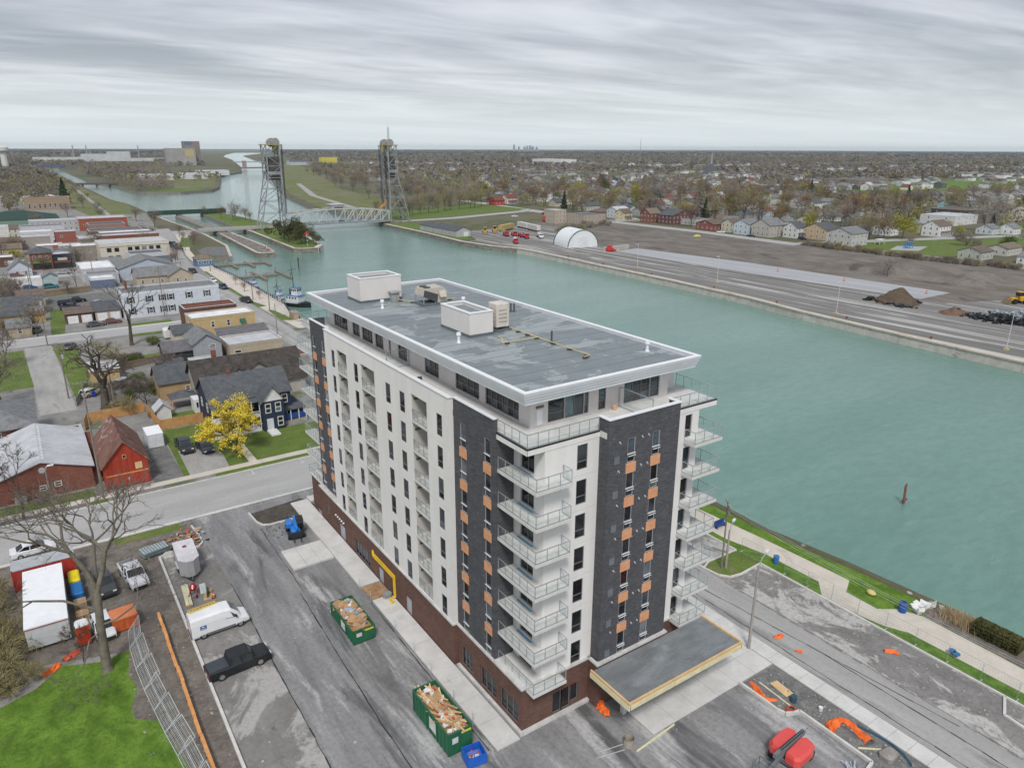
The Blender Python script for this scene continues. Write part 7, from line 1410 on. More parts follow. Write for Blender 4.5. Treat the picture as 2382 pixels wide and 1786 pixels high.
# earth berm and heaps
def mound(name, label, cat, cx, cy, L_, W2, h, rz, mat, seed, n=26, m=10, flat=.0):
    r_ = random.Random(seed); vs = []; fs = []; ph = [r_.uniform(0, 6) for _ in range(6)]
    for i in range(n + 1):
        for j in range(m + 1):
            u_, v_ = i / n * 2 - 1, j / m * 2 - 1; e = max(0, 1 - abs(u_) ** (3 if L_ > 12 else 1.7)) * max(0, 1 - abs(v_) ** 1.6)
            z = h * e * (1 + .18 * math.sin(u_ * 9 + ph[0]) + .12 * math.sin(v_ * 7 + u_ * 15 + ph[1])) + (r_.uniform(-.08, .08) * h if e > .05 else 0)
            vs.append((u_ * L_, v_ * W2 * (1 + .1 * math.sin(u_ * 6 + ph[2])), max(.0, z) + .0))
    for i in range(n):
        for j in range(m): a = i * (m + 1) + j; fs.append((a, a + m + 1, a + m + 2, a + 1))
    return tag(MB().add(vs, fs).build(name, mat, None, (cx, cy, .0), rz, True), label, cat)
mound('earth_berm', 'long low berm of dark earth across the bare field', 'berm', 256, 113, 30, 9, 3.2, R(-82), field_m, 3, 46, 12); mound('earth_berm', 'short berm of dark earth at the end of the long one', 'berm', 262, 84, 15, 8, 3.0, R(8), field_m, 4, 26, 10)
soil = GM('soil_heap', (.10, .072, .050), (.145, .108, .078), .5, (.19, .16, .13), .5, (.64, .74), .7, grain=.35, gs=3, bump=.3)
mound('gravel_heap', 'conical brown gravel heap on the grey quay apron', 'heap', 201.5, 79.5, 6.2, 6.0, 4.2, R(20), soil, 6, 22, 16); mound('gravel_heap', 'small reddish soil heap beside the black tyre pile', 'heap', 199, 61, 4, 3, 1.6, R(-40), GM('red_soil', (.14, .085, .055), (.2, .13, .09), .5, grain=.3, gs=3), 7, 16, 10)
def scrap(name, label, pts, n, mat, a0, a1, seed, kind_name):
    r_ = random.Random(seed); b = MB()
    for i in range(n):
        k = r_.randrange(len(pts) - 1); f = r_.random(); x = pts[k][0] * (1 - f) + pts[k + 1][0] * f; y = pts[k][1] * (1 - f) + pts[k + 1][1] * f; w = pts[k][2]
        dx, dy = r_.gauss(0, w), r_.gauss(0, w); z = max(.1, pts[k][3] * (1 - (dx * dx + dy * dy) / (6 * w * w)) * r_.random()); a = r_.uniform(a0, a1)
        b.rbox((x + dx, y + dy, z), a, a * r_.uniform(.3, 1), a * .3, r_.uniform(0, 3), r_.uniform(-.6, .6), r_.uniform(-.6, .6))
    o = b.build(name, mat); tag(o, label, 'scrap', None, 'stuff')
blkp = P((.012, .014, .017), .45, var=.4, spec=.6)
scrap('rubber_scrap', 'sprawling pile of black rubber scrap on the quay apron', [(200, 57, 1.2, 1.0), (198.5, 52, 1.8, 2.4), (199.5, 46, 1.6, 2.0), (201, 38, 1.5, 1.2), (203, 30, 1.5, 1)], 520, blkp, .3, 1.3, 1, 'scrap'); scrap('rubber_scrap', 'black rubber strips along the foot of the gravel heap', [(196.5, 83, .6, .5), (195.4, 78, .8, .7), (196, 72, .7, .5)], 150, blkp, .3, 1.2, 2, 'scrap'); scrap('pale_scrap', 'pale blue-grey scrap bundles beside the black rubber pile', [(208, 55, 1.2, 1.0), (211, 50, 1.6, 1.6), (213, 46, 1, .8)], 120, P((.30, .35, .40), .5, var=.4), .4, 1.4, 3, 'scrap')
def tyre_stack(label, x, y, n):
    t = thing('tyre_stack', label, 'tyres', (x, y, 0)); me = MB().cyl((0, 0, 0), (0, 0, .38), .75, .75, 12).mesh('tyre', tyre_m); r_ = random.Random(n)
    for i in range(n): obj('tyre', me, t, (r_.uniform(-1.1, 1.1), r_.uniform(-1.1, 1.1), .4 * (i // 3)))
tyre_stack('stacked black tyres at the far foot of the gravel heap', 197.0, 86.5, 9); tyre_stack('stacked black tyres at the near foot of the gravel heap', 205.5, 75.0, 6); tyre_stack('few tyres beside the small soil heap', 203, 62, 5)
# white fabric hangar
t = thing('fabric_hangar', 'white arched fabric hangar with green edge bands on the quay', 'hangar', (205, 246, 0), R(-12)); nA = 18
arc = lambda r, y: [(r * math.cos(a), y, r * 1.02 * math.sin(a)) for a in np.linspace(math.pi, 0, nA)]
fab = P((.74, .77, .79), .5, var=.06); gr_ = P((.02, .12, .09), .5)
for i in range(5):
    y = -8 + i * 3.2; MB().loft([arc(8.2, y + .02), arc(8.2, y + 3.18)], False, False).build('roof_panel', fab, t)
for y in (-8.3, 8.0): MB().loft([arc(8.3, y), arc(8.3, y + .9)], False, False).build('edge_band', gr_, t)
MB().quad(*[(x, -7.9, z) for x, y, z in arc(8.1, 0)]).build('end_wall', fab, t); MB().quad(*[(x, 8.1, z) for x, y, z in arc(8.1, 0)][::-1]).build('end_wall', fab, t); MB().box(-2.6, 2.6, -7.99, -7.91, 0, 5.0).build('door', P((.70, .73, .76), .5), t)
bw = thing('block_wall', 'low pale concrete block wall beside the fabric hangar', 'wall', (210, 221.5, 0), R(2))
for i in range(9):
    for j in range(2): MB().box(-8 + i * 1.8, -6.24 + i * 1.8, -.4, .4, j * 1.1, j * 1.1 + 1.06).build('block', P((.47, .44, .40), .9, var=.2), bw)
# machines and trucks
def loader(label, x, y, rz, s=1., name='wheel_loader'):
    t = thing(name, label, 'loader', (x, y, .02), rz); ye = paint((.62, .36, .01))
    MB().bbox(-3.2 * s, -.2 * s, -1.2 * s, 1.2 * s, 1.0 * s, 2.4 * s, .15).build('rear_body', ye, t); MB().bbox(.2 * s, 2.0 * s, -.8 * s, .8 * s, .9 * s, 1.8 * s, .1).build('front_frame', ye, t)
    MB().box(-1.6 * s, .1 * s, -.8 * s, .8 * s, 2.4 * s, 3.6 * s).build('cab_glass', car_glass, t); MB().box(-1.7 * s, .2 * s, -.9 * s, .9 * s, 3.6 * s, 3.75 * s).build('cab_roof', ye, t)
    for sy in (-1, 1): MB().bar((1.0 * s, sy * .7 * s, 1.8 * s), (3.0 * s, sy * .7 * s, .8 * s), .28 * s).build('lift_arm', ye, t)
    MB().loft([[(2.8 * s, -1.5 * s, .2 * s), (4.0 * s, -1.5 * s, .1 * s), (3.0 * s, -1.5 * s, 1.4 * s)], [(2.8 * s, 1.5 * s, .2 * s), (4.0 * s, 1.5 * s, .1 * s), (3.0 * s, 1.5 * s, 1.4 * s)]]).build('bucket', P((.2, .16, .1)), t)
    for xx in (-2.1, 1.3):
        for sy in (-1, 1): MB().cyl((xx * s, sy * .9 * s, .8 * s), (xx * s, sy * 1.5 * s, .8 * s), .8 * s, .8 * s, 12).build('wheel', tyre_m, t)
for i, (x, y, lb) in enumerate(((193.5, 313, 'yellow wheel loader nearest the canal in the row of loaders'), (202, 316, 'yellow wheel loader in the middle of the row of loaders'), (209.5, 319, 'yellow wheel loader at the inland end of the row'))): loader(lb, x, y, R(-120))
loader('yellow heavy forklift loader beside the pale scrap bundles', 231, 57.5, R(150), 1.0)
def truck(label, x, y, rz, cab, body, bodyc):
    t = thing('truck', label, 'truck', (x, y, .02), rz); c = paint(cab); MB().bbox(1.6, 3.6, -1.15, 1.15, .7, 2.7, .15).build('cab', c, t); MB().bbox(3.6, 4.7, -1.0, 1.0, .7, 1.8, .15).build('bonnet', c, t); MB().box(3.3, 3.62, -.95, .95, 1.9, 2.6).build('windscreen', car_glass, t); MB().box(-4.2, 4.0, -.5, .5, .6, .9).build('chassis', trim_m, t)
    if body == 'tank': MB().cyl((-3.8, 0, 1.9), (1.2, 0, 1.9), 1.05, 1.05, 14).build('tank', P(bodyc, .5), t)
    else: MB().box(-4.2, 1.3, -1.2, 1.2, .95, 2.3 if body == 'box' else 1.6).build('body', P(bodyc, .7, var=.3), t)
    for xx in (-3.3, -2.2, 3.4):
        for sy in (-1, 1): MB().cyl((xx, sy * .8, .5), (xx, sy * 1.2, .5), .5, .5, 12).build('wheel', tyre_m, t)
CR = (.50, .025, .035)
for x, y, a, cb, bd, bc, lb in [(199, 300, -115, CR, 'flat', (.20, .08, .06), 'red truck with rusty flat body, first of the parked row'), (202.5, 297, -115, CR, 'flat', (.3, .2, .16), 'red truck with tan load, second of the parked row'), (203, 291, -115, (.45, .02, .1), 'flat', (.18, .09, .07), 'crimson truck with dark load, third of the parked row'), (202, 285, -115, CR, 'flat', (.33, .26, .2), 'red truck with grey timber load, fourth of the parked row'), (208.5, 281, -115, (.7, .7, .72), 'tank', (.6, .58, .54), 'white tank truck parked beside the red trucks'), (184.5, 269.5, -120, CR, 'tank', (.62, .62, .6), 'red tank truck with pale tank near the quay edge')]: truck(lb, x, y, R(a), cb, bd, bc)
for x, y, l, a, c, lb in [(214, 322, 16, 30, (.45, .36, .14), 'long ochre trailer behind the loaders'), (229, 326, 13, -100, (.6, .6, .58), 'long white box trailer behind the red trucks'), (226, 311, 13, -100, (.58, .57, .54), 'second white box trailer behind the tank truck'), (265.5, 350, 7, -60, (.45, .08, .05), 'red container beside the tan works building')]:
    t = thing('box_trailer', lb, 'trailer', (x, y, .02), R(a)); MB().box(-l / 2, l / 2, -1.25, 1.25, 1.0, 3.7).build('box', P(c, .6, var=.15), t); MB().box(-l / 2, l / 2, -.6, .6, .6, .99).build('chassis', trim_m, t)
    for xx in (-l / 2 + 1.5, -l / 2 + 2.8):
        for sy in (-1, 1): MB().cyl((xx, sy * .8, .5), (xx, sy * 1.2, .5), .5, .5, 10).build('wheel', tyre_m, t)
    MB().bar((l / 2 - 2, -.8, 0), (l / 2 - 2, -.8, .8), .15).bar((l / 2 - 2, .8, 0), (l / 2 - 2, .8, .8), .15).build('landing_leg', trim_m, t)
one('skid_loader', MB().bbox(202.5, 206, 218.5, 220.6, .4, 1.9, .2).bbox(203, 205, 218.8, 220.3, 1.9, 3.0, .15).box(205.9, 207.2, 218.4, 220.7, .1, .9), paint((.55, .03, .03)), 'small red loader in front of the block wall', 'loader')
one('abandoned_car', MB().bbox(281, 285.5, 236, 238, .25, .9, .15).bbox(282, 284.5, 236.2, 237.8, .9, 1.45, .2), P((.6, .55, .2)), 'pale yellow car hulk alone on the bare field', 'car')
for x, y, lb in ((221, 138.7, 'orange barrel on the grey pad near the bare tree'), (222.7, 111.2, 'orange barrel in the middle of the grey pad edge'), (223.4, 81.6, 'orange barrel at the narrow end of the grey pad'), (205.5, 41, 'orange barrel beside the black rubber pile')):
    t = thing('traffic_barrel', lb, 'barrel', (x, y, .02)); MB().cyl((0, 0, 0), (0, 0, 1.1), .34, .26, 10).build('body', P((.62, .14, .06)), t); MB().cyl((0, 0, .5), (0, 0, .7), .325, .31, 10).build('band', P((.7, .7, .7)), t)
# boathouse on the far bank
t = building('long grey boathouse with dark roof and white garage door on the grassy bank', 172.5, 309, 9, 26, 3.4, 'gy', 1.8, wall=(.46, .47, .48), rk='slate', wins=[('l', 3 + i * 4, 1.0, 1.2, 1.2) for i in range(5)], name='boathouse', cat='boathouse'); MB().box(4.6, 7.6, -.08, -.001, .05, 2.5).build('garage_door', hw_m, t); building('grey boathouse wing with dark hipped roof beside the long boathouse', 173, 337, 9, 16, 3.2, 'hip', 1.8, wall=(.46, .47, .48), rk='slate', wins=[('l', 3, 1, 1.2, 1.2), ('l', 9, 1, 1.2, 1.2)], name='boathouse', cat='boathouse')
# --- houses along the far road, placed one by one
BRK = (.20, .07, .05)
EH = [  # x, y, w, d, h, roof, rise, wall, roofkey, label
 (318, 309, 10, 9, 6.0, 'gx', 3.0, BRK, 'tan', 'brick and timber house with tan gable on the far road'), (322, 293, 22, 13, 5.6, 'gy', 3.4, (.16, .07, .06), 'slate', 'wide dark red tudor style house with slate roof'), (330, 281, 14, 13, 3.4, 'flat', 0, (.6, .6, .58), 'purple', 'low white and red flat annex beside the tudor house'), (367, 306, 14, 10, 6, 'gx', 3, (.05, .06, .06), 'brown', 'black gabled house behind the low annex'),
 (314, 252, 12, 14, 4.0, 'gx', 2.0, (.27, .10, .08), 'brown', 'bright red walled house with brown roof on the far road'), (318, 241, 10, 9, 5, 'gx', 2.6, (.62, .58, .46), 'brown', 'pale cream house with brown roof beside the red walled house'), (314.5, 228, 11, 10, 6, 'gx', 2.4, (.55, .64, .70), 'grey', 'light blue house with grey roof on the far road'), (315, 214, 13, 12, 6.4, 'gx', 3.2, (.50, .47, .43), 'grey', 'tall grey house with dark red gable trim'), (324, 203, 8, 9, 5.6, 'gx', 3, (.72, .72, .71), 'slate', 'narrow white house between grey and orange houses'), (329, 189, 12, 14, 5.6, 'gx', 3.0, (.60, .46, .30), 'slate', 'orange-tan house with red gable and slate roof'),
 (317, 167, 14, 14, 6.2, 'gx', 2.6, (.56, .56, .54), 'grey', 'grey two storey corner house with dark awning and stone base'), (397, 164, 12, 10, 5.8, 'gx', 2.8, W_, 'brown', 'white house with brown roof at the edge of the park'), (320.5, 108, 11, 10, 3.6, 'gx', 1.8, (.52, .53, .50), 'brown', 'grey cottage with green awning by the white fence'), (345, 108, 15, 9, 3.4, 'gx', 1.6, (.62, .6, .55), 'tan', 'pale low workshop with tan roof behind the grey cottage'), (325, 86, 14, 10, 3.2, 'gy', 1.8, W_, 'grey', 'long white bungalow with grey roof by the white fence'),
 (434, 153, 9, 9, 3.4, 'gx', 2.2, (.62, .67, .7), 'grey', 'pale bungalow with porch at the street corner'), (444, 146, 9, 9, 3.6, 'gx', 2.4, W_, 'grey', 'white bungalow beside the pale one'), (543, 176, 14, 15, 7, 'gx', 3.4, (.68, .64, .52), 'brown', 'large cream three storey house with brown roof'), (595, 254, 14, 10, 5, 'gx', 3, (.35, .58, .6), 'slate', 'teal house with slate roof'), (600, 240, 9, 9, 5, 'gx', 3, (.42, .6, .52), 'slate', 'mint green house beside the teal one'),
 (468, 190, 30, 22, 5.6, 'flat', 0, (.7, .71, .72), 'light', 'large white flat roofed works behind the park'), (515, 205, 36, 24, 6.4, 'flat', 0, (.08, .075, .07), 'brown', 'dark walled flat works behind the white one'), (273, 322, 18, 18, 5.6, 'flat', 0, (.46, .39, .31), 'purple', 'tan flat roofed works building beside the bare field'), (264, 340, 9, 12, 8, 'flat', 0, (.5, .43, .34), 'light', 'tall pale wing of the tan works building'),
 (322, 345, 12, 11, 5.4, 'gx', 2.2, (.62, .64, .66), 'light', 'grey-white house with pale metal roof'), (315, 331, 8, 8, 5, 'gx', 2.4, (.64, .58, .36), 'brown', 'small yellow house with brown roof'), (345, 405, 13, 11, 3.6, 'gx', 2.6, (.55, .54, .5), 'slate', 'low house with large slate roof by the car park'), (320, 361, 13, 12, 3.2, 'hip', 2.4, (.3, .22, .18), 'brown', 'brown roofed bungalow beside the grey-white house'), (560, 735, 16, 60, 6, 'gx', 6, (.55, .53, .5), 'slate', 'long slate roofed church with pale gable'), (316, 492, 10, 10, 4, 'gx', 2.8, (.45, .04, .04), 'red', 'small bright red barn near the bridge road'), (334, 500, 11, 9, 5, 'gx', 2.8, (.72, .66, .65), 'red', 'white and red house beside the red barn'),
 (870, 500, 70, 50, 9, 'flat', 0, (.24, .20, .17), 'purple', 'broad brown school block in the far town'), (715, 505, 45, 40, 5.5, 'flat', 0, (.4, .5, .6), 'light', 'long pale blue works in the far town'), (783, 486, 12, 10, 5, 'flat', 0, (.65, .36, .06), 'tan', 'small orange building in the far town'), (1390, 1780, 60, 150, 14, 'flat', 0, (.75, .76, .77), 'white', 'very long white warehouse beyond the woods'), (798, 2215, 50, 24, 18, 'flat', 0, (.66, .56, .08), 'light', 'yellow apartment block beside the meadow'), (638, 2025, 56, 34, 9, 'gx', 5, (.5, .53, .57), 'slate', 'broad slate roofed hall beyond the canal park')]
for x, y, w, d, h, rf, ri, wc, rk, lb in EH:
    building(lb, x, y, w, d, h, rf, ri, wall=wc, rk=rk, name='far_house' if x > 500 else 'house', cat='building' if rf == 'flat' or w > 30 else 'house', porch=(1, w - 1, 1.8, 2.4) if rf == 'gx' and 4 < h < 6 and w < 13 else None, wm=red_brick if wc == BRK else None, dense=3.0 if w < 30 else 8)
board_fence('white painted board fence between bare field and gardens', [(306, 186), (304.5, 150), (305.5, 118), (311, 86), (318, 50)], 1.7, P((.55, .52, .47), .8, var=.2), 1.6)
for k, c, x, y, a, lb in [('sedan', BLK, 310, 222, -80, 'black car parked at the light blue house'), ('suv', BLK, 322, 198, -80, 'black suv on the drive of the orange-tan house'), ('pickup', DGR, 333, 172, 10, 'dark pickup beside the grey corner house'), ('sedan', SLV, 341, 175, 10, 'silver car behind the grey corner house'), ('sedan', WHT, 311, 244, -80, 'white car parked at the pale cream house'), ('sedan', WHT, 268, 392, -20, 'white car on the bridge road by the trees'), ('sedan', BLK, 300, 400, -20, 'black car on the bridge road'), ('suv', WHT, 302, 420, -20, 'white suv in the small car park'), ('sedan', WHT, 325, 330, 0, 'white car between yellow house and tudor house')]: vehicle(k, c, lb, (x, y), R(a), 'pickup_truck' if k == 'pickup' else 'parked_car', 'pickup' if k == 'pickup' else 'car', None, None, False)
one('picnic_shelter', MB().box(0, 5, 0, 3, 2.4, 2.6).box(.2, .4, .2, .4, 0, 2.4).box(4.6, 4.8, .2, .4, 0, 2.4).box(.2, .4, 2.6, 2.8, 0, 2.4).box(4.6, 4.8, 2.6, 2.8, 0, 2.4), P((.7, .7, .68)), 'white flat picnic shelter on the park lawn', 'shelter', None, (336, 163, 0))
one('play_slide', MB().box(0, 3, 0, 3, 1.4, 1.6).box(.1, .3, .1, .3, 0, 3).box(2.7, 2.9, .1, .3, 0, 3).box(.1, .3, 2.7, 2.9, 0, 3).box(2.7, 2.9, 2.7, 2.9, 0, 3).rbox((-1.2, 1.5, .8), 2.9, .8, .1, 0, R(-30)).box(0, 3, 0, 3, 2.9, 3.1), P((.04, .22, .6), .5), 'blue play frame with slide on the playground', 'play frame', None, (335, 147, 0))
for x, y, lb in ((310, 205, 'utility pole beside the grey house on the far road'), (313, 176, 'utility pole beside the grey corner house'), (312, 262, 'utility pole beside the bright red walled house'), (318, 108, 'leaning utility pole beside the grey cottage'), (440, 160, 'utility pole at the street corner by the bungalows'), (296, 350, 'utility pole near the tan works building')): utility_pole(lb, x, y, 10, 1, R(60))
# --- the rest of the far town
rt = random.Random(21); taken = [(x + w / 2, y + d / 2, max(w, d) * .75) for x, y, w, d, *_ in EH]
WALLS = [('white', W_, 8), ('grey', (.45, .46, .47), 3), ('cream', (.64, .59, .47), 3), ('tan', (.48, .40, .30), 2), ('pale blue', (.52, .61, .70), 2), ('brick', BRK, 2), ('dark grey', (.14, .15, .16), 1)]
RFS = [('grey', 4), ('slate', 3), ('brown', 4), ('red', 1), ('light', 1)]
wl = [q for q in WALLS for _ in range(q[2])]; rl_ = [q for q, n in RFS for _ in range(n)]
def free(x, y, r):
    return all((x - a) ** 2 + (y - b) ** 2 > (r + c) ** 2 for a, b, c in taken)
def in_park(x, y): return (308 < x < 445 and 85 < y < 185) or (x < 545 and y < 140) or (550 < x < 1300 and 330 < y < 560 and y < .30 * x + 230 and x > 560 and y < 440) or x - 178 < .26 * (y - 430) + 90
HOUSES = []
tries = 0
while len(HOUSES) < 250 and tries < 9000:
    tries += 1
    d_ = rt.uniform(0, 1) ** .75 * 780 + 350; b_ = R(rt.uniform(32, 68)); x, y = -28 + d_ * math.sin(b_), -39 + d_ * math.cos(b_)
    gx = round((x - 330) / 26) * 26 + 330 + rt.uniform(-3, 3); gy = round(y / 17) * 17 + rt.uniform(-3, 3)
    if gx < 335 or in_park(gx, gy) or not free(gx, gy, 7.5): continue
    taken.append((gx, gy, 6)); HOUSES.append((gx, gy))
for gx, gy in HOUSES:
    wn, wc, _ = rt.choice(wl); rk = rt.choice(rl_); w, d = rt.uniform(7.5, 10.5), rt.uniform(8, 12); two = rt.random() < .55; h = rt.uniform(5, 5.8) if two else rt.uniform(2.9, 3.5); rf = rt.choice(['gx', 'gy', 'gx', 'hip' if not two else 'gx']); j = rt.uniform(.9, 1.05); near = math.hypot(gx, gy) < 640
    fl_ = 'f' if rf == 'gy' else 'l'
    lb = '%s %s house with %s %s roof in the streets beyond the bare field' % (wn, 'two storey' if two else 'single storey', {'light': 'pale', 'slate': 'slate', 'grey': 'grey', 'brown': 'brown', 'red': 'reddish'}[rk], 'hipped' if rf == 'hip' else 'gabled')
    building(lb, gx - w / 2, gy - d / 2, w, d, h, rf, rt.uniform(2.0, 3.2), wall=tuple(q * j for q in wc), rk=rk, name='house', group='houses of the far neighbourhood', rz=R(rt.uniform(-6, 6)), wm=red_brick if wn == 'brick' else None, wins=None if near else [(fl_, 1.5, 1, 1.2, 1.3), (fl_, 4.5, 1, 1.2, 1.3)] if math.hypot(gx, gy) < 850 else [])
# houses too far off to pick apart, in one mass
for nm, col in (('white', W_), ('grey', (.4, .4, .4))):
    b = MB(); rfm = MB()
    for i in range(330):
        d_ = rt.uniform(1050, 2600); b_ = R(rt.uniform(22, 69)); x, y = -28 + d_ * math.sin(b_), -39 + d_ * math.cos(b_); w, d, h = rt.uniform(8, 14), rt.uniform(8, 16), rt.uniform(3.5, 6)
        if x - 178 < .28 * (y - 430) + 60: continue
        b.box(x, x + w, y, y + d, 0, h); rfm.add([(x - .5, y - .5, h), (x + w + .5, y - .5, h), (x + w + .5, y + d + .5, h), (x - .5, y + d + .5, h), (x - .5, y + d / 2, h + 2.6), (x + w + .5, y + d / 2, h + 2.6)], [(0, 1, 5, 4), (2, 3, 4, 5), (3, 0, 4), (1, 2, 5)])
    tag(b.build('far_town', siding(col)), kind='stuff'); tag(rfm.build('far_town_roofs', roof_m('grey' if nm == 'white' else 'brown')), kind='stuff')

# ================================================================ trees and shrubs
def twig_mat(name, c1, c2, sc=.25):
    m, nt, N, L, b = _nodes(name); v = _vec(N, L, kind='World')
    c = _mix(N, L, _range(N, L, _noise(N, L, v, sc, 4, .6), .3, .7), c1, c2); c = _mix(N, L, _range(N, L, _noise(N, L, v, 1.7, 2), .4, .7, 0, .5), c, tuple(q * .6 for q in c1))
    L.new(c, b.inputs['Base Color']); b.inputs['Roughness'].default_value = .9; b.inputs['Specular IOR Level'].default_value = .1; return m
bark = twig_mat('bark', (.085, .070, .055), (.14, .12, .098), .8)
TW = {'bare brown': twig_mat('twig_brown', (.20, .165, .135), (.30, .255, .21)), 'bare olive': twig_mat('twig_olive', (.25, .215, .11), (.36, .31, .165)), 'reddish budding': twig_mat('twig_red', (.24, .155, .125), (.33, .22, .18)), 'yellow-green budding': twig_mat('leaf_yg', (.26, .26, .035), (.36, .34, .06)), 'fresh green': twig_mat('leaf_green', (.085, .125, .022), (.14, .185, .035)), 'dark evergreen': twig_mat('needle', (.016, .034, .018), (.034, .058, .028)), 'pale grey': twig_mat('twig_grey', (.30, .275, .25), (.42, .39, .36)), 'orange-brown': twig_mat('twig_orange', (.20, .125, .055), (.27, .175, .08))}
gold = twig_mat('blossom_gold', (.66, .50, .04), (.82, .66, .09), .8); olive_bush = twig_mat('bush_olive', (.055, .062, .022), (.105, .10, .038), .5)
class Tri:
    def __init__(s): s.v = []
    def sliver(s, p, d, l, w, rnd):
        q = Vector((rnd.uniform(-1, 1), rnd.uniform(-1, 1), rnd.uniform(-1, 1))).cross(d).normalized() * (w / 2); s.v += [p - q, p + q, p + d * l]
    def leaf(s, p, a, rnd):
        n1 = Vector((rnd.gauss(0, 1), rnd.gauss(0, 1), rnd.gauss(0, 1))).normalized(); n2 = n1.orthogonal().normalized(); s.v += [p - n1 * a * .5 - n2 * a * .3, p + n1 * a * .5 - n2 * a * .25, p + n2 * a * .55]
    def mesh(s, name, mat): return raw_mesh(name, [tuple(q) for q in s.v], np.arange(len(s.v)), 3, mat)
def grow(mb, tr, p, d, l, r, lev, rnd, mx, tw, leaf=None, up=.12, nb=(2, 3), wob=.22, ratio=.72, sides=6, tn=7, spread=(.35, .75)):
    """recursive limb: two bent segments, then forks; the last levels become twigs or leaves"""
    mid = p + d * l * .5 + Vector((rnd.gauss(0, 1), rnd.gauss(0, 1), rnd.gauss(0, .5))) * l * wob * .25; d2 = (d + Vector((rnd.gauss(0, 1), rnd.gauss(0, 1), rnd.gauss(0, .6))) * wob + Vector((0, 0, up))).normalized(); e = mid + d2 * l * .5
    n = max(3, sides - lev); mb.cyl(p, mid, r, r * .85, n, False); mb.cyl(mid, e, r * .85, r * .66, n, False)
    if lev >= mx:
        for i in range(tn):
            f = rnd.uniform(.1, 1); b = p.lerp(e, f); td = (d2 + Vector((rnd.gauss(0, .75), rnd.gauss(0, .75), rnd.gauss(0, .55)))).normalized()
            if leaf: tr.leaf(b + td * rnd.uniform(0, l * .8), leaf * rnd.uniform(.6, 1.4), rnd)
            else: tr.sliver(b, td, l * rnd.uniform(.5, 1.1), tw, rnd)
        return
    k = rnd.randint(*nb); a0 = rnd.uniform(0, 6.28)
    for i in range(k):
        sp = rnd.uniform(*spread) * (1 if i else .55); t = a0 + i * 6.28 / k + rnd.uniform(-.4, .4); s1 = d2.orthogonal().normalized(); s2 = d2.cross(s1); nd = (d2 * math.cos(sp) + (s1 * math.cos(t) + s2 * math.sin(t)) * math.sin(sp)).normalized()
        grow(mb, tr, e if i < 2 else mid, nd, l * ratio * rnd.uniform(.85, 1.15), r * .62 if i else r * .66, lev + 1, rnd, mx, tw, leaf, up, nb, wob, ratio, sides, tn, spread)
def make_tree(seed, H, r, mx, tw, leaf=None, trunk=.3, tn=7, nb=(2, 3), l0=.28, **kw):
    rnd = random.Random(seed); mb = MB(); tr = Tri(); th = H * trunk
    mb.cyl((0, 0, -.1), (0, 0, .35), r * 1.5, r * 1.05, 8, False); mb.cyl((0, 0, .35), (.02 * H, 0, th), r * 1.05, r * .8, 8, False)
    base = Vector((.02 * H, 0, th)); k = rnd.randint(3, 4)
    for i in range(k):
        a = i * 6.28 / k + rnd.uniform(-.3, .3); sp = rnd.uniform(.3, .75) if i else .12; grow(mb, tr, base, Vector((math.cos(a) * math.sin(sp), math.sin(a) * math.sin(sp), math.cos(sp))), H * l0 * rnd.uniform(.85, 1.1), r * .55, 1, rnd, mx, tw, leaf, nb=nb, tn=tn, **kw)
    return mb.mesh('trunk', bark, True), tr
def plant(name, label, cat, loc, trunk_me, crown_me, crown_mat=None, s=1., rz=0., group=None, sz=None):
    t = thing(name, label, cat, loc, rz, group); t.scale = (s, s, s * (sz or 1))
    obj('trunk', trunk_me, t); c = obj('crown', crown_me, t)
    if crown_mat is not None: c.material_slots[0].link = 'OBJECT'; c.material_slots[0].material = crown_mat
    return t
# --- the large bare trees of the foreground
def big_tree(label, loc, seed, H, r, mx, rz=0, trunk=.36, **kw):
    tm, tr = make_tree(seed, H, r, mx, .045, None, trunk, 9, (2, 3), **kw); plant('bare_tree', label, 'tree', loc, tm, tr.mesh('crown', bark), None, 1, rz)
# hand-shaped lower fork of the nearest tree, then free growth
rnd = random.Random(44); mb = MB(); tr = Tri(); V3 = Vector
mb.cyl((0, 0, -.2), (0, 0, .5), .62, .43, 10, False); mb.cyl((0, 0, .5), (.1, 0, 4), .43, .38, 10, False); mb.cyl((.1, 0, 4), (.4, .1, 8.2), .38, .31, 10, False)
for pts, rr_ in ([[(.4, .1, 8.2), (.0, .2, 10.2), (-1.0, .3, 12.6)], .27], [[(.4, .1, 8.2), (1.0, .0, 9.8), (1.6, -.1, 12.0)], .27], [[(.25, 0, 6.4), (-2.2, .5, 8.0), (-4.4, .9, 8.6)], .13], [[(.4, .1, 8.2), (.6, 1.2, 10.0), (.9, 2.2, 12.0)], .2], [[(.15, 0, 4.8), (1.4, -.8, 5.4), (2.8, -1.6, 6.6)], .10], [[(.12, 0, 4.2), (-.9, -1.0, 4.3), (-1.4, -1.6, 3.2)], .07]):
    a, b, c = [V3(q) for q in pts]; mb.cyl(a, b, rr_, rr_ * .85, 7, False); mb.cyl(b, c, rr_ * .85, rr_ * .7, 7, False); dd = (c - b).normalized()
    for i in range(3 if rr_ > .15 else 2):
        t_ = rnd.uniform(0, 6.28); s1 = dd.orthogonal().normalized(); s2 = dd.cross(s1); nd = (dd + (s1 * math.cos(t_ + i * 2.1) + s2 * math.sin(t_ + i * 2.1)) * rnd.uniform(.4, .9)).normalized()
        grow(mb, tr, c, nd, 2.6 if rr_ > .15 else 1.6, rr_ * .55, 2, rnd, 6, .03, None, .10, (2, 3), .3, .76, 7, 7)
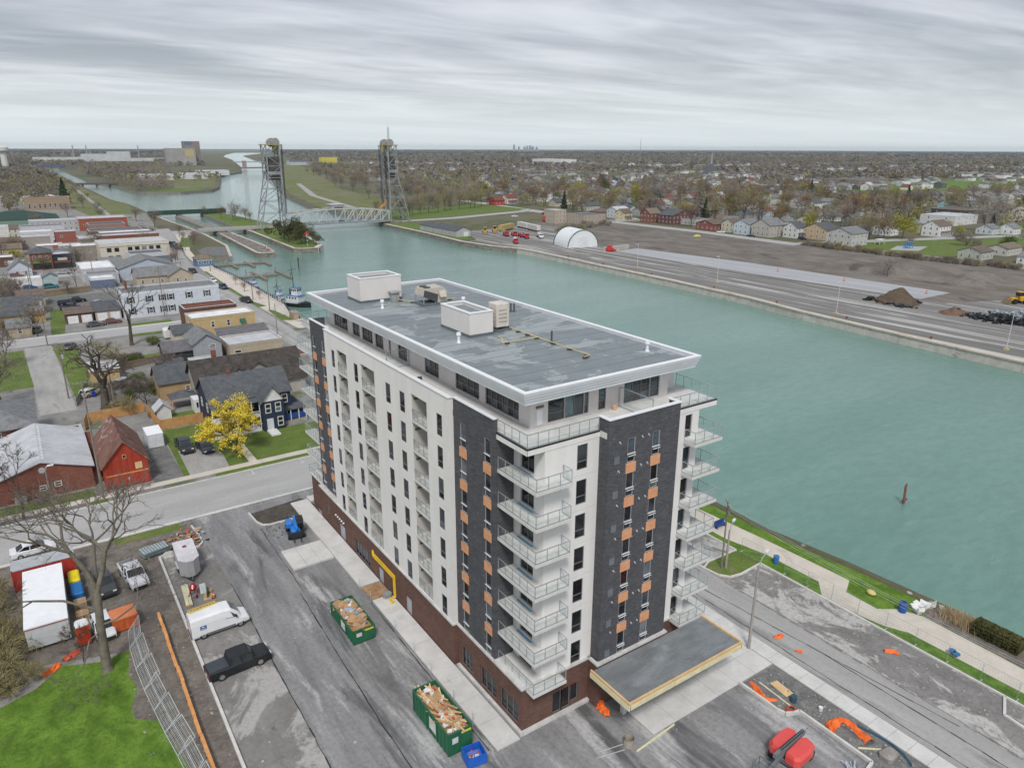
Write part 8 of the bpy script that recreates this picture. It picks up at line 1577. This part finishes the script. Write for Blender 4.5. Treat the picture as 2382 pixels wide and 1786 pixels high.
plant('bare_tree', 'large bare tree with forked grey trunk standing at the lawn corner', 'tree', (-27.5, 27.9, 0), mb.mesh('trunk', twig_mat('bark_grey', (.17, .15, .12), (.25, .225, .185), .9), True), tr.mesh('crown', twig_mat('twig_near', (.13, .115, .095), (.19, .17, .145))))
big_tree('large bare tree with thick crooked limbs behind the cedar fence', (-19.0, 107.9, 0), 3, 15, .75, 5, R(40), .26, wob=.42, spread=(.45, 1.0)); big_tree('tall bare tree in front of the white apartments', (-8.3, 155.2, 0), 8, 14, .42, 5, 0, .36); big_tree('bare tree rising at the lawn edge left of the brick hall', (-38.5, 62, 0), 9, 15, .35, 5, 0, .3); big_tree('bare tree at the street edge below the brick hall', (-33.0, 66.4, 0), 14, 9, .16, 5, 0, .3)
big_tree('slim bare tree among the shrubs beside the site office', (-29.2, 30.4, 0), 16, 4.5, .06, 4, 0, .25); big_tree('spreading bare shrub tree by the cedar fence corner', (-12.8, 103.5, 0), 17, 6, .12, 5, 0, .12, spread=(.5, 1.0)); big_tree('small bare tree on the gravel yard by the patched fence', (-13, 246, 0), 19, 9, .14, 4, 0, .25)
# golden forsythia-like tree in front of the navy house
tm, tr = make_tree(5, 9.6, .18, 4, .03, .19, .14, 120, (3, 3), l0=.32, spread=(.4, .95), up=-.05); plant('golden_tree', 'golden yellow blossoming tree in front of the navy house', 'tree', (-4.4, 73.0, 0), tm, tr.mesh('crown', gold))
# --- stock trees
def crown_blob(seed, rx, rz_, zc, n, a, twig=None, lobes=7, shell=.55):
    """leaf or twig faces spread through a lumpy crown volume"""
    rnd = random.Random(seed); tr = Tri(); L_ = [(Vector((rnd.gauss(0, .5) * rx, rnd.gauss(0, .5) * rx, zc + rnd.gauss(0, .45) * rz_)), rnd.uniform(.38, .62)) for _ in range(lobes)] + [(Vector((0, 0, zc)), .72)]
    for i in range(n):
        c, f = L_[rnd.randrange(len(L_))]; d = Vector((rnd.gauss(0, 1), rnd.gauss(0, 1), rnd.gauss(0, 1))).normalized(); q = rnd.uniform(shell, 1) ** .6; p = c + Vector((d.x * rx * f, d.y * rx * f, d.z * rz_ * f)) * q
        if p.z < zc - rz_ * .95: continue
        if twig: tr.sliver(p, (d + Vector((rnd.gauss(0, .4), rnd.gauss(0, .4), rnd.gauss(.3, .4)))).normalized(), twig * rnd.uniform(.6, 1.3), a, rnd)
        else: tr.leaf(p, a * rnd.uniform(.6, 1.4), rnd)
    return tr
PRO = {}
for i in range(4):
    tm, tr = make_tree(50 + i, 11, .22, 4, .075, None, .22, 7, (3, 3), l0=.27, spread=(.4, .85)); t2 = crown_blob(90 + i, 4.6, 4.2, 7.2, 900, .07, 1.3); tr.v += t2.v; PRO['bare', i] = (tm, tr.mesh('crown', TW['bare brown']))
for i in range(3):
    tm, _ = make_tree(70 + i, 9, .2, 2, .05, None, .25, 0, (2, 3)); PRO['leaf', i] = (tm, crown_blob(120 + i, 4.2, 3.6, 5.6, 1700, .42).mesh('crown', TW['fresh green']))
for i in range(2):
    rnd = random.Random(150 + i); tr = Tri()
    for k in range(1300): f = rnd.random() ** .7; z = 11 * (1 - f) + .8; w = 2.6 * f ** .9 * (1 + .25 * math.sin(z * 3.3)); a = rnd.uniform(0, 6.28); tr.leaf(Vector((math.cos(a) * w * rnd.uniform(.5, 1), math.sin(a) * w * rnd.uniform(.5, 1), z)), .6 * rnd.uniform(.5, 1.2), rnd)
    PRO['conifer', i] = (MB().cyl((0, 0, 0), (0, 0, 11), .2, .03, 6).mesh('trunk', bark), tr.mesh('crown', TW['dark evergreen']))
for i in range(2):
    mb = MB(); rnd = random.Random(160 + i)
    for k in range(7): a = k * .9; mb.cyl((0, 0, 0), (math.cos(a) * .7, math.sin(a) * .7, 1.3), .05, .02, 4, False)
    PRO['bush', i] = (mb.mesh('trunk', bark), crown_blob(170 + i, 1.5, 1.1, 1.1, 1500, .045, .55, 5, .3).mesh('crown', TW['bare brown']))
TREES = []
rk_ = random.Random(99)
def put(kind, col, x, y, s, where, name=None, grp='trees about the town'):
    i = rk_.randrange({'bare': 4, 'leaf': 3, 'conifer': 2, 'bush': 2}[kind]); tm, cm = PRO[kind, i]; m = TW[col] if isinstance(col, str) else olive_bush
    lab = '%s %s %s' % (col if isinstance(col, str) else 'olive green leafy', {'bare': 'rounded tree', 'leaf': 'leafy rounded tree', 'conifer': 'conifer', 'bush': 'shrub'}[kind], where)
    plant(name or {'bare': 'bare_tree', 'leaf': 'leafy_tree', 'conifer': 'conifer', 'bush': 'shrub'}[kind], lab, 'shrub' if kind == 'bush' else 'tree', (x, y, 0), tm, cm, m, s * rk_.uniform(.9, 1.1), rk_.uniform(0, 6.28), grp, rk_.uniform(.88, 1.12)); TREES.append((x, y))
# island evergreens and bare trees
for x, y, s in ((89, 336, 1.05), (91.5, 324, 1.1), (96, 331, 1.05), (94.5, 343, 1.3), (90.5, 348, 1.25), (97.6, 320, .8), (98, 352, 1.15)): put('leaf', None, x, y, s, 'clustered on the island point', 'island_tree', 'evergreen clump on the island')
for x, y, s, c in ((95, 470, .9, 'bare brown'), (99, 480, 1.0, 'bare brown'), (103, 470, .8, 'bare brown'), (92, 490, .7, 'orange-brown'), (90, 530, .5, 'bare olive'), (102, 455, .7, 'orange-brown')): put('bare', c, x, y, s, 'on the back of the island', None, 'bare trees on the island')
for x, y, s, c in ((46, 352, .55, 'reddish budding'), (48.5, 362, .6, 'bare brown'), (51, 372, .6, 'reddish budding'), (44, 366, .5, 'bare brown'), (47, 392, .6, 'bare brown'), (44, 450, .9, 'bare brown'), (30, 398, .7, 'bare brown'), (26.5, 290, .5, 'reddish budding'), (-1, 330, .8, 'bare brown'), (29, 300, .55, 'bare brown'), (41, 500, .9, 'bare brown'), (36, 330, .4, 'reddish budding'), (24, 345, .8, 'bare brown')): put('bare', c, x, y, s, 'beside the waterfront road', None, 'street trees along the waterfront')
for x, y, s in ((33.5, 211, .28), (34.5, 226, .28), (34.3, 196, .25)): put('bare', 'reddish budding', x, y, s, 'sapling on the promenade', 'sapling', 'saplings along the promenade')
# row of park trees by the right bridge tower and along the canal park
for i in range(26):
    x = 196 + (i % 13) * 9.5 + rk_.uniform(-3, 3); y = 432 + (i // 13) * 26 + (i % 13) * 5.2 + rk_.uniform(-5, 5); put('bare', rk_.choice(['bare olive', 'bare brown', 'bare olive']), x, y, rk_.uniform(.95, 1.25), 'in the park beside the right bridge tower', None, 'park trees by the bridge')
for i in range(80):
    y = rk_.uniform(560, 1500); x = 178 + (y - 430) * .27 + 24 + 100 * rk_.random(); put('bare', rk_.choice(['bare brown', 'bare brown', 'reddish budding', 'bare olive']), x, y, rk_.uniform(.9, 1.35), 'scattered along the canal park', None, 'trees of the canal park')
for x, y, c, k, s in ((352, 178, 'bare olive', 'bare', 1.3), (344, 184, 'bare olive', 'bare', 1.2), (362, 176, 'orange-brown', 'bare', 1.2), (372, 171, 'yellow-green budding', 'leaf', 1.55), (358, 186, 'bare olive', 'bare', 1.2), (560, 262, 'yellow-green budding', 'leaf', 1.4), (423, 172, 'yellow-green budding', 'leaf', .75), (412, 160, 'yellow-green budding', 'leaf', .7), (468, 250, 'reddish budding', 'bare', 1.5), (440, 245, 'reddish budding', 'bare', 1.3), (425, 238, 'pale grey', 'bare', 1.2), (410, 230, 'reddish budding', 'bare', 1.2), (330, 320, 'bare brown', 'bare', 1.5), (378, 282, 'bare olive', 'bare', 1.8), (386, 276, 'bare olive', 'bare', 1.7), (338, 330, 'bare brown', 'bare', 1.5), (343, 98, 'reddish budding', 'bare', .7), (365, 104, 'bare brown', 'bare', 1.2), (380, 110, 'pale grey', 'bare', 1.3), (372, 120, 'fresh green', 'bush', 3.0), (246, 108, 'pale grey', 'bare', .72), (596, 300, 'dark evergreen', 'conifer', 1.3), (604, 294, 'dark evergreen', 'conifer', 1.5), (345, 152, 'orange-brown', 'bare', .5), (372, 138, 'bare brown', 'bush', 3), (270, 356, 'bare brown', 'bare', .5)): put(k, c, x, y, s, 'standing on the far side between field and houses', None, 'trees round the far park')
for i in range(44): y = 88 + i * 2.3 if i < 43 else 60; put('bush', rk_.choice(['bare brown', 'bare olive', 'bare brown']), 302.5 + rk_.uniform(-1.5, 1.2) + (5 if y < 100 else 0), y, rk_.uniform(.9, 1.6), 'along the white fence of the bare field', None, 'shrubs along the white fence')
for i in range(30): x = rk_.uniform(232, 296); put('bush', rk_.choice(['bare brown', 'bare olive', 'pale grey']), x, 300 + (x - 240) * .4 + rk_.uniform(-8, 8), rk_.uniform(1.0, 1.8), 'in the rough edge of the bare field', None, 'shrubs at the field edge')
# shrubs behind the site office, town gardens
for x, y, s in ((-36, 42, 1.5), (-36.5, 38, 1.6), (-35.6, 34.5, 1.5), (-37.5, 46, 1.5), (-35.3, 31.5, 1.3), (-34, 29.7, 1.1), (-38, 33, 1.6), (-38.5, 40, 1.6), (-36.8, 29.6, 1.2)): put('bush', 'bare olive', x, y, s, 'tangled beside the white site office', None, 'brush beside the site office')
for x, y, s, c in ((-16.8, 103, 1.5, 'bare olive'), (-10, 113, 1.6, 'bare brown'), (-14, 116, 1.4, 'bare brown'), (-33, 240, 3.4, 'bare brown'), (-39, 246, 3.2, 'bare brown'), (-11.5, 98, .9, 'fresh green'), (-33, 184, 1.8, 'bare brown'), (-4, 153, 1.1, 'fresh green'), (-21, 345, 1.8, 'fresh green'), (-28, 348, 1.6, 'yellow-green budding'), (6, 86, 1.0, 'bare brown')): put('bush', c, x, y, s, 'in the town gardens', None, 'garden shrubs in town')
for i in range(46):
    y = rk_.uniform(575, 1050); x = rk_.uniform(-42, 44); 
    if -24 < x < 22 and y < 700: continue
    put('bare', rk_.choice(['bare brown', 'bare olive', 'bare brown']), x, y, rk_.uniform(.6, 1.0), 'on the bank beyond the public building', None, 'trees on the west bank')
put('conifer', 'dark evergreen', 14, 700, 1.9, 'standing tall behind the public building', None, None)
for x, y, s, c in ((-27, 178, .8, 'bare brown'), (-37, 188, .9, 'bare olive'), (-16, 238, .6, 'bare brown'), (-30, 230, .8, 'bare brown'), (-36, 222, .9, 'bare brown'), (-20, 300, .6, 'bare olive'), (-8, 298, .7, 'bare brown'), (-33, 340, .8, 'bare brown'), (-28, 372, .8, 'bare olive'), (3, 345, .8, 'bare brown'), (-34, 150, .8, 'bare brown'), (-35, 121, .9, 'bare brown'), (-15, 132, .6, 'bare olive'), (-6, 121, .6, 'bare brown'), (8, 95, .5, 'bare brown'), (-15, 480, .9, 'bare brown'), (-38, 440, 1.0, 'bare olive'), (-22, 540, .9, 'bare brown'), (6, 560, .9, 'bare brown'), (22, 520, .8, 'bare brown')): put('bare', c, x, y, s, 'between the buildings of the near town', None, 'trees in the near town')
for i in range(34):
    a = i / 33; x, y = (-19 + 19 * a, 137 + 6 * a) if i < 18 else (-21 + 17 * (i - 18) / 15, 112 + 3 * (i % 4))
    put('bush', rk_.choice(['bare brown', 'bare olive', 'bare brown', 'fresh green']), x + rk_.uniform(-.8, .8), y + rk_.uniform(-1.2, 1.2), rk_.uniform(.6, 1.2), 'in the brushy back lots of the near town', None, 'brush in the back lots')
for p in ([(-20, 133), (-2, 139), (-2, 145), (-20, 141)], [(-13, 94), (-5, 94), (-5, 98), (-12, 98)], [(-34, 196), (-28, 205), (-28, 214), (-36, 214)], [(-24, 236), (-10, 238.5), (-10, 240), (-24, 238)], [(4, 232), (19, 230), (19, 236), (5, 238)], [(-30, 296), (-25, 296), (-25, 300), (-30, 300)], [(10, 120), (20, 121), (20, 126), (10, 126)]): sheet('verge', p, .017, grass_m2)
for (x, y, w, d, h, k, c, lb) in [(-7.5, 118, 4.5, 5, 2.5, 'slate', (.3, .32, .36), 'low slate roofed shed behind the yellow brick cottage'), (-1, 121, 5, 4, 2.4, 'light', (.6, .6, .6), 'pale roofed shed behind the mossy house'), (-30, 222, 7, 8, 3, 'brown', (.5, .47, .4), 'brown roofed house beside the parking area'), (-33, 172 + 8, 5, 5, 2.6, 'grey', (.5, .42, .3), 'tan shed beside the side street lawn'), (-31, 300, 5, 7, 3.4, 'light', (.55, .55, .58), 'grey shed beside the square brick shop'), (-21, 326, 6, 9, 4.2, 'grey', (.62, .6, .55), 'cream house behind the square brick shop'), (-34, 372, 9, 8, 4.4, 'brown', (.5, .2, .15), 'reddish house behind the tan roof house'), (-12, 338, 8, 8, 4.6, 'white', (.5, .47, .42), 'white roofed tan store behind the flat block'), (-2, 281, 8, 8, 3.6, 'grey', (.58, .6, .62), 'pale grey shed behind the white store'), (-20, 344, 10, 10, 4.4, 'white', (.4, .16, .12), 'brick shop with white roof behind the cream house'), (-33, 430, 8, 12, 5, 'brown', (.6, .58, .5), 'cream block beside the main street')]: building(lb, x, y, w, d, h, 'flat' if k in ('white', 'light') else 'gx', 1.6, wall=c, rk=k, name='small_building', cat='building', faces='f')
for k, c, x, y, a, lb in [('suv', SLV, -14, 121, 40, 'silver suv in the back lot by the brush'), ('hatch', (.3, .31, .33), 2, 147, 80, 'grey hatchback beside the cream lean-to'), ('sedan', WHT, -13, 199, 5, 'white sedan near the dark grey twin garage'), ('pickup', WHT, -6, 209, 95, 'white pickup behind the white apartments'), ('suv', (.3, .05, .05), -29, 285, 0, 'red suv on the lane below the pale blue house'), ('sedan', SLV, -14, 286, 0, 'silver sedan on the lane below the brick shop'), ('sedan', DGR, -3, 286, 0, 'dark sedan at the end of the lane by the white store'), ('hatch', WHT, 25, 297, -75, 'white hatchback parked by the dark flat roofed building'), ('suv', DGR, 23.6, 262, -80, 'grey suv at the left kerb of the waterfront road'), ('sedan', (.06, .1, .2), 31, 372, -65, 'blue sedan near the main street corner')]: vehicle(k, c, lb, (x, y), R(a), 'pickup_truck' if k == 'pickup' else 'parked_car', 'pickup' if k == 'pickup' else 'car', None, None, False)
board_fence('weathered board fence behind the brush of the back lots', [(-20, 131), (-4.5, 136)], 1.6, P((.26, .20, .15), .9, var=.4)); board_fence('grey board fence beside the gravel lane', [(-23.4, 112), (-20.4, 125)], 1.5, P((.33, .31, .28), .9, var=.4))
# clipped hedge and dry grasses by the water
t = thing('hedge', 'clipped dark olive hedge beside the waterside walk', 'hedge', (45.7, -16.6, 0)); rg = []
hb = Tri(); rnd = random.Random(3)
for i in range(3800):
    u_, v_, w_ = rnd.uniform(-1, 1), rnd.uniform(-1, 1), rnd.random(); k = rnd.randrange(3)
    if k == 0: u_ = rnd.choice((-1, 1)) * .98
    elif k == 1: v_ = rnd.choice((-1, 1)) * .98
    else: w_ = 1.0
    if abs(u_) > .8 and w_ > .9: w_ = .85
    hb.leaf(Vector((u_ * .85, v_ * 2.1, w_ * 1.35)), .2 * rnd.uniform(.6, 1.3), rnd)
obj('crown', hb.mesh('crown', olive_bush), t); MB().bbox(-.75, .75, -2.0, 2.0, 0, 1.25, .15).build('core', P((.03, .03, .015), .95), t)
gr = Tri()
for i in range(1500): gr.sliver(Vector((45.9 + rnd.gauss(0, .5), -13.2 + rnd.gauss(0, .9), 0)), Vector((rnd.gauss(0, .3), rnd.gauss(0, .3), 1)).normalized(), rnd.uniform(.6, 1.4), .05, rnd)
tag(obj('dry_grass', gr.mesh('dry_grass', P((.52, .40, .24), .9, var=.25))), kind='stuff')
gr = Tri()
for i in range(30000):
    x, y = rnd.uniform(-40, -23.5), rnd.uniform(2, 33)
    if x > -24.9 + (12 - y) * .06 and y < 19 or y > 29.5 - abs(x + 29) * .2 or (x > -26.2 and 19 < y): continue
    gr.sliver(Vector((x, y, .0)), Vector((rnd.gauss(0, .35), rnd.gauss(0, .35), 1)).normalized(), rnd.uniform(.06, .16), .03, rnd)
tag(obj('lawn_blades', gr.mesh('lawn_blades', twig_mat('blade', (.07, .17, .012), (.13, .25, .025), .5))), kind='stuff')
# --- trees among the far houses: single trees while they can be told apart
n_ = 0; tries = 0
while n_ < 215 and tries < 6000:
    tries += 1; d_ = rk_.uniform(380, 900); b_ = R(rk_.uniform(31, 68)); x, y = -28 + d_ * math.sin(b_), -39 + d_ * math.cos(b_)
    if x < 318 or in_park(x, y) or not free(x, y, 1.5): continue
    q = rk_.random(); k, c = ('conifer', 'dark evergreen') if q < .05 else ('leaf', rk_.choice(['yellow-green budding', 'yellow-green budding', 'fresh green'])) if q < .2 else ('bare', rk_.choice(['bare brown', 'bare brown', 'bare olive', 'reddish budding', 'orange-brown', 'pale grey']))
    put(k, c, x, y, rk_.uniform(.9, 1.65), 'among the houses beyond the bare field', None, 'trees among the far houses'); n_ += 1
# --- woods and tree cover too far off to count
def woods(name, n, dmin, dmax, bmin, bmax, size, mat, seed, per=16, dens=None, pw=1., kk=.22):
    r = np.random.RandomState(seed); d = dmin + (dmax - dmin) * r.rand(n) ** pw; b = np.radians(bmin + (bmax - bmin) * r.rand(n)); x = -28 + d * np.sin(b); y = -39 + d * np.cos(b)
    cx = 178 + (y - 430) * .262; keep = ~((x > cx - (40 + y * .07)) & (x < cx + 45 + y * .02) & (y > 400)) & ~((x > 40) & (x < 100) & (y < 2050))
    keep &= ~((x > 780) & (x < 1280) & (y > 400) & (y < 560) & (y < .2 * x + 330)); keep &= ~((d < 700) & (x > 40) & (x < 320))
    if dens is not None: keep &= (np.sin(x * .011 + 1.3) + np.sin(y * .013 - .7) + np.sin((x + y) * .006)) > dens
    x, y, d = x[keep], y[keep], d[keep]; m = len(x); S = size * (.7 + .6 * r.rand(m)) * (1 + np.clip((d - 1500) / 5000, 0, 1.5))
    u_ = r.normal(size=(m, per, 3)); u_ /= np.linalg.norm(u_, axis=2, keepdims=True); rad = (.55 + .45 * r.rand(m, per, 1))
    hgt_ = 9 + 4 * r.rand(m)
    c = np.stack([x[:, None] + u_[..., 0] * rad[..., 0] * S[:, None] * .5, y[:, None] + u_[..., 1] * rad[..., 0] * S[:, None] * .5, hgt_[:, None] * .55 + u_[..., 2] * rad[..., 0] * hgt_[:, None] * .45], -1)
    e1 = r.normal(size=(m, per, 3)); e2 = r.normal(size=(m, per, 3)); k = (S * kk)[:, None, None]; e1 *= k; e2 *= k * np.array([1, 1, .8])
    v = np.stack([c - e1 * .5 - e2 * .3, c + e1 * .5 - e2 * .3, c + e2 * .6], 2).reshape(-1, 3); v[:, 2] = np.clip(v[:, 2], .2, 17)
    tag(obj(name, raw_mesh(name, v, np.arange(len(v)), 3, mat)), kind='stuff')
wm1 = twig_mat('woods_brown', (.165, .142, .125), (.25, .215, .185), .012); wm2 = twig_mat('woods_olive', (.20, .185, .09), (.30, .265, .135), .01); wm3 = twig_mat('woods_dark', (.035, .05, .038), (.07, .085, .06), .01); wm4 = twig_mat('woods_budding', (.24, .225, .055), (.30, .265, .09), .01)
woods('town_tree_cover', 480, 560, 1300, 26, 70, 10, wm1, 1, 110, -.4, 1., .10); woods('town_tree_cover', 190, 520, 1400, 26, 70, 9, wm2, 2, 110, None, 1., .10); woods('town_tree_cover', 110, 500, 1500, 26, 70, 8, wm4, 3, 100, None, 1., .10); woods('town_tree_cover', 70, 600, 1800, 20, 70, 6, wm3, 4, 30)
woods('woodland', 8000, 1250, 5000, -3, 71, 14, wm1, 5, 34, -.35, 1.2, .14); woods('woodland', 2600, 1150, 5000, -3, 71, 14, wm2, 6, 30, .2, 1.2, .14); woods('woodland', 1500, 1200, 6000, -3, 71, 12, wm3, 7, 16, .5); woods('horizon_woodland', 9000, 4500, 12000, -3, 71, 30, wm1, 8, 12, None, .8); woods('horizon_woodland', 3500, 5000, 13000, -3, 71, 40, wm3, 9, 12, None, .8)
woods('bank_woodland', 330, 680, 1900, -3, 3.0, 9, wm1, 10, 110, None, 1., .09); woods('bank_woodland', 160, 680, 1700, -3, 3.0, 9, wm2, 11, 110, None, 1., .09)
def pen_woods(name, n, mat, seed, y0=860, y1=2300, lo=lambda y: 92, hi=lambda y: 120 + (y - 860) * .19):
    r = random.Random(seed); tr = Tri()
    for k in range(n):
        y = r.uniform(y0, y1); x = r.uniform(lo(y), hi(y))
        for i in range(62): d = Vector((r.gauss(0, 1), r.gauss(0, 1), r.gauss(0, 1))).normalized(); tr.leaf(Vector((x, y, 6)) + Vector((d.x * 5, d.y * 5, d.z * 5)) * r.uniform(.5, 1), 1.05 * r.uniform(.6, 1.3), r)
    tag(obj(name, tr.mesh(name, mat)), kind='stuff')
pen_woods('peninsula_woodland', 420, wm1, 31); pen_woods('peninsula_woodland', 150, wm2, 32)
for k, (n, m_) in enumerate(((330, wm1), (170, wm2), (60, wm4))): pen_woods('canal_park_woodland', n, m_, 40 + k, 620, 2000, lambda y: 240 + (y - 430) * .27, lambda y: 400 + (y - 430) * .36)
# --- landmarks on the horizon
t = thing('grain_elevator', 'tall grey concrete grain elevator block above the canal woods', 'silo', (372, 2150, 0)); cg = P((.36, .35, .33), .9, var=.15, sc=.05)
MB().box(-26, 46, -15, 15, 0, 44).build('silo_block', cg, t); MB().box(24, 66, 16, 40, 0, 62).build('head_house', P((.25, .21, .20), .9, sc=.05), t); MB().box(20, 42, -15.3, -15.01, 22, 40).build('yellow_panel', P((.5, .43, .2)), t); MB().box(26, 46, 15.7, 15.99, 52, 60).build('blue_panel', P((.12, .16, .25)), t)
t = thing('water_tower', 'pale mushroom shaped water tower on the horizon', 'water tower', (-14, 2000, 0)); MB().cyl((0, 0, 0), (0, 0, 34), 7, 6, 16).build('stem', P((.62, .63, .6)), t); MB().cyl((0, 0, 34), (0, 0, 38), 6, 12, 20).cyl((0, 0, 38), (0, 0, 45), 12, 12, 20).cyl((0, 0, 45), (0, 0, 48), 12, 4, 20).build('tank', P((.62, .64, .61)), t)
t = thing('factory', 'long low pale factory with blocky buildings on the horizon', 'factory', (250, 2900, 0)); pf_ = P((.55, .57, .58), .8, sc=.05)
for a in ((-180, -40, 0, 20, 14), (-40, 40, 0, 24, 24), (40, 110, 0, 24, 32), (110, 230, 0, 20, 10)): MB().box(a[0], a[1], a[2], a[3], 0, a[4]).build('hall', pf_, t)
for x in (-60, -20, 140): MB().cyl((x, 20, 0), (x, 20, 52), 2.2, 1.5, 8).build('chimney', P((.3, .3, .32)), t)
for x, y, w, lb in ((140, 1170, 46, 'white low warehouse roof among the peninsula trees'), (200, 1190, 40, 'white store beside the warehouse among the peninsula trees'), (255, 1330, 50, 'grey flat hall among the peninsula trees')): building(lb, x, y, w, 30, 8, 'flat', rk='white', wall=(.65, .66, .67), wins=[], name='warehouse', cat='warehouse')
for x, h, w in ((-55, 84, 13), (-12, 66, 10), (38, 63, 16), (62, 72, 15), (88, 76, 16), (110, 66, 19), (145, 60, 19)):
    one('city_tower', MB().box(-w / 2, w / 2, -10, 10, 0, h * .85).box(-w * .35, w * .35, -8, 8, h * .85, h), P((.30, .36, .42), .9), 'faint blue city tower on the far horizon', 'tower', 'city towers on the horizon', (4650 + x, 6680 - x * .7, 0))
t = thing('radio_mast', 'thin lattice radio mast rising above the horizon', 'mast', (1640, 1700, 0)); MB().cyl((0, 0, 0), (0, 0, 75), 1.1, .5, 5).build('mast', P((.3, .32, .35)), t)
t = thing('chapel_spire', 'pointed metal church spire among the far roofs', 'church', (1110, 950, 0)); MB().add([(-16, -10, 0), (16, -10, 0), (16, 10, 0), (-16, 10, 0), (0, 0, 22)], [(0, 1, 4), (1, 2, 4), (2, 3, 4), (3, 0, 4)]).build('roof', roof_m('slate'), t); MB().cyl((0, 0, 18), (0, 0, 42), 2.2, .3, 6).build('spire', P((.35, .37, .4)), t)
# --- air over the scene
hz = MB().box(-8000, 19000, -1200, 16000, -5, 95); ho = tag(hz.build('haze', None), kind='stuff')
hm = bpy.data.materials.new('haze_air'); hm.use_nodes = True; nt = hm.node_tree; nt.nodes.clear(); o_ = nt.nodes.new('ShaderNodeOutputMaterial'); pv = nt.nodes.new('ShaderNodeVolumePrincipled'); pv.inputs['Color'].default_value = (.80, .90, 1.0, 1); pv.inputs['Density'].default_value = 4e-5; pv.inputs['Anisotropy'].default_value = .1
nt.links.new(pv.outputs[0], o_.inputs['Volume']); ho.data.materials.clear(); ho.data.materials.append(hm)
